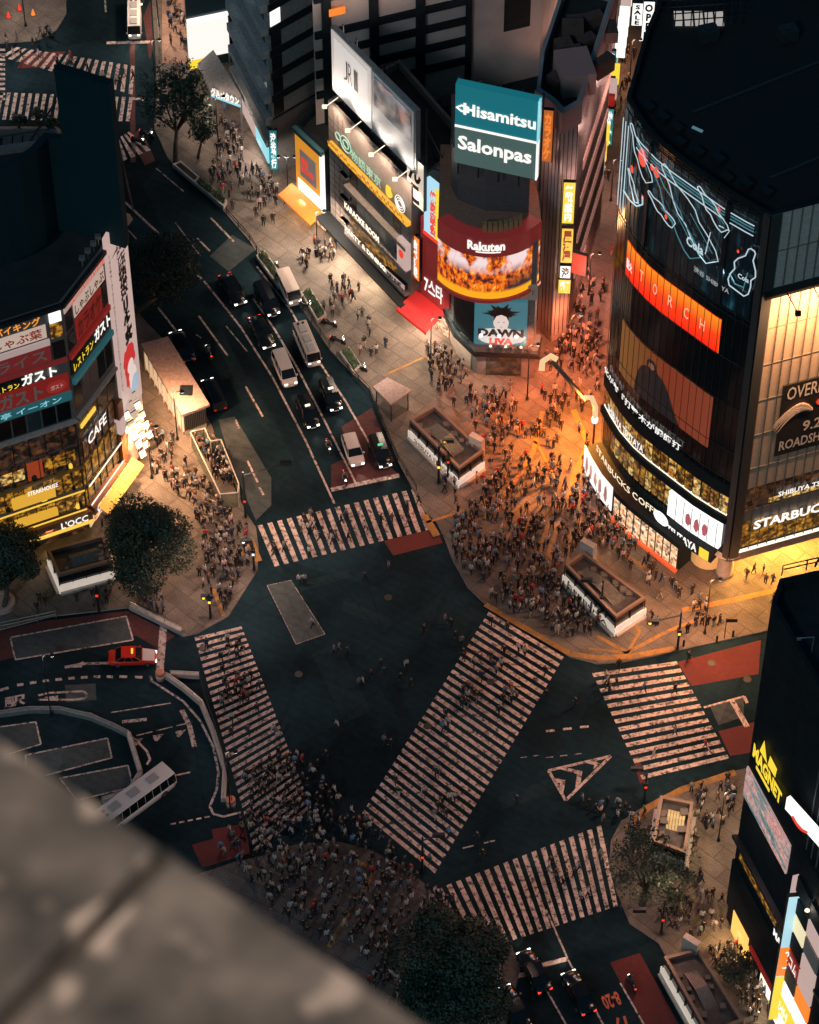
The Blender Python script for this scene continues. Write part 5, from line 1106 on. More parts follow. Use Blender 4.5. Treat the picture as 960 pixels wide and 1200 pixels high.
for s in [k1 + 10.5 + .9 * k for k in range(9)]: fKm.rect(mb, s, s + .06, 14, 43, 0, .1)
mb.build('facade_fin', M_GALV, root)
# roof rails, aerials and masts
mb = MB()
for h in (.6, 1.1):
    mb.tube([(28.4, 149, HK + h), (44, 153.4, HK + h)], .05)
for k in range(9): x = 28.4 + k * 1.9; mb.tube([(x, 149 + (x - 28.4) * .28, HK - .1), (x, 149 + (x - 28.4) * .28, HK + 1.1)], .05)
for k in range(4): mb.tube([(31 + k * .8, 149.8 + k * .2, HK), (31.6 + k * .7, 150.2 + k * .2, HK + 2.0)], .09)
mb.build('roof_railing', M_STEEL, root)
for k, (x, y) in enumerate(((30.2, 142.3), (31.6, 138.8))):
    mb = MB(); mb.tube([(x, y, HK - 1.2), (x, y, HK + .9), (x - 1.1, y - .2, HK + 1.0)], .05); mb.box(x - 1.3, x - 1.0, y - .3, y - .1, HK + .85, HK + 1.0); mb.build('roof_lamp', M_GALV, root)
mb = MB()
for k in range(5): x = 31.2 + k * .35; mb.tube([(x, 141.6 - k * .2, HK - 1.2), (x, 141.6 - k * .2, HK + 1.2)], .09)
for k in range(5): rack(mb, (34 + k * 2, 140 + k, HK - 1.2), 1.8, 1.2, 1.2, .3, mt=M_STEEL, root=root)
mb.build('roof_pipes', M_GALV, root)
light('POINT', fKm.P(k1 + 13.2, 21, .9), 90, (1, .85, .7), .15, parent=root); mb = MB(); mb.lathe([(.12, -.15), (.22, 0), (.12, .15)], tuple(fKm.P(k1 + 13.2, 21, .7)), 8); mb.build('wall_lamp', M_WARMW, root)
# ---------------------------------------------------------------- L: sign-covered building, bottom right corner
Lp = [(32.0, 133.6), (36.2, 126.6)]
Lp = [tuple(G(908, 1186, 1)[:2]), tuple(G(945, 1262, 1)[:2])]
root, fL = tower('sign_covered_building', 'building stacked with glowing colour signs in the bottom right corner', 'building', Lp, [(60, 112), (60, 133), (Lp[0][0] + .5, Lp[0][1] + .5)], 25.5, M_DARK)
fL.panel('edge_light', (0, .15, 1, 22), M_PSIGN, root, 0, .5)
for k in range(8):
    z = 2.6 + k * 2.5
    for j in range(2):
        m = [[M_YELLOWL, M_YELLOWL], [M_WHITEL, M_WHITEL], [M_GREYW, M_ORANGEL], [M_REDS, M_PSIGN], [M_DARK, M_PSIGN], [mat('cream_lit', (.6, .5, .35), .5, emit=(1, .85, .5), es=.8), M_DIMTXT], [M_DARK, M_PSIGN], [M_DARK, M_DARK]][k][j]
        p = fL.panel('sign_board', (.3 + j * 2.6, 2.7 + j * 2.6, z + .1, z + 2.2), m, root, 0, .2)
        if k == 3 and j == 0: fL.text('lettering', '\u30a2\u30b3\u30e0', (.5, 2.6, z + .4, z + 1.9), M_WSIGN, p, .26)
        if k == 0: fL.text('lettering', '24H', (.6 + j * 2.6, 2.4 + j * 2.6, z + .5, z + 1.8), M_WHITEL, p, .26)
fL.panel('shop_window', (.2, 5.4, .2, 2.4), M_WHITEL, root, 0, .15)
t_, f_, r_ = vsign('corner_sign', 'tall blade sign, yellow below, orange in the middle and pale blue above, bottom right corner', (925, 1052), (951, 1190), .3, mat('pale_blue_sign', (.3, .45, .5), .5, emit=(.45, .72, .8), es=.9, sample=True), None, None, tuple(G(914, 1196, 1)[:2]), True, (1, .1))
h_ = r_[3] - r_[2]; f_.panel('yellow_panel', (r_[0], r_[1], r_[2], r_[2] + h_ * .36), M_YELLOWL, t_, 0, .05); f_.panel('orange_panel', (r_[0], r_[1], r_[2] + h_ * .37, r_[2] + h_ * .6), M_ORANGEL, t_, 0, .05); f_.text('lettering', '\u30a2\u30a4', (r_[0] + .3, r_[1] - .3, r_[2] + h_ * .4, r_[2] + h_ * .57), M_WSIGN, t_, .1, vertical=True)
t_, f_, r_ = vsign('corner_board', 'glossy white billboard with a red smile on the roof corner', (920, 948), (990, 1010), .3, M_WHITEL, None, None, (33.2, 131.5), True, (.55, -.83))
mb = MB(); mb.tube([f_.P(r_[0] + 1.0 + k * .3, (r_[2] + r_[3]) / 2 - .5 - .4 * math.sin(k / 6 * math.pi), .08) for k in range(7)], .12, 5); mb.build('printed_lips', M_REDL, t_)
(lambda *a: None)('L', fL.L, fL.hit(908, 960), fL.hit(940, 1100))
# tower under the camera: parapet coping in the foreground
e0 = G(-250, 685, 226.2); e1_ = G(910, 1468, 226.2)
d = (e1_ - e0).normalized(); n_in = Vector((-d.y, d.x, 0))
if n_in.dot(Vector((0, -1, 0))) < 0: n_in = -n_in
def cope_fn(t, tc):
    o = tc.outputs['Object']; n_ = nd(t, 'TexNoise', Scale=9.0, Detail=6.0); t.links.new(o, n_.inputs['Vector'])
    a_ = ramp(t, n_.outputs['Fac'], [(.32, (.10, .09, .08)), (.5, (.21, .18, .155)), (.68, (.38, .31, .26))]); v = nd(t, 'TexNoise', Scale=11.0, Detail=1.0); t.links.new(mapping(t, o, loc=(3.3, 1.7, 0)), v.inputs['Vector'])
    return mixc(t, ramp(t, v.outputs['Fac'], [(.6, (0,) * 3), (.7, (1,) * 3)]), a_, (.95, .75, .62)), None, 0  # pale peach blobs mixed over the mottled base colour
M_COPE = nodemat('mottled_concrete', cope_fn, .7)
root = thing('observation_tower', 'mottled stone parapet coping of the high viewing tower, near the camera', 'tower', (e0.x, e0.y, 0))
nseg = 6; Lc = (e1_ - e0).length; 
s_seam = (G(195, 1000, 226.2) - e0).dot(d)
cutp = [-6, s_seam - .012, s_seam + .012, Lc + 6]
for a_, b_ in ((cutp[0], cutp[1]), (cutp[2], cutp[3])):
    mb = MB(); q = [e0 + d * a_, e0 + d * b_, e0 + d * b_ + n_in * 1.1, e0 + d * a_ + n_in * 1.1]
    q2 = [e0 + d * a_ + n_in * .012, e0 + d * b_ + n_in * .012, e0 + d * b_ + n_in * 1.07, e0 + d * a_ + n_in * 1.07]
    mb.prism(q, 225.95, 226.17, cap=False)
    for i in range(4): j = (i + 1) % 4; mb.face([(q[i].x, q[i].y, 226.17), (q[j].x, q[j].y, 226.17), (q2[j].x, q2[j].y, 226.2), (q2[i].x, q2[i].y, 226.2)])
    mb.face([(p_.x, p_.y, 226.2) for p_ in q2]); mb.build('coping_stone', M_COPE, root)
mb = MB(); q = [e0 + d * (cutp[1] - .01), e0 + d * (cutp[2] + .01), e0 + d * (cutp[2] + .01) + n_in * 1.09, e0 + d * (cutp[1] - .01) + n_in * 1.09]; mb.prism([p_[:2] for p_ in q], 226.0, 226.18); mb.build('mortar_joint', mat('mortar', (.09, .08, .07), .9), root)
mb = MB(); q = [e0 - d * 6 + n_in * .1, e0 + d * (Lc + 6) + n_in * .1, e0 + d * (Lc + 6) + n_in * 22, e0 - d * 6 + n_in * 22]; mb.prism([p_[:2] for p_ in q], 0, 225.2); 
q = [e0 - d * 6 + n_in * .1, e0 + d * (Lc + 6) + n_in * .1, e0 + d * (Lc + 6) + n_in * 1.0, e0 - d * 6 + n_in * 1.0]; mb.prism([p_[:2] for p_ in q], 225.2, 225.95); mb.build('shaft', M_GREYW, root)
light('AREA', (-2.5, -3.0, 231.5), 350, (1, .74, .54), .8, aim=(-.6, 1.6, 226.2))  # unseen warm lamp added behind the camera to light the coping
# ================================================================== TREES
def leaf_fn(c1, c2):
    def fn(t, tc):
        n_ = nd(t, 'TexNoise', Scale=.9, Detail=4.0); t.links.new(tc.outputs['Object'], n_.inputs['Vector'])
        return ramp(t, n_.outputs['Fac'], [(.35, c1), (.65, c2)]), None, 0
    return fn
M_LEAF = nodemat('leaf_green', leaf_fn((.010, .024, .017), (.032, .06, .034)), .6)
M_BARK = mat('bark', (.06, .045, .035), .9, noise=.3)
def crown_mesh(mb, c, rx, ry, rz, n, ls, rr, lobes=14, sparse=0.0):
    L = []
    for k in range(lobes):
        th = rr.uniform(0, 2 * math.pi); u = rr.uniform(-.75, 1.0); q = math.sqrt(max(0, 1 - u * u)); f = rr.uniform(.45, .72)
        L.append((Vector((c[0] + rx * f * q * math.cos(th), c[1] + ry * f * q * math.sin(th), c[2] + rz * f * u)), rr.uniform(.32, .5)))
    L.append((Vector(c), .62))
    for k in range(n):
        lc, lr = L[rr.randrange(len(L))]
        d = Vector((rr.gauss(0, 1), rr.gauss(0, 1), rr.gauss(0, 1))).normalized(); f = rr.uniform(.72, 1.06) if rr.random() > .15 else rr.uniform(.2, .8)
        p = lc + Vector((d.x * rx, d.y * ry, d.z * rz)) * lr * f
        if sparse and (math.sin(p.x * 2.1 + 1) * math.sin(p.y * 1.9) * math.sin(p.z * 1.7 + 2) > sparse): continue
        a = Vector((rr.gauss(0, 1), rr.gauss(0, 1), rr.gauss(0, .6))).normalized(); b = a.cross(d)
        if b.length < .1: continue
        b.normalize(); s = ls * rr.uniform(.6, 1.3)
        mb.face([p - a * s, p + b * s * .55, p + a * s, p - b * s * .55])
def tree(name, label, bx, by, h, cpx, rpx, zc, n=7000, ls=.17, seed=1, sparse=0.0, lobes=14, group=None, cat='tree', rz=None):
    b = G(bx, by, KZ); rr = random.Random(seed)
    t = thing(name, label, cat, tuple(b)); 
    if group: t['group'] = group
    c = G(cpx[0], cpx[1], zc); rx = rpx / 12.0
    mb = MB(); top = Vector((c.x, c.y, zc)); r0 = .09 + rx * .05
    fork = b.lerp(Vector((c.x, c.y, max(1.5, zc - rx * .8))), .8); mb.tube([b, b.lerp(fork, .5) + Vector((rr.uniform(-.1, .1), rr.uniform(-.1, .1), 0)), fork], r0, 8, 0, r0 * .7)
    for k in range(9):
        th = k * 2.4; e = Vector((c.x + rx * .75 * math.cos(th), c.y + rx * .75 * math.sin(th), zc + rx * rr.uniform(-.3, .6)))
        m = fork.lerp(e, .5) + Vector((0, 0, .3)); mb.tube([fork, m, e], r0 * .45, 5, 0, .02)
    mb.build('trunk', M_BARK, t, True)
    mb = MB(); crown_mesh(mb, tuple(c), rx, rx, rz or rx * .85, n, ls, rr, lobes, sparse); mb.build('crown', M_LEAF, t)
    return t
tree('camphor_tree', 'dense dark round tree beside the station-side crowd, left of the crossing', 172, 690, 9, (174, 637), 58, 6.2, 30000, .14, 1)
tree('camphor_tree', 'dense dark tree cut off at the left edge of the photo', 4, 715, 8, (6, 655), 42, 5.6, 16000, .15, 2)
tree('street_tree', 'open-branched leafy tree over the pavement by the brick path, upper left', 206, 192, 11, (205, 118), 48, 7.2, 9500, .16, 3, .05, 22, rz=4.2)
tree('street_tree', 'dim airy tree hanging over the avenue beside the vertical banner', 156, 368, 8, (188, 312), 58, 5.2, 8500, .15, 4, .0, 22, rz=2.4)
tree('camphor_tree', 'broad dark tree on the plaza at the bottom centre among the crowd', 520, 1170, 9, (526, 1130), 70, 5.5, 34000, .16, 5)
tree('street_tree', 'thin-leaved small tree beside the glass-roofed subway entrance, lower right', 752, 1062, 7, (760, 1012), 50, 4.8, 6500, .14, 6, .02, 20)
tree('street_tree', 'small sparse tree behind the lower right subway entrance', 790, 1065, 6, (790, 1040), 30, 3.6, 1800, .14, 7, .05, 14)
tree('street_tree', 'little dark tree in the crowd beside the dark lettered tower', 870, 1150, 5, (862, 1132), 22, 3.4, 1800, .12, 8, .1, 10)
tree('street_tree', 'small tree between the brick path and the pale canopy', 232, 185, 6, (236, 152), 20, 4.6, 1500, .14, 9, .0, 10)
for k, (x, y) in enumerate(((22, 140), (45, 134), (62, 142))): tree('street_tree', ['small dark tree leftmost beside the far left zebra', 'small dark tree in the middle beside the far left zebra', 'small dark tree nearest the tall dark screen'][k], x, y + 8, 4, (x, y), 12, 2.6, 1000, .14, 20 + k, .1, 8)

# ================================================================== STREET FURNITURE
def prismq(mb, px, z0, z1, mi=0): mb.prism(GL(px, z1), z0, z1, mi)
def entrance(label, q, h, sidem, txt=None, seed=0, hatch=(.28, .72, .25, .75), tall=None, recess=M_STEEL, lit=False):
    """subway stairway enclosure: q = roof corners in order; wall panels, rim, sunken dark roof with a skylight"""
    P = GL(q, h); c = sum(P, Vector()) / 4; t = thing('subway_entrance', label, 'subway entrance', (c.x, c.y, KZ))
    poly = [p[:2] for p in P]; ip = inset(poly, .28)
    mb = MB(); mb.prism(inset(poly, .1), 1.15, h - .35, cap=False); mb.build('upper_wall', M_GLASSD, t); mb = MB(); mb.prism(inset(poly, -.12), KZ, 1.2); mb.build('plinth', sidem, t)
    mb = MB()
    for k in range(4):
        l = (k + 1) % 4; a, b = poly[k], poly[l]; c_, d_ = ip[l], ip[k]
        mb.face([(*a, h), (*b, h), (*c_, h), (*d_, h)]); mb.face([(*a, h - .35), (*b, h - .35), (*b, h), (*a, h)]); mb.face([(*d_, h), (*c_, h), (*c_, h - .5), (*d_, h - .5)])
        mb.face([(*a, h - .35), (*b, h - .35), (*c_, h - .35), (*d_, h - .35)])
    mb.build('roof_rim', mat('bronze_rim', (.2, .13, .1), .5, .2), t)
    mb = MB(); mb.prism(ip, h - .6, h - .5); mb.build('roof', mat('entrance_roof', (.035, .032, .032), .6, noise=.4, nscale=2), t)
    V = [Vector((*p, h - .5)) for p in ip]
    def at(u, v, z): return (V[0].lerp(V[1], u)).lerp(V[3].lerp(V[2], u), v) + Vector((0, 0, z))
    u0, u1, v0, v1 = hatch; mb = MB(); a, b, c_, d_ = at(u0, v0, 0), at(u1, v0, 0), at(u1, v1, 0), at(u0, v1, 0)
    m0, m1 = at(u0, (v0 + v1) / 2, .45), at(u1, (v0 + v1) / 2, .45)
    mb.face([a, b, m1, m0]); mb.face([m0, m1, c_, d_]); mb.face([a, m0, d_]); mb.face([b, c_, m1]); mb.build('skylight', mat('lit_skylight', (.3, .25, .15), .4, emit=(1, .62, .22), es=.4, noise=.3) if lit else mat('skylight_glass', (.09, .09, .08), .25, noise=.3), t)
    mb = MB(); rr = random.Random(seed)
    for k in range(7): u = u0 + (u1 - u0) * k / 6; mb.tube([at(u, v0, .02), at(u, (v0 + v1) / 2, .47), at(u, v1, .02)], .03, 4)
    for k in range(9):
        u = rr.choice([rr.uniform(.03, .2), rr.uniform(.8, .95)]); p = at(u, rr.uniform(.1, .9), 0); w = rr.uniform(.15, .35); mb.box(p.x - w, p.x + w, p.y - w, p.y + w, p.z, p.z + rr.uniform(.15, .4))
    mb.build('roof_fittings', mat('fittings', (.1, .085, .08), .6), t)
    # wall panels with posts and printed lettering on the long sides
    ar = sum(poly[k][0] * poly[(k + 1) % 4][1] - poly[(k + 1) % 4][0] * poly[k][1] for k in range(4)); pl = poly if ar > 0 else poly[::-1]
    for k in range(4):
        f = Fac([pl[k], pl[(k + 1) % 4]])
        if f.nrm(0).y > .35: continue
        n_ = max(2, int(f.L / 1.3)); mb = MB()
        for j in range(n_ + 1): s = min(f.L - .08, f.L * j / n_); f.rect(mb, s, s + .06, 1.1, h - .36, -.1, .02)
        mb.build('post', M_STEEL, t)
        f.panel('base_trim', (0, f.L, KZ, .4), M_CREAM, t, .12, .4)
        if txt and f.L > 4: f.text('lettering', txt, (f.L * .12, f.L * .88, .45, 1.05), M_BLKTXT, t, .15)
    if tall:
        p = G(*tall, h + .9); mb = MB(); mb.box(-.75, .75, -.3, .3, -2.5, 0, 0, Matrix.Translation(p) @ Matrix.Rotation(-.65, 4, 'Z')); mb.build('lift_box', M_CREAM, t)
    return t
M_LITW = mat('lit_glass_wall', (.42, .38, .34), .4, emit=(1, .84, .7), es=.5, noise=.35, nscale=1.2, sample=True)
M_LITD = mat('green_glass_wall', (.16, .17, .15), .2, emit=(.4, .42, .36), es=.15)
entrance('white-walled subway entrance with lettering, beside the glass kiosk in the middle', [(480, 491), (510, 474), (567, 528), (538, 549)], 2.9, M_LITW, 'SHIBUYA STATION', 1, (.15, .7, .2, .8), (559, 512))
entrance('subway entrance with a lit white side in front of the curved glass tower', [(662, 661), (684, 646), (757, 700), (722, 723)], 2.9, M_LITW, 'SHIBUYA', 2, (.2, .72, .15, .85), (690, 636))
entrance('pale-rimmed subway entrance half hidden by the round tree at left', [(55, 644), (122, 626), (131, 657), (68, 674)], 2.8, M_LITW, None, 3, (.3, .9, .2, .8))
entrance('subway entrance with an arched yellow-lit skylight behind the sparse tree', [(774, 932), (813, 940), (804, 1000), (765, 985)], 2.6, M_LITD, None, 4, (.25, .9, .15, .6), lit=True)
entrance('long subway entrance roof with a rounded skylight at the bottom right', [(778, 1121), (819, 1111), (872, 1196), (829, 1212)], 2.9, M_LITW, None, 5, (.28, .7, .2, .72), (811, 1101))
# round-lit planter disc at far left
t = thing('round_bench', 'round pale planter bench under the left-edge tree', 'bench', tuple(G(4, 706))); mb = MB(); c = G(2, 708, KZ); mb.lathe([(1.3, 0), (1.3, .45), (.9, .5), (.85, .4)], tuple(c), 20); mb.build('seat', mat('pink_concrete', (.4, .28, .25), .7), t)
# roofed bus-stop pavilion
q = GL([(165, 403), (197, 394), (246, 474), (213, 486)], 3.6)
t = thing('bus_pavilion', 'long pinkish flat-roofed pavilion with a glowing side wall beside the avenue', 'pavilion', (q[0].x, q[0].y, KZ))
mb = MB(); mb.prism([p[:2] for p in q], 3.3, 3.6); mb.build('roof', mat('pinkish_roof', (.34, .24, .21), .8, noise=.25), t)
ip = inset([p[:2] for p in q], .35); mb = MB(); mb.prism(ip, KZ, 3.3, cap=False); mb.build('wall', mat('pavilion_wall', (.4, .33, .28), .6), t)
f = Fac([q[0][:2], q[3][:2]]); f.panel('light_wall', (.4, f.L - .5, .5, 2.7), mat('glow_wall', (.6, .5, .4), .5, emit=(1, .74, .45), es=.55, sample=True), t, -.3, -.15)
mb = MB()
for k in range(9): s = .4 + (f.L - 1) * k / 8; f.rect(mb, s, s + .08, KZ, 3.2, -.2, -.05)
mb.build('mullion', M_CREAM, t)
f = Fac([q[3][:2], q[2][:2]]); mb = MB()
for k in range(12): f.rect(mb, .3 + k * (f.L - .6) / 12, .36 + k * (f.L - .6) / 12, .8, 2.9, -.3, -.22)
mb.build('louvre', M_STEEL, t); c = G(218, 458, 3.6); mb = MB(); mb.box(c.x - .6, c.x + .6, c.y - .6, c.y + .6, 3.6, 3.75); mb.build('roof_hatch', M_DARK, t)
# glass kiosk with a pinkish roof
q = GL([(437, 453), (454, 442), (483, 457), (458, 474)], 3.0); t = thing('glass_kiosk', 'small glass kiosk with a pinkish flat roof at the avenue kerb', 'kiosk', (q[0].x, q[0].y, KZ))
mb = MB(); mb.prism([p[:2] for p in q], 2.8, 3.0); mb.build('roof', mat('pinkish_roof', (.34, .24, .21)), t)
ip = inset([p[:2] for p in q], .25); mb = MB(); mb.prism(ip, KZ, 2.8, cap=False); mb.build('glass_wall', M_GLASS, t)
for p in ip: mb = MB(); mb.tube([(*p, KZ), (*p, 2.8)], .06); mb.build('post', M_STEEL, t)
# glass-walled stairway with green-lit walls
q = [(223, 506), (240, 502), (247, 517), (259, 515), (280, 567), (279, 577), (258, 579)]
P_ = GL(q, 2.3); t = thing('glass_stairwell', 'roofless glass-walled stairwell full of people, next to the avenue corner', 'stairwell', (P_[0].x, P_[0].y, KZ))
mb = MB(); mb2 = MB()
for a, b in zip(P_, P_[1:] + P_[:1]):
    mb.tube([a, b], .07, 5); mb.tube([(a.x, a.y, KZ), a], .05, 5); d = (b - a).normalized(); nn = Vector((-d.y, d.x, 0)) * .03
    mb2.face([(a.x, a.y, KZ), (b.x, b.y, KZ), (b.x, b.y, 2.25), (a.x, a.y, 2.25)])
mb.build('frame', M_CREAM, t); mb2.build('glass_wall', mat('greenish_glass', (.12, .15, .11), .1, spec=.8, alpha=.6), t)
# railings and barriers
def railing(name, label, px, h=1.0, m=M_GALV, step=1.6, cat='railing', solid=False, group=None):
    P_ = GL(px, KZ if not solid else 0); t = thing(name, label, cat, tuple(P_[0]))
    if group: t['group'] = group
    mb = MB()
    for hz in ((h, h * .55) if not solid else (h,)): mb.tube([p + Vector((0, 0, hz)) for p in P_], .045, 5)
    mb.build('rail', m, t); mb = MB()
    for a, b in zip(P_, P_[1:]):
        n_ = max(1, int((b - a).length / step))
        for k in range(n_ + 1): p = a.lerp(b, k / n_); mb.tube([p, p + Vector((0, 0, h))], .04, 5)
    mb.build('posts', m, t)
    if solid:
        mb = MB()
        for a, b in zip(P_, P_[1:]):
            d = (b - a).normalized(); nn = Vector((-d.y, d.x, 0)) * .22; mb.prism([(a + nn)[:2], (b + nn)[:2], (b - nn)[:2], (a - nn)[:2]], 0, .55)
        mb.build('base', M_CREAM if solid == 1 else mat('grey_barrier', (.18, .19, .19), .6, noise=.2), t)
    return t
railing('barrier', 'long curved grey barrier around the bus bays, left', [(-30, 843), (0, 839), (35, 834), (70, 834), (105, 842), (132, 853), (150, 862)], .8, M_GALV, 1.2, 'barrier', 2)
railing('barrier', 'short barrier running down from the curved one toward the white bus', [(151, 862), (158, 885), (165, 908), (152, 930), (120, 940)], .8, M_GALV, 1.2, 'barrier', 1)
railing('barrier', 'diagonal barrier from the orange drum to the zebra, by the red taxi', [(195, 794), (215, 808), (236, 826), (250, 860), (264, 905), (262, 940)], .8, M_GALV, 1.2, 'barrier', 1)
railing('barrier', 'short straight barrier between the orange drum and the zebra edge', [(200, 792), (234, 794)], .8, M_GALV, 1.2, 'barrier', 1)
railing('railing', 'thin dark railing along the edge of the station-side zebra', [(234, 794), (240, 820), (258, 870), (268, 920), (272, 945)], 1.0, M_STEEL)
railing('railing', 'wide grey sloping guard wall at the pavement tip above the red taxi', [(153, 713), (214, 743)], 1.0, M_GALV, 1.5, 'railing', 1)
railing('railing', 'long straight railing along the bus-side kerb at far left', [(0, 738), (66, 724)], 1.0, M_GALV, 1.5)
railing('railing', 'kerb railing along the avenue beside the glass kiosk', [(395, 420), (433, 461), (466, 540), (488, 575)], 1.0, M_STEEL, 1.6)
railing('railing', 'kerb railing along the avenue beside the planters and scooters', [(266, 252), (293, 283), (325, 332), (355, 364), (386, 408)], 1.0, M_STEEL, 1.6)
railing('railing', 'upper kerb railing along the brick path beside the white bus lane', [(184, 5), (187, 60)], 1.0, M_GALV, 1.6)
def post(name, label, px, h, cat='bollard', m=M_STEEL, r=.1, group=None):
    p = G(*px, KZ); mb = MB(); mb.lathe([(r * 1.2, 0), (r, .1), (r, h - .05), (r * .6, h)], tuple(p), 8); o = mb.build(name, m); return tag(o, label, cat, group)
labs = ['left', 'middle', 'right']
for k, (x, y) in enumerate(((801, 757), (840, 752), (859, 746))): post('bollard', ['dark bollard nearest the signal mast on the amber-lit kerb', 'dark bollard next to the small black flag sign', 'dark bollard between the flag sign and the dark tower'][k], (x, y), .9, group='bollards on the amber-lit kerb')
t = thing('flag_sign', 'small black flag-shaped sign on a thin pole on the amber-lit pavement', 'sign', tuple(G(849, 748, KZ))); p = G(849, 748, KZ); mb = MB(); mb.tube([p, p + Vector((0, 0, 3.0))], .04); mb.build('pole', M_STEEL, t); mb = MB(); mb.box(p.x, p.x + 1.0, p.y - .03, p.y + .03, 2.55, 3.0); mb.build('plate', M_BLACK, t)
for k, (x, y, c_) in enumerate(((188, 795, 'orange drum where the taxi-side barriers meet'), (271, 944, 'orange drum at the lower end of the station-side barrier'))):
    p = G(x, y, 0); t = thing('safety_drum', c_, 'safety drum', tuple(p)); mb = MB(); mb.lathe([(.42, 0), (.42, 1.0), (.3, 1.05)], tuple(p), 14); mb.build('body', mat('orange_plastic', (.55, .2, .13), .5), t); mb = MB(); mb.lathe([(.435, .4), (.435, .6)], tuple(p), 14); mb.build('reflective_band', M_WHITE, t)
# planters with hedges along the avenue
M_HEDGE = nodemat('hedge_leaf', leaf_fn((.03, .06, .03), (.08, .12, .05)), .7)
for k, (q, lab) in enumerate([([(300, 299), (310, 293), (336, 330), (326, 336)], 'hedge planter topmost of the three kerbside planters'), ([(352, 342), (364, 338), (383, 368), (372, 376)], 'hedge planter in the middle of the three kerbside planters'), ([(398, 412), (409, 406), (424, 428), (414, 436)], 'hedge planter nearest the glass kiosk'), ([(202, 192), (212, 188), (234, 207), (228, 214)], 'rounded planter at the upper end of the long kerbside bed'), ([(228, 214), (236, 208), (266, 235), (262, 242)], 'long narrow planter along the upper avenue kerb')]):
    P_ = GL(q, .6); t = thing('planter', lab, 'planter', (P_[0].x, P_[0].y, KZ)); poly = [p[:2] for p in P_]; ip = inset(poly, .18); mb = MB()
    for a in range(4): b = (a + 1) % 4; mb.face([(*poly[a], .12), (*poly[b], .12), (*poly[b], .62), (*poly[a], .62)]); mb.face([(*poly[a], .62), (*poly[b], .62), (*ip[b], .62), (*ip[a], .62)]); mb.face([(*ip[a], .62), (*ip[b], .62), (*ip[b], .3), (*ip[a], .3)])
    mb.build('box', M_CREAM, t); mb = MB(); mb.prism(ip, .3, .5); mb.build('soil', mat('soil', (.04, .03, .02), .9), t)
    if k < 3 or k == 4:
        mb = MB(); rr = random.Random(k); V = [Vector((*p, .5)) for p in ip]
        for j in range(900):
            u, v = rr.random(), rr.random(); p = V[0].lerp(V[1], u).lerp(V[3].lerp(V[2], u), v) + Vector((0, 0, rr.uniform(0, .5))); a = Vector((rr.gauss(0, 1), rr.gauss(0, 1), rr.gauss(0, .5))).normalized(); b = a.orthogonal().normalized(); s = .11; mb.face([p - a * s, p + b * s * .6, p + a * s, p - b * s * .6])
        mb.build('hedge', M_HEDGE, t)
# poles, signals, lamps
def signal(label, px, h, arm=None, lamp=None, name='traffic_signal', arms=1):
    p = G(*px, KZ); t = thing(name, label, 'traffic signal', tuple(p)); mb = MB(); mb.tube([p, p + Vector((0, 0, h))], .13, 8, 0, .08); mb.build('pole', M_STEEL, t)
    if arm:
        e = p + Vector((arm[0], arm[1], h - .4)); mb = MB(); mb.tube([p + Vector((0, 0, h - .5)), e], .07); mb.build('arm', M_STEEL, t)
        mb = MB(); mb.box(e.x - .55, e.x + .55, e.y - .15, e.y + .15, e.z - .25, e.z + .2); hd = mb.build('signal_head', M_STEEL, t)
        if lamp: mb = MB(); mb.lathe([(.13, 0), (.15, .06)], (e.x - .3, e.y - .2, e.z - .05), 10); mb.build('lens', lamp, hd)
    mb = MB(); mb.box(p.x - .2, p.x + .2, p.y - .2, p.y + .2, 2.4, 3.2); hd = mb.build('pedestrian_head', M_STEEL, t)
    mb = MB(); mb.box(p.x - .13, p.x + .13, p.y - .23, p.y - .2, 2.5, 2.8); mb.build('lens', lamp or M_REDL, hd)
    return t
M_AMB = glow('amber_signal', (1, .5, .05), 2.0); 
signal('tall dark signal mast with a long arm over the avenue median', (288, 606), 6.6, (4.0, 1.5), None)
signal('signal mast beside the white-walled middle subway entrance', (514, 566), 5.6, (.9, .9), M_AMB)
signal('short signal post at the kerb next to the middle subway entrance', (525, 560), 4.0)
signal('signal mast with an amber lens at the tip of the right pavement', (794, 761), 5.6, (-2.6, -.8), M_AMB)
signal('dark post with signal in front of the right subway entrance', (704, 722), 5.2, (-1.5, .5), None)
signal('signal post at the left pavement corner with an orange light', (247, 724), 3.6, (-.2, .0), M_AMB)
signal('signal mast beside the round tree and the left subway entrance', (116, 716), 3.8)
signal('signal mast by the crowd at the foot of the diagonal zebra', (495, 1022), 5.4, (1.4, .5), None)
signal('signal mast at the lower right pavement beside the sparse tree', (755, 940), 4.4, (-.8, .8), None)
signal('tall thin mast over the lower right kerb near the crowd', (775, 1095), 5.5, (-2.2, -.8), None)
signal('corner signal post with white boxes at the left end of the top zebra', (298, 668), 4.0, (-.6, .6), M_WHITEL)
LW = (1, .72, .46)
def added_pool_light(host_px, h, power, col, off=(0, 0), size=.3):
    """added light above a host point; no luminaire is built"""
    p = G(*host_px, KZ) + Vector((off[0], off[1], h))
    return light('SPOT', p, power, col, size, aim=(p.x, p.y, 0), spot=R(165))
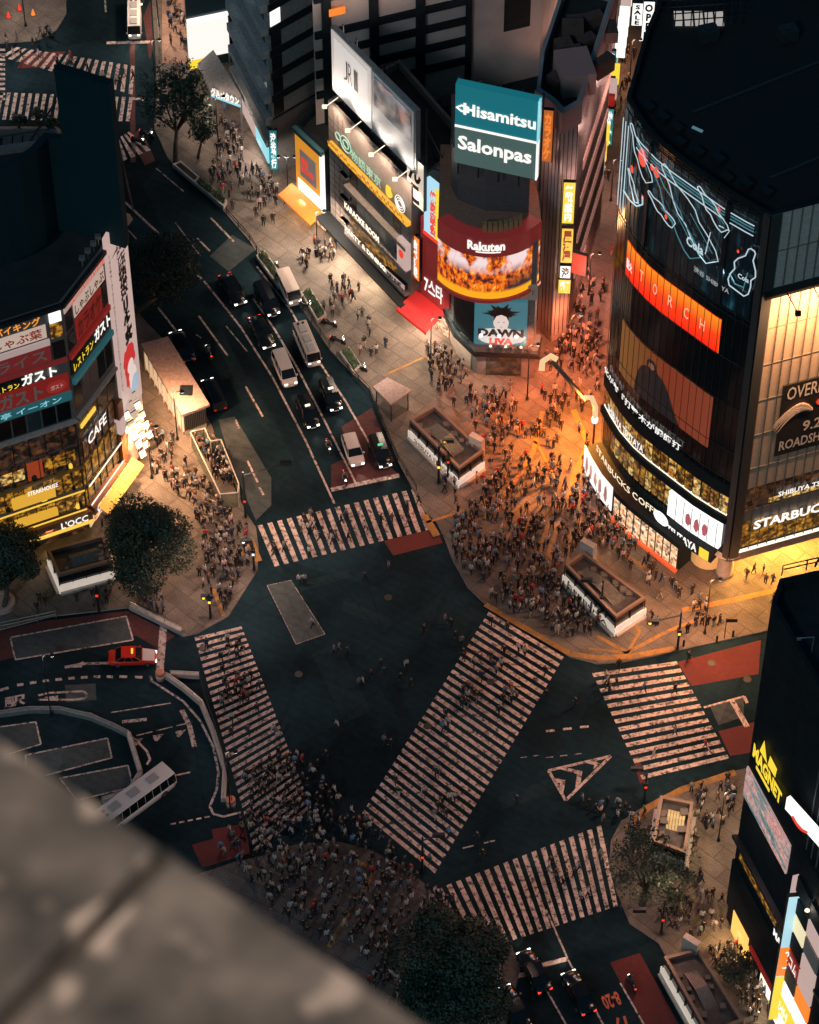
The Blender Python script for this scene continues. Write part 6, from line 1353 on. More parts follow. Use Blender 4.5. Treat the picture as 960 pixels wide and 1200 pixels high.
def added_street_lamp(label, px, h=6.0, power=900, col=(1, .66, .42), kind='twin', visible=True, size=.35, name='added_street_lamp', group='added street lamps'):  # lamps added at guessed spots to cast the light pools
    p = G(*px, KZ); t = thing(name, label, 'street lamp', tuple(p)); t['group'] = group
    mb = MB(); mb.lathe([(.18, 0), (.14, .3), (.07, .5), (.05, h)], tuple(p), 8); mb.build('pole', M_STEEL, t)
    for sx in ((-1, 1) if kind == 'twin' else (1,)):
        mb = MB(); mb.tube([p + Vector((0, 0, h - .3)), p + Vector((sx * .4, 0, h)), p + Vector((sx * .8, 0, h))], .035, 5); mb.build('arm', M_STEEL, t)
        mb = MB(); mb.lathe([(.05, .12), (.2, .06), (.22, -.02)], tuple(p + Vector((sx * .85, 0, h))), 10); hd = mb.build('lamp_head', M_STEEL, t)
        mb = MB(); mb.lathe([(.19, -.08), (.2, -.03)], tuple(p + Vector((sx * .85, 0, h))), 10); mb.build('lens', glow('lamp_lens', (1, .85, .65), 4, False), hd)
    light('SPOT', p + Vector((0, 0, h - .15)), power, col, size, aim=p, parent=t, spot=R(165))
    return t
# lamps and bare lights added to make the pools of light
added_street_lamp('added street lamp lighting the left shopping pavement by the lanterns', (178, 560), 7.5, 12500, (1, .54, .27), 'single')
added_street_lamp('added street lamp by the bus pavilion wall', (208, 515), 7, 7000, (1, .52, .26), 'single')
added_pool_light((288, 606), 7.5, 1500, (1, .66, .45))
added_street_lamp('added twin street lamp between the yellow building and the tower', (338, 232), 6, 2200, (1, .8, .66))
added_street_lamp('added street lamp on the avenue pavement before the stone building', (372, 300), 6.5, 5500, (1, .78, .6), 'single')
added_street_lamp('added street lamp above the red awning', (505, 425), 6.5, 3000, (1, .72, .46), 'single')
added_pool_light((437, 453), 6.5, 1300, (1, .78, .62))
added_street_lamp('added street lamp at the far upper pavement by the leafy tree', (256, 170), 7, 1800, (1, .75, .58), 'single')
added_street_lamp('added street lamp on the brick path, upper left', (186, 30), 6, 2600, (1, .72, .5), 'single')
added_street_lamp('added street lamp on the far left corner with the cones', (30, 30), 7, 2200, (1, .75, .6), 'single')
added_street_lamp('added street lamp beside the far zebra', (183, 112), 8, 1900, (1, .78, .65), 'single')
added_pool_light((4, 100), 8, 1500, (1, .78, .65))
OR = (1, .19, .035); RO = (1, .22, .08)
added_street_lamp('added street lamp on the orange-lit plaza beside the corner bookshop', (618, 468), 8, 5500, RO, 'single')
added_pool_light((697, 545), 8.5, 9500, OR, (-2.5, 1.5))
added_street_lamp('added street lamp at the mouth of the narrow shopping street', (668, 425), 7, 6500, RO, 'single')
added_street_lamp('added street lamp deep in the narrow shopping street', (690, 345), 6, 5000, (1, .32, .2), 'single')
added_street_lamp('added street lamp at the far bend of the narrow shopping street', (716, 235), 6, 2200, (1, .5, .36), 'single')
added_street_lamp('added street lamp at the far end of the narrow shopping street', (738, 95), 6, 2400, (1, .45, .22), 'single')
added_pool_light((590, 600), 7, 300, (1, .4, .2))
added_pool_light((704, 722), 5, 250, (1, .55, .35))
added_street_lamp('added street lamp beside the flag sign on the amber pavement', (826, 742), 8, 5200, (1, .34, .09), 'single')
added_pool_light((794, 761), 9.5, 3400, (1, .62, .42))
added_street_lamp('added street lamp on the lower right pavement by the dark tower', (842, 985), 7.5, 2600, (1, .66, .38), 'single')
added_pool_light((755, 940), 9.5, 1900, (1, .6, .45))
added_pool_light((514, 566), 9.5, 1700, (1, .62, .46))
added_pool_light((298, 668), 9.5, 2400, (1, .66, .5))
added_pool_light((247, 724), 9.5, 1700, (1, .6, .5))
added_pool_light((495, 1022), 10, 350, (1, .55, .42))
added_pool_light((602, 1098), 10, 700, (1, .62, .5))
added_street_lamp('added street lamp in the bus bays beside the curved barrier', (60, 838), 9, 700, (1, .68, .55), 'single')
added_street_lamp('added street lamp beside the lower bus bay barrier', (270, 950), 9, 800, (1, .62, .5), 'single')
added_pool_light((775, 1095), 8, 1200, (1, .5, .35))
# arched twin lamp over the plaza
p = G(697, 545, KZ); t = thing('arched_lamp', 'big arched street lamp with two curved glowing heads and a dark beam over the plaza', 'street lamp', tuple(p))
tp = G(697, 495, 4.5); a = G(688, 470, 7.8); b = G(648, 424, 8.6)
p2 = Vector((tp.x, tp.y, 0)); mb = MB(); mb.tube([p2, (p2.x, p2.y, 5.5)], .12, 8, 0, .09); mb.build('pole', M_STEEL, t)
mb = MB(); mb.tube([a, b], .22, 6); mb.build('beam', mat('green_steel', (.04, .07, .07), .5, .4), t)
top = Vector((p2.x, p2.y, 5.5)); mb = MB(); mb.tube([top, top + Vector((-.02, 0, 1.2)), a.lerp(top, .4) + Vector((.1, 0, 1.3)), a + Vector((-.2, .3, .2))], .26, 8); mb.build('glowing_arch', glow('arch_glow', (1, .66, .33), .9), t, True)
mb = MB(); mb.tube([b + Vector((-1.1, -.9, -.3)), b + Vector((-1.0, -.2, .3)), b + Vector((-.2, .3, .5)), b + Vector((.4, .1, .2))], .3, 8); mb.build('glowing_arch', glow('arch_glow', (1, .66, .33), .9), t, True)
mb = MB(); mb.lathe([(.3, -.5), (.34, 0), (.2, .1)], tuple(top + Vector((0, 0, -.4))), 10); mb.build('lantern', M_WHITEL, t)
light('SPOT', a + Vector((0, 0, -.4)), 13000, (1, .34, .04), .4, aim=(a.x, a.y - 1.5, 0), parent=t, spot=R(150))
# the yellow-lit passage under the curved tower, and shop light spilling out
for k, (x, y, pw) in enumerate(((31.6, 184.9, 560), (35.6, 186.8, 900), (39.8, 188.4, 900), (34, 189.5, 500))): light('AREA', (x, y, 3.85), pw * 2.2, (1, .46, .08), 1.2, aim=(x, y - 1.6, 0))
fsp = G(780, 650, 0)
for (f_, s, z, pw, col) in ((fP, 7.5, 3.4, 90, (1, .6, .35)), (fP, 10, 3.4, 110, (1, .6, .35)), (fP, 2.5, 4.3, 160, (1, .85, .75))): light('AREA', f_.P(s, z, .9), pw, col, 1.0, aim=f_.P(s, 0, 2.5))
for f_, s, pw, col in ((fA, cA + 2, 420, (1, .62, .3)), (fA, cA + 5, 420, (1, .66, .36)), (fA, 26, 200, (1, .62, .3)), (fE, 4.5, 500, (1, .78, .55)), (fE, 9, 600, (1, .75, .5)), (fF, 2, 500, (1, .7, .5)), (fD, 2, 250, (1, .6, .3)), (fG, 8, 90, (1, .7, .5)), (fKm, k1 + 3, 300, (1, .6, .25)), (fKm, k1 + 10, 180, (1, .7, .4)), (fC, cs1 - 3, 500, (1, .8, .7))):
    light('AREA', f_.P(s, 2.55, .6), pw, col, .8, aim=f_.P(s, 0, 2.4))
q = fA.P(fA.L - .5, 6, 2.2); light('POINT', q, 130, (1, .78, .58), .5)
for f_, s_, z_, pw, col in ((fQ, 9, 32, 2500, (1, .18, .03)), (fK, fK.L / 2, 20, 900, (1, .45, .15)), (fKm, k1 + 4, 20, 500, (.9, .6, .55)), (fQ, 3, 41, 900, (.4, .8, 1)), (fQ, 14, 41, 900, (.4, .8, 1))): light('AREA', f_.P(s_, z_, .6), pw, col, 4, aim=f_.P(s_, z_ - 3, 10))
# traffic cones top left
for k, (x, y) in enumerate(((10, 20), (23, 11), (39, 17))):
    p = G(x, y, KZ); t = thing('traffic_cone', ['red cone leftmost of the three on the far left pavement', 'red cone at the back of the three on the far left pavement', 'amber cone rightmost of the three on the far left pavement'][k], 'traffic cone', tuple(p)); mb = MB(); mb.lathe([(.3, .03), (.24, .05), (.05, .8)], tuple(p), 10); mb.build('cone', M_REDL if k < 2 else M_ORANGEL, t); mb = MB(); mb.box(p.x - .3, p.x + .3, p.y - .3, p.y + .3, KZ, KZ + .04); mb.build('base', M_BLACK, t)

# ================================================================== VEHICLES
M_HL = glow('headlight_lens', (1, .93, .82), 3.5, False); M_TL = glow('tail_lens', (1, .04, .02), 2.2, False); M_TLO = mat('tail_lens_off', (.3, .01, .01), .3, emit=(1, .05, .02), es=.25)
M_RIM = mat('wheel_rim', (.4, .4, .4), .3, .8); M_CHR = mat('chrome', (.7, .7, .7), .2, 1.0)
def ring(x, hw, z0, z1, r=.12):
    return [(x, -hw, z0 + r), (x, -hw + r * .6, z0), (x, hw - r * .6, z0), (x, hw, z0 + r), (x, hw, z1 - r), (x, hw - r * 1.6, z1), (x, -hw + r * 1.6, z1), (x, -hw, z1 - r)]
def loft(mb, rings, mi=0, top=None):
    i = len(mb.v); n = len(rings[0])
    for r_ in rings: mb.v += r_
    for k in range(len(rings) - 1):
        for j in range(n):
            l = (j + 1) % n; mb.f.append((i + k * n + j, i + k * n + l, i + (k + 1) * n + l, i + (k + 1) * n + j)); mb.m.append(mi)
    mb.f.append(tuple(i + j for j in reversed(range(n)))); mb.m.append(mi); mb.f.append(tuple(i + (len(rings) - 1) * n + j for j in range(n))); mb.m.append(mi)
SPEC = { # L, W, H, belt, hood start.. as fractions along +x (front)
    'sedan': dict(L=4.7, W=1.75, H=1.45, belt=.92, nose=.72, tail=.85, cab=(-.36, .2), roof=(-.22, .06), wr=.32),
    'hatch': dict(L=4.3, W=1.72, H=1.55, belt=.98, nose=.8, tail=.98, cab=(-.48, .27), roof=(-.40, .1), wr=.31),
    'cab': dict(L=4.4, W=1.7, H=1.75, belt=1.02, nose=.9, tail=1.0, cab=(-.47, .3), roof=(-.40, .14), wr=.32),
    'minivan': dict(L=4.8, W=1.75, H=1.85, belt=1.05, nose=.98, tail=1.05, cab=(-.49, .36), roof=(-.46, .2), wr=.33),
    'van': dict(L=4.7, W=1.7, H=2.0, belt=1.15, nose=1.1, tail=1.15, cab=(-.495, .46), roof=(-.47, .33), wr=.33),
    'minibus': dict(L=7.0, W=2.1, H=2.6, belt=1.3, nose=1.25, tail=1.3, cab=(-.495, .49), roof=(-.48, .42), wr=.42),
    'bus': dict(L=10.6, W=2.5, H=3.0, belt=1.25, nose=1.25, tail=1.25, cab=(-.497, .497), roof=(-.492, .48), wr=.5)}
def vehicle(kind, name, label, cat, px, tgt, paint, roofc=None, hood=None, boot=None, lights='front', sign=None, group='vehicles on the roads'):
    s = SPEC[kind]; L, W_, H = s['L'], s['W'], s['H']; t = thing(name, label, cat, (0, 0, 0), group, world=False)
    hw = W_ / 2; b = s['belt']; mb = MB()
    loft(mb, [ring(-L / 2, hw * .82, .38, s['tail'] - .12), ring(-L * .47, hw * .95, .25, s['tail']), ring(-L * .3, hw, .22, b), ring(L * .2, hw, .22, b), ring(L * .34, hw * .98, .22, (b + s['nose']) / 2 + .02), ring(L * .46, hw * .92, .26, s['nose']), ring(L / 2, hw * .78, .36, s['nose'] - .16)])
    mb.build('body', paint, t, True)
    c0_, c1_ = s['cab'][0] * L, s['cab'][1] * L; r0, r1 = s['roof'][0] * L, s['roof'][1] * L; hr = hw * .8 if kind not in ('minibus', 'bus', 'van') else hw * .92
    gl_ = MB(); B = [(c0_, -hw * .93, b - .04), (c1_, -hw * .93, b - .04), (c1_, hw * .93, b - .04), (c0_, hw * .93, b - .04)]; T_ = [(r0, -hr, H - .07), (r1, -hr, H - .07), (r1, hr, H - .07), (r0, hr, H - .07)]
    for i in range(4): j = (i + 1) % 4; gl_.face([B[i], B[j], T_[j], T_[i]])
    gl_.build('windows', M_GLASSD, t)
    rf = MB(); mid = [(r0 - .05, hr + .03), (r1 + .05, hr + .03)]
    rf.face([(r0, -hr, H), (r1, -hr, H), (r1, hr, H), (r0, hr, H)]) if False else None
    loft(rf, [[(x, -y, H - .09), (x, y, H - .09), (x, y * .94, H - .01), (x, 0, H + .02), (x, -y * .94, H - .01)] for x, y in ((r0 - .04, hr * .97), (r0 + .15, hr + .02), (r1 - .15, hr + .02), (r1 + .04, hr * .97))])
    rf.build('roof', roofc or paint, t)
    pl = MB(); nP = 2 if kind not in ('minibus', 'bus') else (5 if kind == 'minibus' else 8)
    for sy in (-1, 1):
        for k in range(nP + 2):
            pl = MB(); u = k / (nP + 1); a = Vector((c0_ + (c1_ - c0_) * u, sy * hw * .94, b - .03)); e = Vector((r0 + (r1 - r0) * u, sy * (hr + .01), H - .05)); pl.tube([a, e], .035, 4); pl.build('pillar', roofc or paint, t)
    if hood: mb = MB(); z = s['nose'] + .03; mb.face([(c1_ + .05, -hw * .86, b + .045), (L * .46, -hw * .78, z), (L * .46, hw * .78, z), (c1_ + .05, hw * .86, b + .045)]); mb.build('hood', hood, t)
    if kind in ('bus', 'minibus'):
        mb = MB()
        for k in range(3): mb.box(-L * .35 + k * L * .27, -L * .35 + k * L * .27 + 1.3, -.5, .5, H + .01, H + .16)
        mb.build('roof_unit', mat('roof_unit_grey', (.3, .3, .3), .6), t); mb = MB()
        for k in range(2): mb.lathe([(.22, 0), (.2, .1)], (-L * .42, -.35 + .7 * k, H + .01), 10)
        mb.build('roof_vent', M_BLACK, t)
    for sx in (-1, 1):
        for sy in (-1, 1):
            mb = MB(); wr = s['wr']; n = 14; c = Vector((sx * L * .31, sy * (hw - .12), wr)); mb.tube([c + Vector((0, -.12, 0)), c + Vector((0, .12, 0))], wr, n); w = mb.build('wheel', M_BLACK, t); mb = MB(); mb.tube([c + Vector((0, sy * .1, 0)), c + Vector((0, sy * .135, 0))], wr * .6, 10); mb.build('rim', M_RIM, w)
    for sy in (-1, 1):
        mb = MB(); z = s['nose'] - .2; mb.box(L * .47, L / 2 + .01, sy * hw * .62 - .16, sy * hw * .62 + .16, z - .08, z + .1); mb.build('headlight', M_HL, t)
        mb = MB(); z = s['tail'] - .2; mb.box(-L / 2 - .01, -L * .47, sy * hw * .66 - .14, sy * hw * .66 + .14, z - .1, z + .1); mb.build('taillight', M_TL if lights != 'off' else M_TLO, t)
        mb = MB(); x = c1_ - .25; mb.box(x, x + .12, sy * (hw + .08) - .08, sy * (hw + .08) + .08, b, b + .16); mb.build('mirror', paint, t)
    mb = MB(); mb.box(L / 2 - .02, L / 2 + .02, -.3, .3, .42, .56); mb.build('number_plate', M_WHITE, t)
    if sign: mb = MB(); mb.box(-.1, .1, -.28, .28, H, H + .18); mb.build('roof_sign', sign, t)
    g0 = G(*px, .0); g1 = G(*tgt, .0); k_ = .72 if kind == 'minibus' else (.76 if kind == 'bus' else .94 if kind == 'sedan' else .9); t.scale = (k_, k_, k_); t.location = (g0.x, g0.y, 0); t.rotation_euler = (0, 0, math.atan2(g1.y - g0.y, g1.x - g0.x))
    if lights == 'front':
        l = light('SPOT', (L / 2 + .15, 0, .6), 160, (1, .85, .65), .15, aim=(L / 2 + 6, 0, 0), spot=R(70)); local(l, t)
    return t
BLK = mat('black_car_paint', (.006, .007, .009), .15, 0, spec=.8); WHT = mat('white_car_paint', (.6, .5, .46), .3); SIL = mat('silver_car_paint', (.45, .36, .32), .3, .2)
V = vehicle
def dn(x, y): return (x + 30, y + 52)
V('sedan', 'car', 'black sedan leading the upper end of the queue beside the dim tree', 'car', (273, 343), dn(273, 343), BLK)
V('minivan', 'car', 'black car with a red-lit front next to the white van in the avenue', 'car', (313, 357), (340, 410), BLK)
V('sedan', 'car', 'black sedan in the middle lane behind the white minivan', 'car', (307, 393), (334, 445), BLK)
V('van', 'van', 'boxy white delivery van near the hedge planters', 'van', (339, 344), (362, 392), WHT, SIL)
V('minibus', 'minibus', 'silver-white minibus in the kerb lane of the avenue', 'minibus', (360, 411), (383, 465), WHT, SIL)
V('minivan', 'minivan', 'white minivan with lit headlights in the middle lane', 'minivan', (334, 438), (356, 490), WHT)
V('cab', 'taxi', 'black taxi behind the motor scooters near the centre line', 'taxi', (361, 488), (384, 545), BLK, sign=M_WARMW)
V('cab', 'taxi', 'black taxi in the kerb lane beside the glass kiosk', 'taxi', (388, 468), (412, 528), BLK, sign=M_WARMW)
V('hatch', 'car', 'pinkish white hatchback waiting at the stop line', 'car', (414, 532), (434, 590), WHT)
V('cab', 'taxi', 'black taxi waiting at the stop line beside the white hatchback', 'taxi', (446, 534), (466, 590), BLK, sign=mat('green_sign', (.1, .4, .2), .5, emit=(.2, .8, .4), es=.6))
V('sedan', 'car', 'black car parked by the top of the flat-roofed pavilion', 'car', (214, 410), (196, 372), BLK, lights='off')
V('minivan', 'car', 'black van parked by the lower end of the flat-roofed pavilion', 'van', (251, 468), (232, 425), BLK, lights='off')
V('sedan', 'taxi', 'red taxi with a white bonnet in the station lane', 'taxi', (156, 774), (190, 773), mat('red_car_paint', (.62, .03, .015), .25), hood=WHT, lights='off', sign=M_GOLD)
V('bus', 'bus', 'white bus partly hidden by the blurred parapet', 'bus', (160, 945), (206, 911), mat('white_bus_paint', (.62, .56, .53), .4), lights='off')
V('minibus', 'minibus', 'white minibus waiting at the far upper zebra', 'minibus', (158, 30), (158, 60), mat('white_bus_paint', (.62, .56, .53)))
V('sedan', 'taxi', 'black taxi with red tail lights nearest the bottom zebra', 'taxi', (626, 1142), (602, 1098), BLK)
V('sedan', 'taxi', 'black taxi at the bottom edge under the big dark tree', 'taxi', (602, 1184), (578, 1138), BLK)
V('sedan', 'car', 'black car in the middle bottom lane left of the red lane', 'car', (678, 1167), (655, 1122), BLK)
V('sedan', 'car', 'dark car at the very top edge beyond the white minibus', 'car', (160, -6), (160, 30), BLK)
def motorbike(label, px, tgt, rider=True):
    t = thing('motor_scooter', label, 'motor scooter', (0, 0, 0), 'motor scooters', world=False)
    mb = MB(); loft(mb, [ring(-.75, .1, .55, .8, .05), ring(-.3, .17, .35, .82, .06), ring(.05, .13, .3, .6, .05), ring(.35, .13, .3, .5, .05), ring(.5, .16, .35, .95, .06), ring(.6, .1, .5, .95, .04)]); mb.build('body', BLK, t, True)
    for x in (-.62, .62):
        mb = MB(); mb.tube([(x, -.06, .28), (x, .06, .28)], .28, 12); mb.build('wheel', M_BLACK, t)
    mb = MB(); mb.tube([(.5, -.33, 1.05), (.55, 0, 1.0), (.5, .33, 1.05)], .03, 5); mb.build('handlebar', M_CHR, t)
    mb = MB(); mb.box(.62, .7, -.09, .09, .78, .92); mb.build('headlight', M_HL, t); mb = MB(); mb.box(-.82, -.76, -.08, .08, .66, .76); mb.build('taillight', M_TL, t)
    g0 = G(*px, 0); g1 = G(*tgt, 0); t.location = (g0.x, g0.y, 0); a = math.atan2(g1.y - g0.y, g1.x - g0.x); t.rotation_euler = (0, 0, a)
    return t, g0, a
RIDERS = []
for lab, px, tg in (('scooter with a rider in the middle lane behind the white hatchback', (385, 527), (400, 575)), ('scooter with a rider at the stop line', (404, 564), (415, 610)), ('scooter with a rider on the red lane at the bottom', (740, 1156), (722, 1120)), ('scooter with a rider on the left lane beside the dashed lines', (245, 417), (225, 380))):
    t, g0, a = motorbike(lab, px, tg); RIDERS.append((g0, a, lab))
for k, (x, y, lab) in enumerate(((343, 352, 'parked scooter between the two upper hedge planters'), (357, 360, 'parked scooter at the top of the middle hedge planter'), (386, 382, 'parked scooter just below the middle hedge planter'), (396, 402, 'parked scooter above the lowest hedge planter'), (421, 434, 'parked scooter below the lowest hedge planter'), (318, 312, 'parked scooter beside the topmost hedge planter'), (162, 168, 'parked scooter beside the far corner zebra'), (172, 160, 'parked scooter by the foot of the leafy tree'))):
    motorbike(lab, (x, y), (x + 20, y + 6))
# ================================================================== PEOPLE
def person_mesh(name, J, edges, rad, parts):
    """skinned figure; returns verts, faces and a material slot per face (0 skin 1 hair 2 top 3 legs 4 shoes)"""
    me = bpy.data.meshes.new(name); me.from_pydata(J, edges, []); o = bpy.data.objects.new(name, me); C.objects.link(o)
    o.modifiers.new('s', 'SKIN'); sv = me.skin_vertices[0].data
    for i, r in enumerate(rad): sv[i].radius = r if isinstance(r, tuple) else (r, r)
    sv[0].use_root = True
    ss = o.modifiers.new('u', 'SUBSURF'); ss.levels = 1
    dg = bpy.context.evaluated_depsgraph_get(); dg.update(); ev = bpy.data.meshes.new_from_object(o.evaluated_get(dg))
    bpy.data.objects.remove(o); bpy.data.meshes.remove(me); return ev
def pose(k):
    """returns joints for a pose; x = forward"""
    P_ = dict(stand=((.02, .0), (-.02, .0), (.03, 0), (-.02, 0)), walk=((.17, .04), (-.17, .1), (-.1, .08), (.12, .1)), stride=((.26, .05), (-.25, .16), (-.16, .1), (.18, .14)), phone=((.03, 0), (-.02, 0), (.32, .42), (-.02, 0)), ride=((.32, .5), (.32, .5), (.42, .12), (.42, .12)))[k]
    ride = k == 'ride'; hz = .78 if ride else .92; lean = .06 if k in ('walk', 'stride') else (.1 if ride else 0)
    J = [(0, 0, hz), (lean * .4, 0, hz + .22), (lean, 0, hz + .46), (lean * 1.1, 0, hz + .57), (lean * 1.3 + .01, 0, hz + .7)]
    rad = [(.15, .125), (.135, .11), (.165, .11), .055, .105]
    E_ = [(0, 1), (1, 2), (2, 3), (3, 4)]
    J.append((lean * 1.3 + .015, 0, hz + .78)); rad.append(.085); E_.append((4, 5))
    for sgn, (fx, lift), (ax, al) in ((1, P_[0], P_[2]), (-1, P_[1], P_[3])):
        i = len(J)
        J += [(0.01, sgn * .1, hz - .06), (fx * .55 + (.04 if not ride else .22), sgn * .1, (hz - .46) if not ride else hz - .12), (fx, sgn * .1, .09 + lift * .4 if not ride else .3), (fx + .15, sgn * .12, .045 + lift * .3 if not ride else .27)]
        rad += [.1, .07, .045, .04]; E_ += [(0, i), (i, i + 1), (i + 1, i + 2), (i + 2, i + 3)]
        i = len(J); sh = (lean, sgn * .2, hz + .46)
        if al > .3: J += [sh, (lean + .06, sgn * .24, hz + .2), (lean + .3, sgn * .12, hz + .34), (lean + .36, sgn * .09, hz + .37)]
        elif ride: J += [sh, (lean + .2, sgn * .27, hz + .28), (lean + .42, sgn * .26, hz + .3), (lean + .5, sgn * .25, hz + .3)]
        else: J += [sh, (lean + ax * .45 - .02, sgn * .235, hz + .2), (lean + ax + .03, sgn * .22, hz - .04), (lean + ax * 1.15 + .05, sgn * .21, hz - .12)]
        rad += [.062, .05, .038, .036]; E_ += [(2, i), (i, i + 1), (i + 1, i + 2), (i + 2, i + 3)]
    return J, E_, rad, hz
POSES = {}
def plabel(tp, lg, v, tx):
    l = 'person in %s top and %s trousers %s %s' % (tp, lg, v, tx)
    l2 = 'person in %s top %s %s' % (tp, v, tx)
    return l if len(l.split()) <= 16 else l2 if len(l2.split()) <= 16 else 'person %s %s' % (v, tx)
for k in ('stand', 'walk', 'stride', 'phone', 'ride'):
    J, E_, rad, hz = pose(k); ev = person_mesh(k, J, E_, rad, None)
    vs = [v.co.copy() for v in ev.vertices]; fs = [tuple(p.vertices) for p in ev.polygons]; mi = []
    hc = Vector(J[4])
    for f in fs:
        c = sum((vs[i] for i in f), Vector()) / len(f)
        if c.z > hz + .6: mi.append(1 if (c.z > hc.z + .045 or c.x < hc.x - .02) else 0)
        elif c.z > hz + .54 and abs(c.y) < .1: mi.append(0)
        elif min((c - Vector(J[i])).length for i in (9 + 4, 9 + 4 + 8) if i < len(J)) < .09: mi.append(0)
        elif c.z < (.13 if k != 'ride' else .34): mi.append(4)
        elif c.z < hz + .06 and abs(c.y) < .2 and not (abs(c.y) > .19): mi.append(3)
        else: mi.append(2)
    # nose
    i = len(vs); n0 = hc + Vector((.1, 0, -.02)); vs += [n0 + Vector((0, -.02, -.02)), n0 + Vector((0, .02, -.02)), n0 + Vector((-.01, 0, .04)), n0 + Vector((.035, 0, -.015))]
    for f in ((0, 1, 3), (1, 2, 3), (2, 0, 3)): fs.append(tuple(i + q for q in f)); mi.append(0)
    POSES[k] = (vs, fs, mi); bpy.data.meshes.remove(ev)
COL = {'black': (.012, .012, .014), 'white': (.42, .39, .37), 'grey': (.14, .14, .15), 'beige': (.42, .33, .25), 'navy': (.02, .03, .06), 'red': (.4, .03, .03), 'brown': (.12, .07, .045), 'blue': (.1, .2, .32), 'pale pink': (.55, .36, .34), 'orange': (.5, .2, .03)}
CM = {k: mat('cloth_' + k.replace(' ', '_'), v, .85) for k, v in COL.items()}
M_BR = mat('brown_hair', (.05, .03, .02), .5)
tops = ['black'] * 14 + ['white'] * 5 + ['grey'] * 3 + ['beige', 'navy', 'navy', 'navy', 'red', 'brown', 'brown', 'blue', 'pale pink']
legs = ['black'] * 8 + ['navy'] * 3 + ['grey', 'beige', 'brown']
PM = {}
def pmesh(pz, tp, lg, hr):
    key = (pz, tp, lg, hr)
    if key not in PM:
        vs, fs, mi = POSES[pz]; mb = MB(); mb.v = [tuple(v) for v in vs]; mb.f = list(fs); mb.m = list(mi)
        PM[key] = mb.mesh('person', [M_SKIN, M_HAIR if hr == 0 else M_BR, CM[tp], CM[lg], CM['black'] if hr == 0 else CM['white']], True)
    return PM[key]
rp = random.Random(2024)
ppl = []   # (x, y, z, heading, zone text, zone group, priority)
def inpoly(x, y, q):
    c = False; n = len(q)
    for i in range(n):
        (x1, y1), (x2, y2) = q[i], q[i - 1]
        if (y1 > y) != (y2 > y) and x < (x2 - x1) * (y - y1) / (y2 - y1) + x1: c = not c
    return c
BLOCK = [[(478, 484), (512, 470), (572, 528), (574, 556), (538, 570), (482, 515)], [(658, 656), (684, 642), (762, 698), (762, 722), (722, 745), (658, 685)], [(52, 640), (124, 622), (134, 672), (66, 692)], [(768, 930), (816, 936), (812, 1020), (760, 1005)], [(776, 1118), (822, 1108), (880, 1196), (880, 1230), (829, 1230), (776, 1150)], [(160, 398), (200, 392), (250, 475), (250, 500), (210, 515), (160, 430)], [(434, 450), (456, 438), (486, 455), (486, 480), (458, 500), (434, 475)]]
near = {}
def free(w, d=.42):
    k = (int(w.x / .5), int(w.y / .5))
    for a in (-1, 0, 1):
        for b in (-1, 0, 1):
            for o in near.get((k[0] + a, k[1] + b), ()):
                if (o - w).length < d: return False
    near.setdefault(k, []).append(w.copy()); return True
def zone(poly, n, text, group, z=KZ, head=None, prio=0, clump=.5, block=True, tries=40, sg=7):
    xs = [p[0] for p in poly]; ys = [p[1] for p in poly]; cl = []
    for i in range(n):
        for _ in range(tries):
            if cl and rp.random() < clump:
                c = rp.choice(cl); x, y = c[0] + rp.gauss(0, sg), c[1] + rp.gauss(0, sg * .8)
            else: x, y = rp.uniform(min(xs), max(xs)), rp.uniform(min(ys), max(ys))
            if not inpoly(x, y, poly) or (block and any(inpoly(x, y, b) for b in BLOCK)): continue
            w = G(x, y, z)
            if not free(w): continue
            cl.append((x, y)); h = (head + rp.choice((0, math.pi)) + rp.gauss(0, .3)) if head is not None else rp.uniform(0, 2 * math.pi)
            ppl.append((w, h, text, group, prio)); break
A_ = 'in the crowd waiting before the curved glass tower'
zone([(522, 605), (600, 580), (700, 590), (738, 650), (690, 640), (660, 655), (670, 690), (720, 735), (690, 762), (640, 742), (575, 706), (548, 680), (530, 650)], 285, A_, 'crowd before the curved glass tower', clump=.6, sg=11)
zone([(553, 455), (640, 450), (700, 440), (706, 560), (712, 600), (640, 600), (520, 600), (512, 570), (575, 560), (580, 520)], 135, 'on the orange-lit plaza by the corner bookshop', 'people on the orange-lit plaza', clump=.5)
zone([(655, 330), (712, 330), (704, 440), (635, 450), (640, 420), (652, 380)], 80, 'in the narrow shopping street', 'people in the narrow shopping street', clump=.4)
zone([(690, 200), (732, 200), (716, 330), (672, 330)], 16, 'halfway up the narrow shopping street', 'people in the narrow shopping street')
zone([(722, 60), (748, 60), (742, 190), (702, 190)], 24, 'at the far end of the narrow shopping street', 'people in the narrow shopping street')
zone([(145, 545), (165, 500), (215, 520), (262, 600), (292, 610), (296, 650), (262, 720), (232, 690), (232, 640), (220, 590), (180, 560)], 145, 'on the left shopping pavement by the glass stairwell', 'people on the left pavement', clump=.5)
zone([(226, 512), (256, 520), (276, 570), (258, 572)], 38, 'inside the glass stairwell', 'people in the glass stairwell', clump=.2)
zone([(115, 600), (150, 560), (150, 575), (125, 640)], 12, 'in front of the glowing cafe floors', 'people on the left pavement')
zone([(20, 680), (60, 700), (120, 690), (230, 700), (215, 735), (150, 705), (20, 725)], 22, 'by the left subway entrance', 'people near the left subway entrance')
zone([(285, 960), (330, 935), (390, 930), (430, 975), (500, 1035), (540, 1060), (500, 1100), (440, 1110), (380, 1110), (330, 1075), (290, 1030), (255, 1000), (262, 975)], 250, 'in the dark crowd on the plaza below the zebras', 'dark plaza crowd', prio=1, clump=.55, block=False, sg=14)
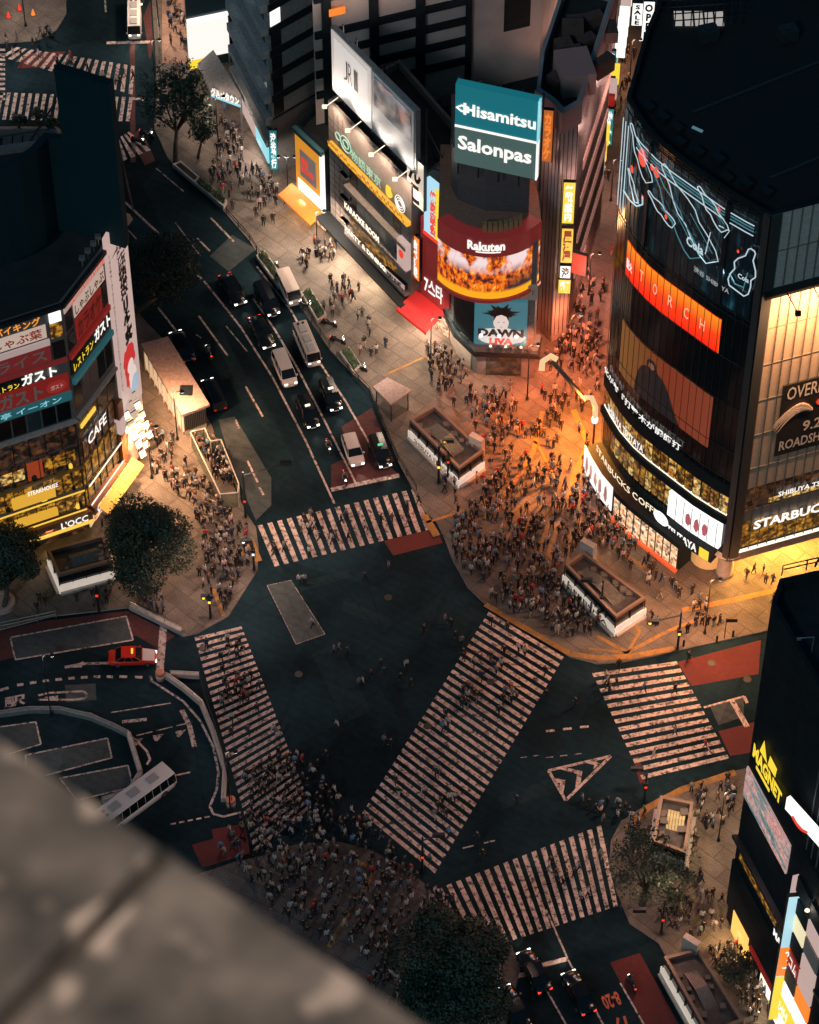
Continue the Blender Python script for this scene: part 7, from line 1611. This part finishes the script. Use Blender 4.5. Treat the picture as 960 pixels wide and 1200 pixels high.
zone([(400, 1060), (470, 1080), (470, 1200), (430, 1150)], 30, 'beside the big dark plaza tree', 'dark plaza crowd', prio=1, block=False)
zone([(735, 960), (780, 935), (820, 925), (862, 912), (860, 960), (830, 985), (760, 1010), (730, 1000)], 42, 'on the lower right pavement by the arched skylight', 'people on the lower right pavement', prio=1)
zone([(800, 1020), (850, 1030), (845, 1090), (810, 1100), (770, 1080)], 30, 'on the lower right pavement before the dark tower', 'people on the lower right pavement', prio=1)
zone([(845, 1100), (880, 1120), (905, 1190), (880, 1200), (850, 1160), (830, 1120)], 48, 'in the crowd beside the bottom right subway entrance', 'people beside the bottom right entrance', prio=1, clump=.3)
zone([(700, 950), (742, 930), (740, 960), (715, 990)], 9, 'at the tip of the lower right pavement', 'people on the lower right pavement', prio=1)
zone([(242, 130), (265, 130), (300, 200), (335, 235), (345, 262), (300, 275), (262, 240), (240, 190)], 80, 'on the upper pavement under the office tower', 'people on the upper pavement', clump=.5)
zone([(345, 285), (395, 290), (440, 350), (500, 410), (440, 440), (400, 400), (360, 340)], 46, 'on the grey pavement before the stone building', 'people on the grey pavement', clump=.6)
zone([(500, 410), (530, 415), (560, 450), (600, 470), (530, 480), (500, 460)], 40, 'by the corner bookshop entrance', 'people by the corner bookshop', clump=.5)
zone([(192, 0), (222, 0), (222, 60), (200, 70)], 22, 'on the brick path, upper left', 'people on the brick path', clump=.3)
zone([(20, 62), (160, 82), (155, 106), (10, 66)], 16, 'on the far upper zebra', 'people on the far zebras', z=.02, prio=1, head=0, clump=.2)
zone([(0, 40), (60, 40), (60, 55), (0, 60)], 9, 'on the far left corner', 'people on the far zebras')
zone([(700, 560), (745, 640), (735, 660), (700, 640)], 34, 'pressed along the white posters of the glass tower', 'crowd before the curved glass tower', clump=.3)
zone([(540, 470), (600, 480), (600, 560), (575, 600), (560, 520)], 30, 'streaming past the middle subway entrance', 'people on the orange-lit plaza', clump=.5)
zone([(735, 640), (800, 690), (850, 715), (840, 740), (790, 750), (745, 720)], 30, 'on the amber pavement by the glass tower entrance', 'people on the amber pavement', clump=.4)
zone([(860, 665), (950, 650), (890, 735), (850, 740)], 6, 'in the yellow-lit passage', 'people on the amber pavement')
zone([(235, 760), (280, 745), (355, 935), (300, 960)], 46, 'on the station-side zebra', 'people on the station-side zebra', z=.02, prio=1, head=1.9, clump=.3)
zone([(280, 900), (370, 880), (400, 960), (300, 990)], 46, 'at the lower end of the station-side zebra', 'people on the station-side zebra', z=.02, prio=1, clump=.4)
zone([(573, 722), (655, 772), (505, 1020), (430, 955)], 46, 'on the diagonal zebra', 'people on the diagonal zebra', z=.02, prio=1, head=1.0, clump=.4)
zone([(305, 620), (490, 578), (505, 615), (322, 655)], 22, 'on the top zebra', 'people on the top zebra', z=.02, prio=1, head=.2, clump=.4)
zone([(700, 792), (790, 778), (850, 890), (760, 912)], 11, 'on the right zebra', 'people on the right zebra', z=.02, prio=1, head=-.6, clump=.4)
zone([(515, 1045), (705, 972), (722, 1058), (600, 1095)], 10, 'on the bottom zebra', 'people on the bottom zebra', z=.02, prio=1, head=.2, clump=.3)
zone([(380, 985 - 20), (425, 960), (480, 1010), (440, 1010)], 14, 'at the foot of the diagonal zebra', 'people on the diagonal zebra', z=.13, prio=1)
# people walking alone or in pairs on the open carriageway, each placed by hand
solo = [((428, 682), 'crossing alone below the top zebra'), ((456, 670), 'running with a bicycle below the worn red strip'), ((357, 684), 'standing left on the road above the pale patch'), ((351, 685), 'closest to the pale patch corner on the road'), ((367, 735), 'in a white top on the grey rectangular patch'),
        ((391, 767), 'leftmost of the small group below the grey patch'), ((397, 765), 'second in the small group below the grey patch'), ((407, 770), 'rightmost of the small group below the grey patch'), ((496, 744), 'alone on the dark asphalt right of the centre'), ((522, 732), 'nearing the top corner of the diagonal zebra'), ((529, 736), 'just behind the one nearing the diagonal zebra'), ((533, 750), 'stepping toward the edge of the diagonal zebra'), ((541, 757), 'at the left edge of the diagonal zebra top'),
        ((421, 806), 'beside another at the dark centre of the crossing'), ((426, 804), 'in a pale top at the dark centre of the crossing'), ((436, 796), 'in the loose trio at the centre of the crossing'), ((447, 784), 'topmost of the loose trio at the centre'), ((450, 793), 'lowest of the loose trio at the centre'), ((476, 784), 'in white striding right of the centre trio'), ((469, 800), 'in the dark pair left of the diagonal zebra'), ((481, 806), 'right one of the pair left of the diagonal zebra'), ((396, 855), 'alone in a bright top left of the diagonal zebra'), ((450, 873), 'leftmost by the diagonal zebra edge'), ((458, 876), 'by the edge of the diagonal zebra'),
        ((362, 652), 'in white just under the top zebra'), ((675, 828), 'alone between the diagonal and right zebras'), ((606, 942), 'alone below the big triangle marking'), ((560, 985), 'upper of two beside the bottom zebra corner'), ((566, 1005), 'lower of two beside the bottom zebra corner'), ((393, 932), 'in white alone left of the diagonal zebra foot'), ((690, 948), 'one of a pair near the lower right kerb'), ((697, 952), 'right one of the pair near the lower right kerb'), ((683, 942), 'in grey near the lower right kerb'), ((806, 775), 'at the top right corner of the right zebra'), ((725, 785), 'stepping off the kerb by the right zebra'), ((640, 905 - 85), 'alone right of the diagonal zebra'), ((372, 900), 'walking up beside the station-side zebra'), ((383, 890), 'in a pair beside the station-side zebra')]
def put(w, h, pz, tp, lg, hr, label, group):
    o = bpy.data.objects.new('person', pmesh(pz, tp, lg, hr)); C.objects.link(o); o.location = w; sc_ = rp.uniform(.9, 1.02); o.rotation_euler = (0, 0, h); o.scale = (sc_, sc_, sc_)
    return tag(o, label, 'person', group)
vb = {'stand': 'standing', 'walk': 'walking', 'stride': 'striding', 'phone': 'looking at a phone'}
for (x, y), tx in solo:
    w = G(x, y, .0); near.setdefault((int(w.x / .5), int(w.y / .5)), []).append(w)
    tp = 'white' if 'white' in tx or 'pale' in tx or 'bright' in tx else rp.choice(['black', 'grey', 'navy', 'black']); tp = 'grey' if 'in grey' in tx else tp
    pz = rp.choice(('walk', 'stride')) if 'standing' not in tx else 'stand'
    put(w, rp.uniform(0, 6.28), pz, tp, 'black', 0, 'person %s' % tx, 'people on the open carriageway')
for g0, a, lab in RIDERS:
    put(Vector((g0.x - math.cos(a) * .12, g0.y - math.sin(a) * .12, 0.0)), a, 'ride', rp.choice(['black', 'grey', 'navy']), 'black', 0, 'person riding the ' + lab.replace(' with a rider', ''), 'scooter riders')
order = sorted(range(len(ppl)), key=lambda i: (-ppl[i][4], (ppl[i][0] - Vector((0, 0, CH))).length))
N_IND = 300 - len(solo) - len(RIDERS)
cm = MB(); cmats = [M_SKIN, M_HAIR, M_BR] + [CM[k] for k in COL]; cidx = {k: i + 3 for i, k in enumerate(COL)}
for r_, i in enumerate(order):
    w, h, tx, gp, pr = ppl[i]; tp, lg = rp.choice(tops), rp.choice(legs); pz = rp.choice(('stand', 'stand', 'walk', 'walk', 'stride', 'phone')); hr = 1 if rp.random() < .25 else 0
    if 'zebra' in tx: pz = rp.choice(('walk', 'stride'))
    if r_ < N_IND:
        put(w, h, pz, tp, lg, hr, plabel(tp, lg, vb[pz], tx), gp)
    else:
        vs, fs, mi = POSES[pz]; b = len(cm.v); ch_, sh_ = math.cos(h), math.sin(h); s_ = rp.uniform(.9, 1.02)
        cm.v += [(w.x + s_ * (v.x * ch_ - v.y * sh_), w.y + s_ * (v.x * sh_ + v.y * ch_), w.z + s_ * v.z) for v in vs]
        sl_ = [0, 1 if hr == 0 else 2, cidx[tp], cidx[lg], cidx['black']]
        for f, m_ in zip(fs, mi): cm.f.append(tuple(b + q for q in f)); cm.m.append(sl_[m_])
o = cm.build('crowd', cmats, None, True); tag(o, 'dense evening crowd filling the far pavements and plazas around the crossing', 'crowd', kind='stuff')
for o in list(bpy.data.objects):
    if '_w' in o.keys(): del o['_w']
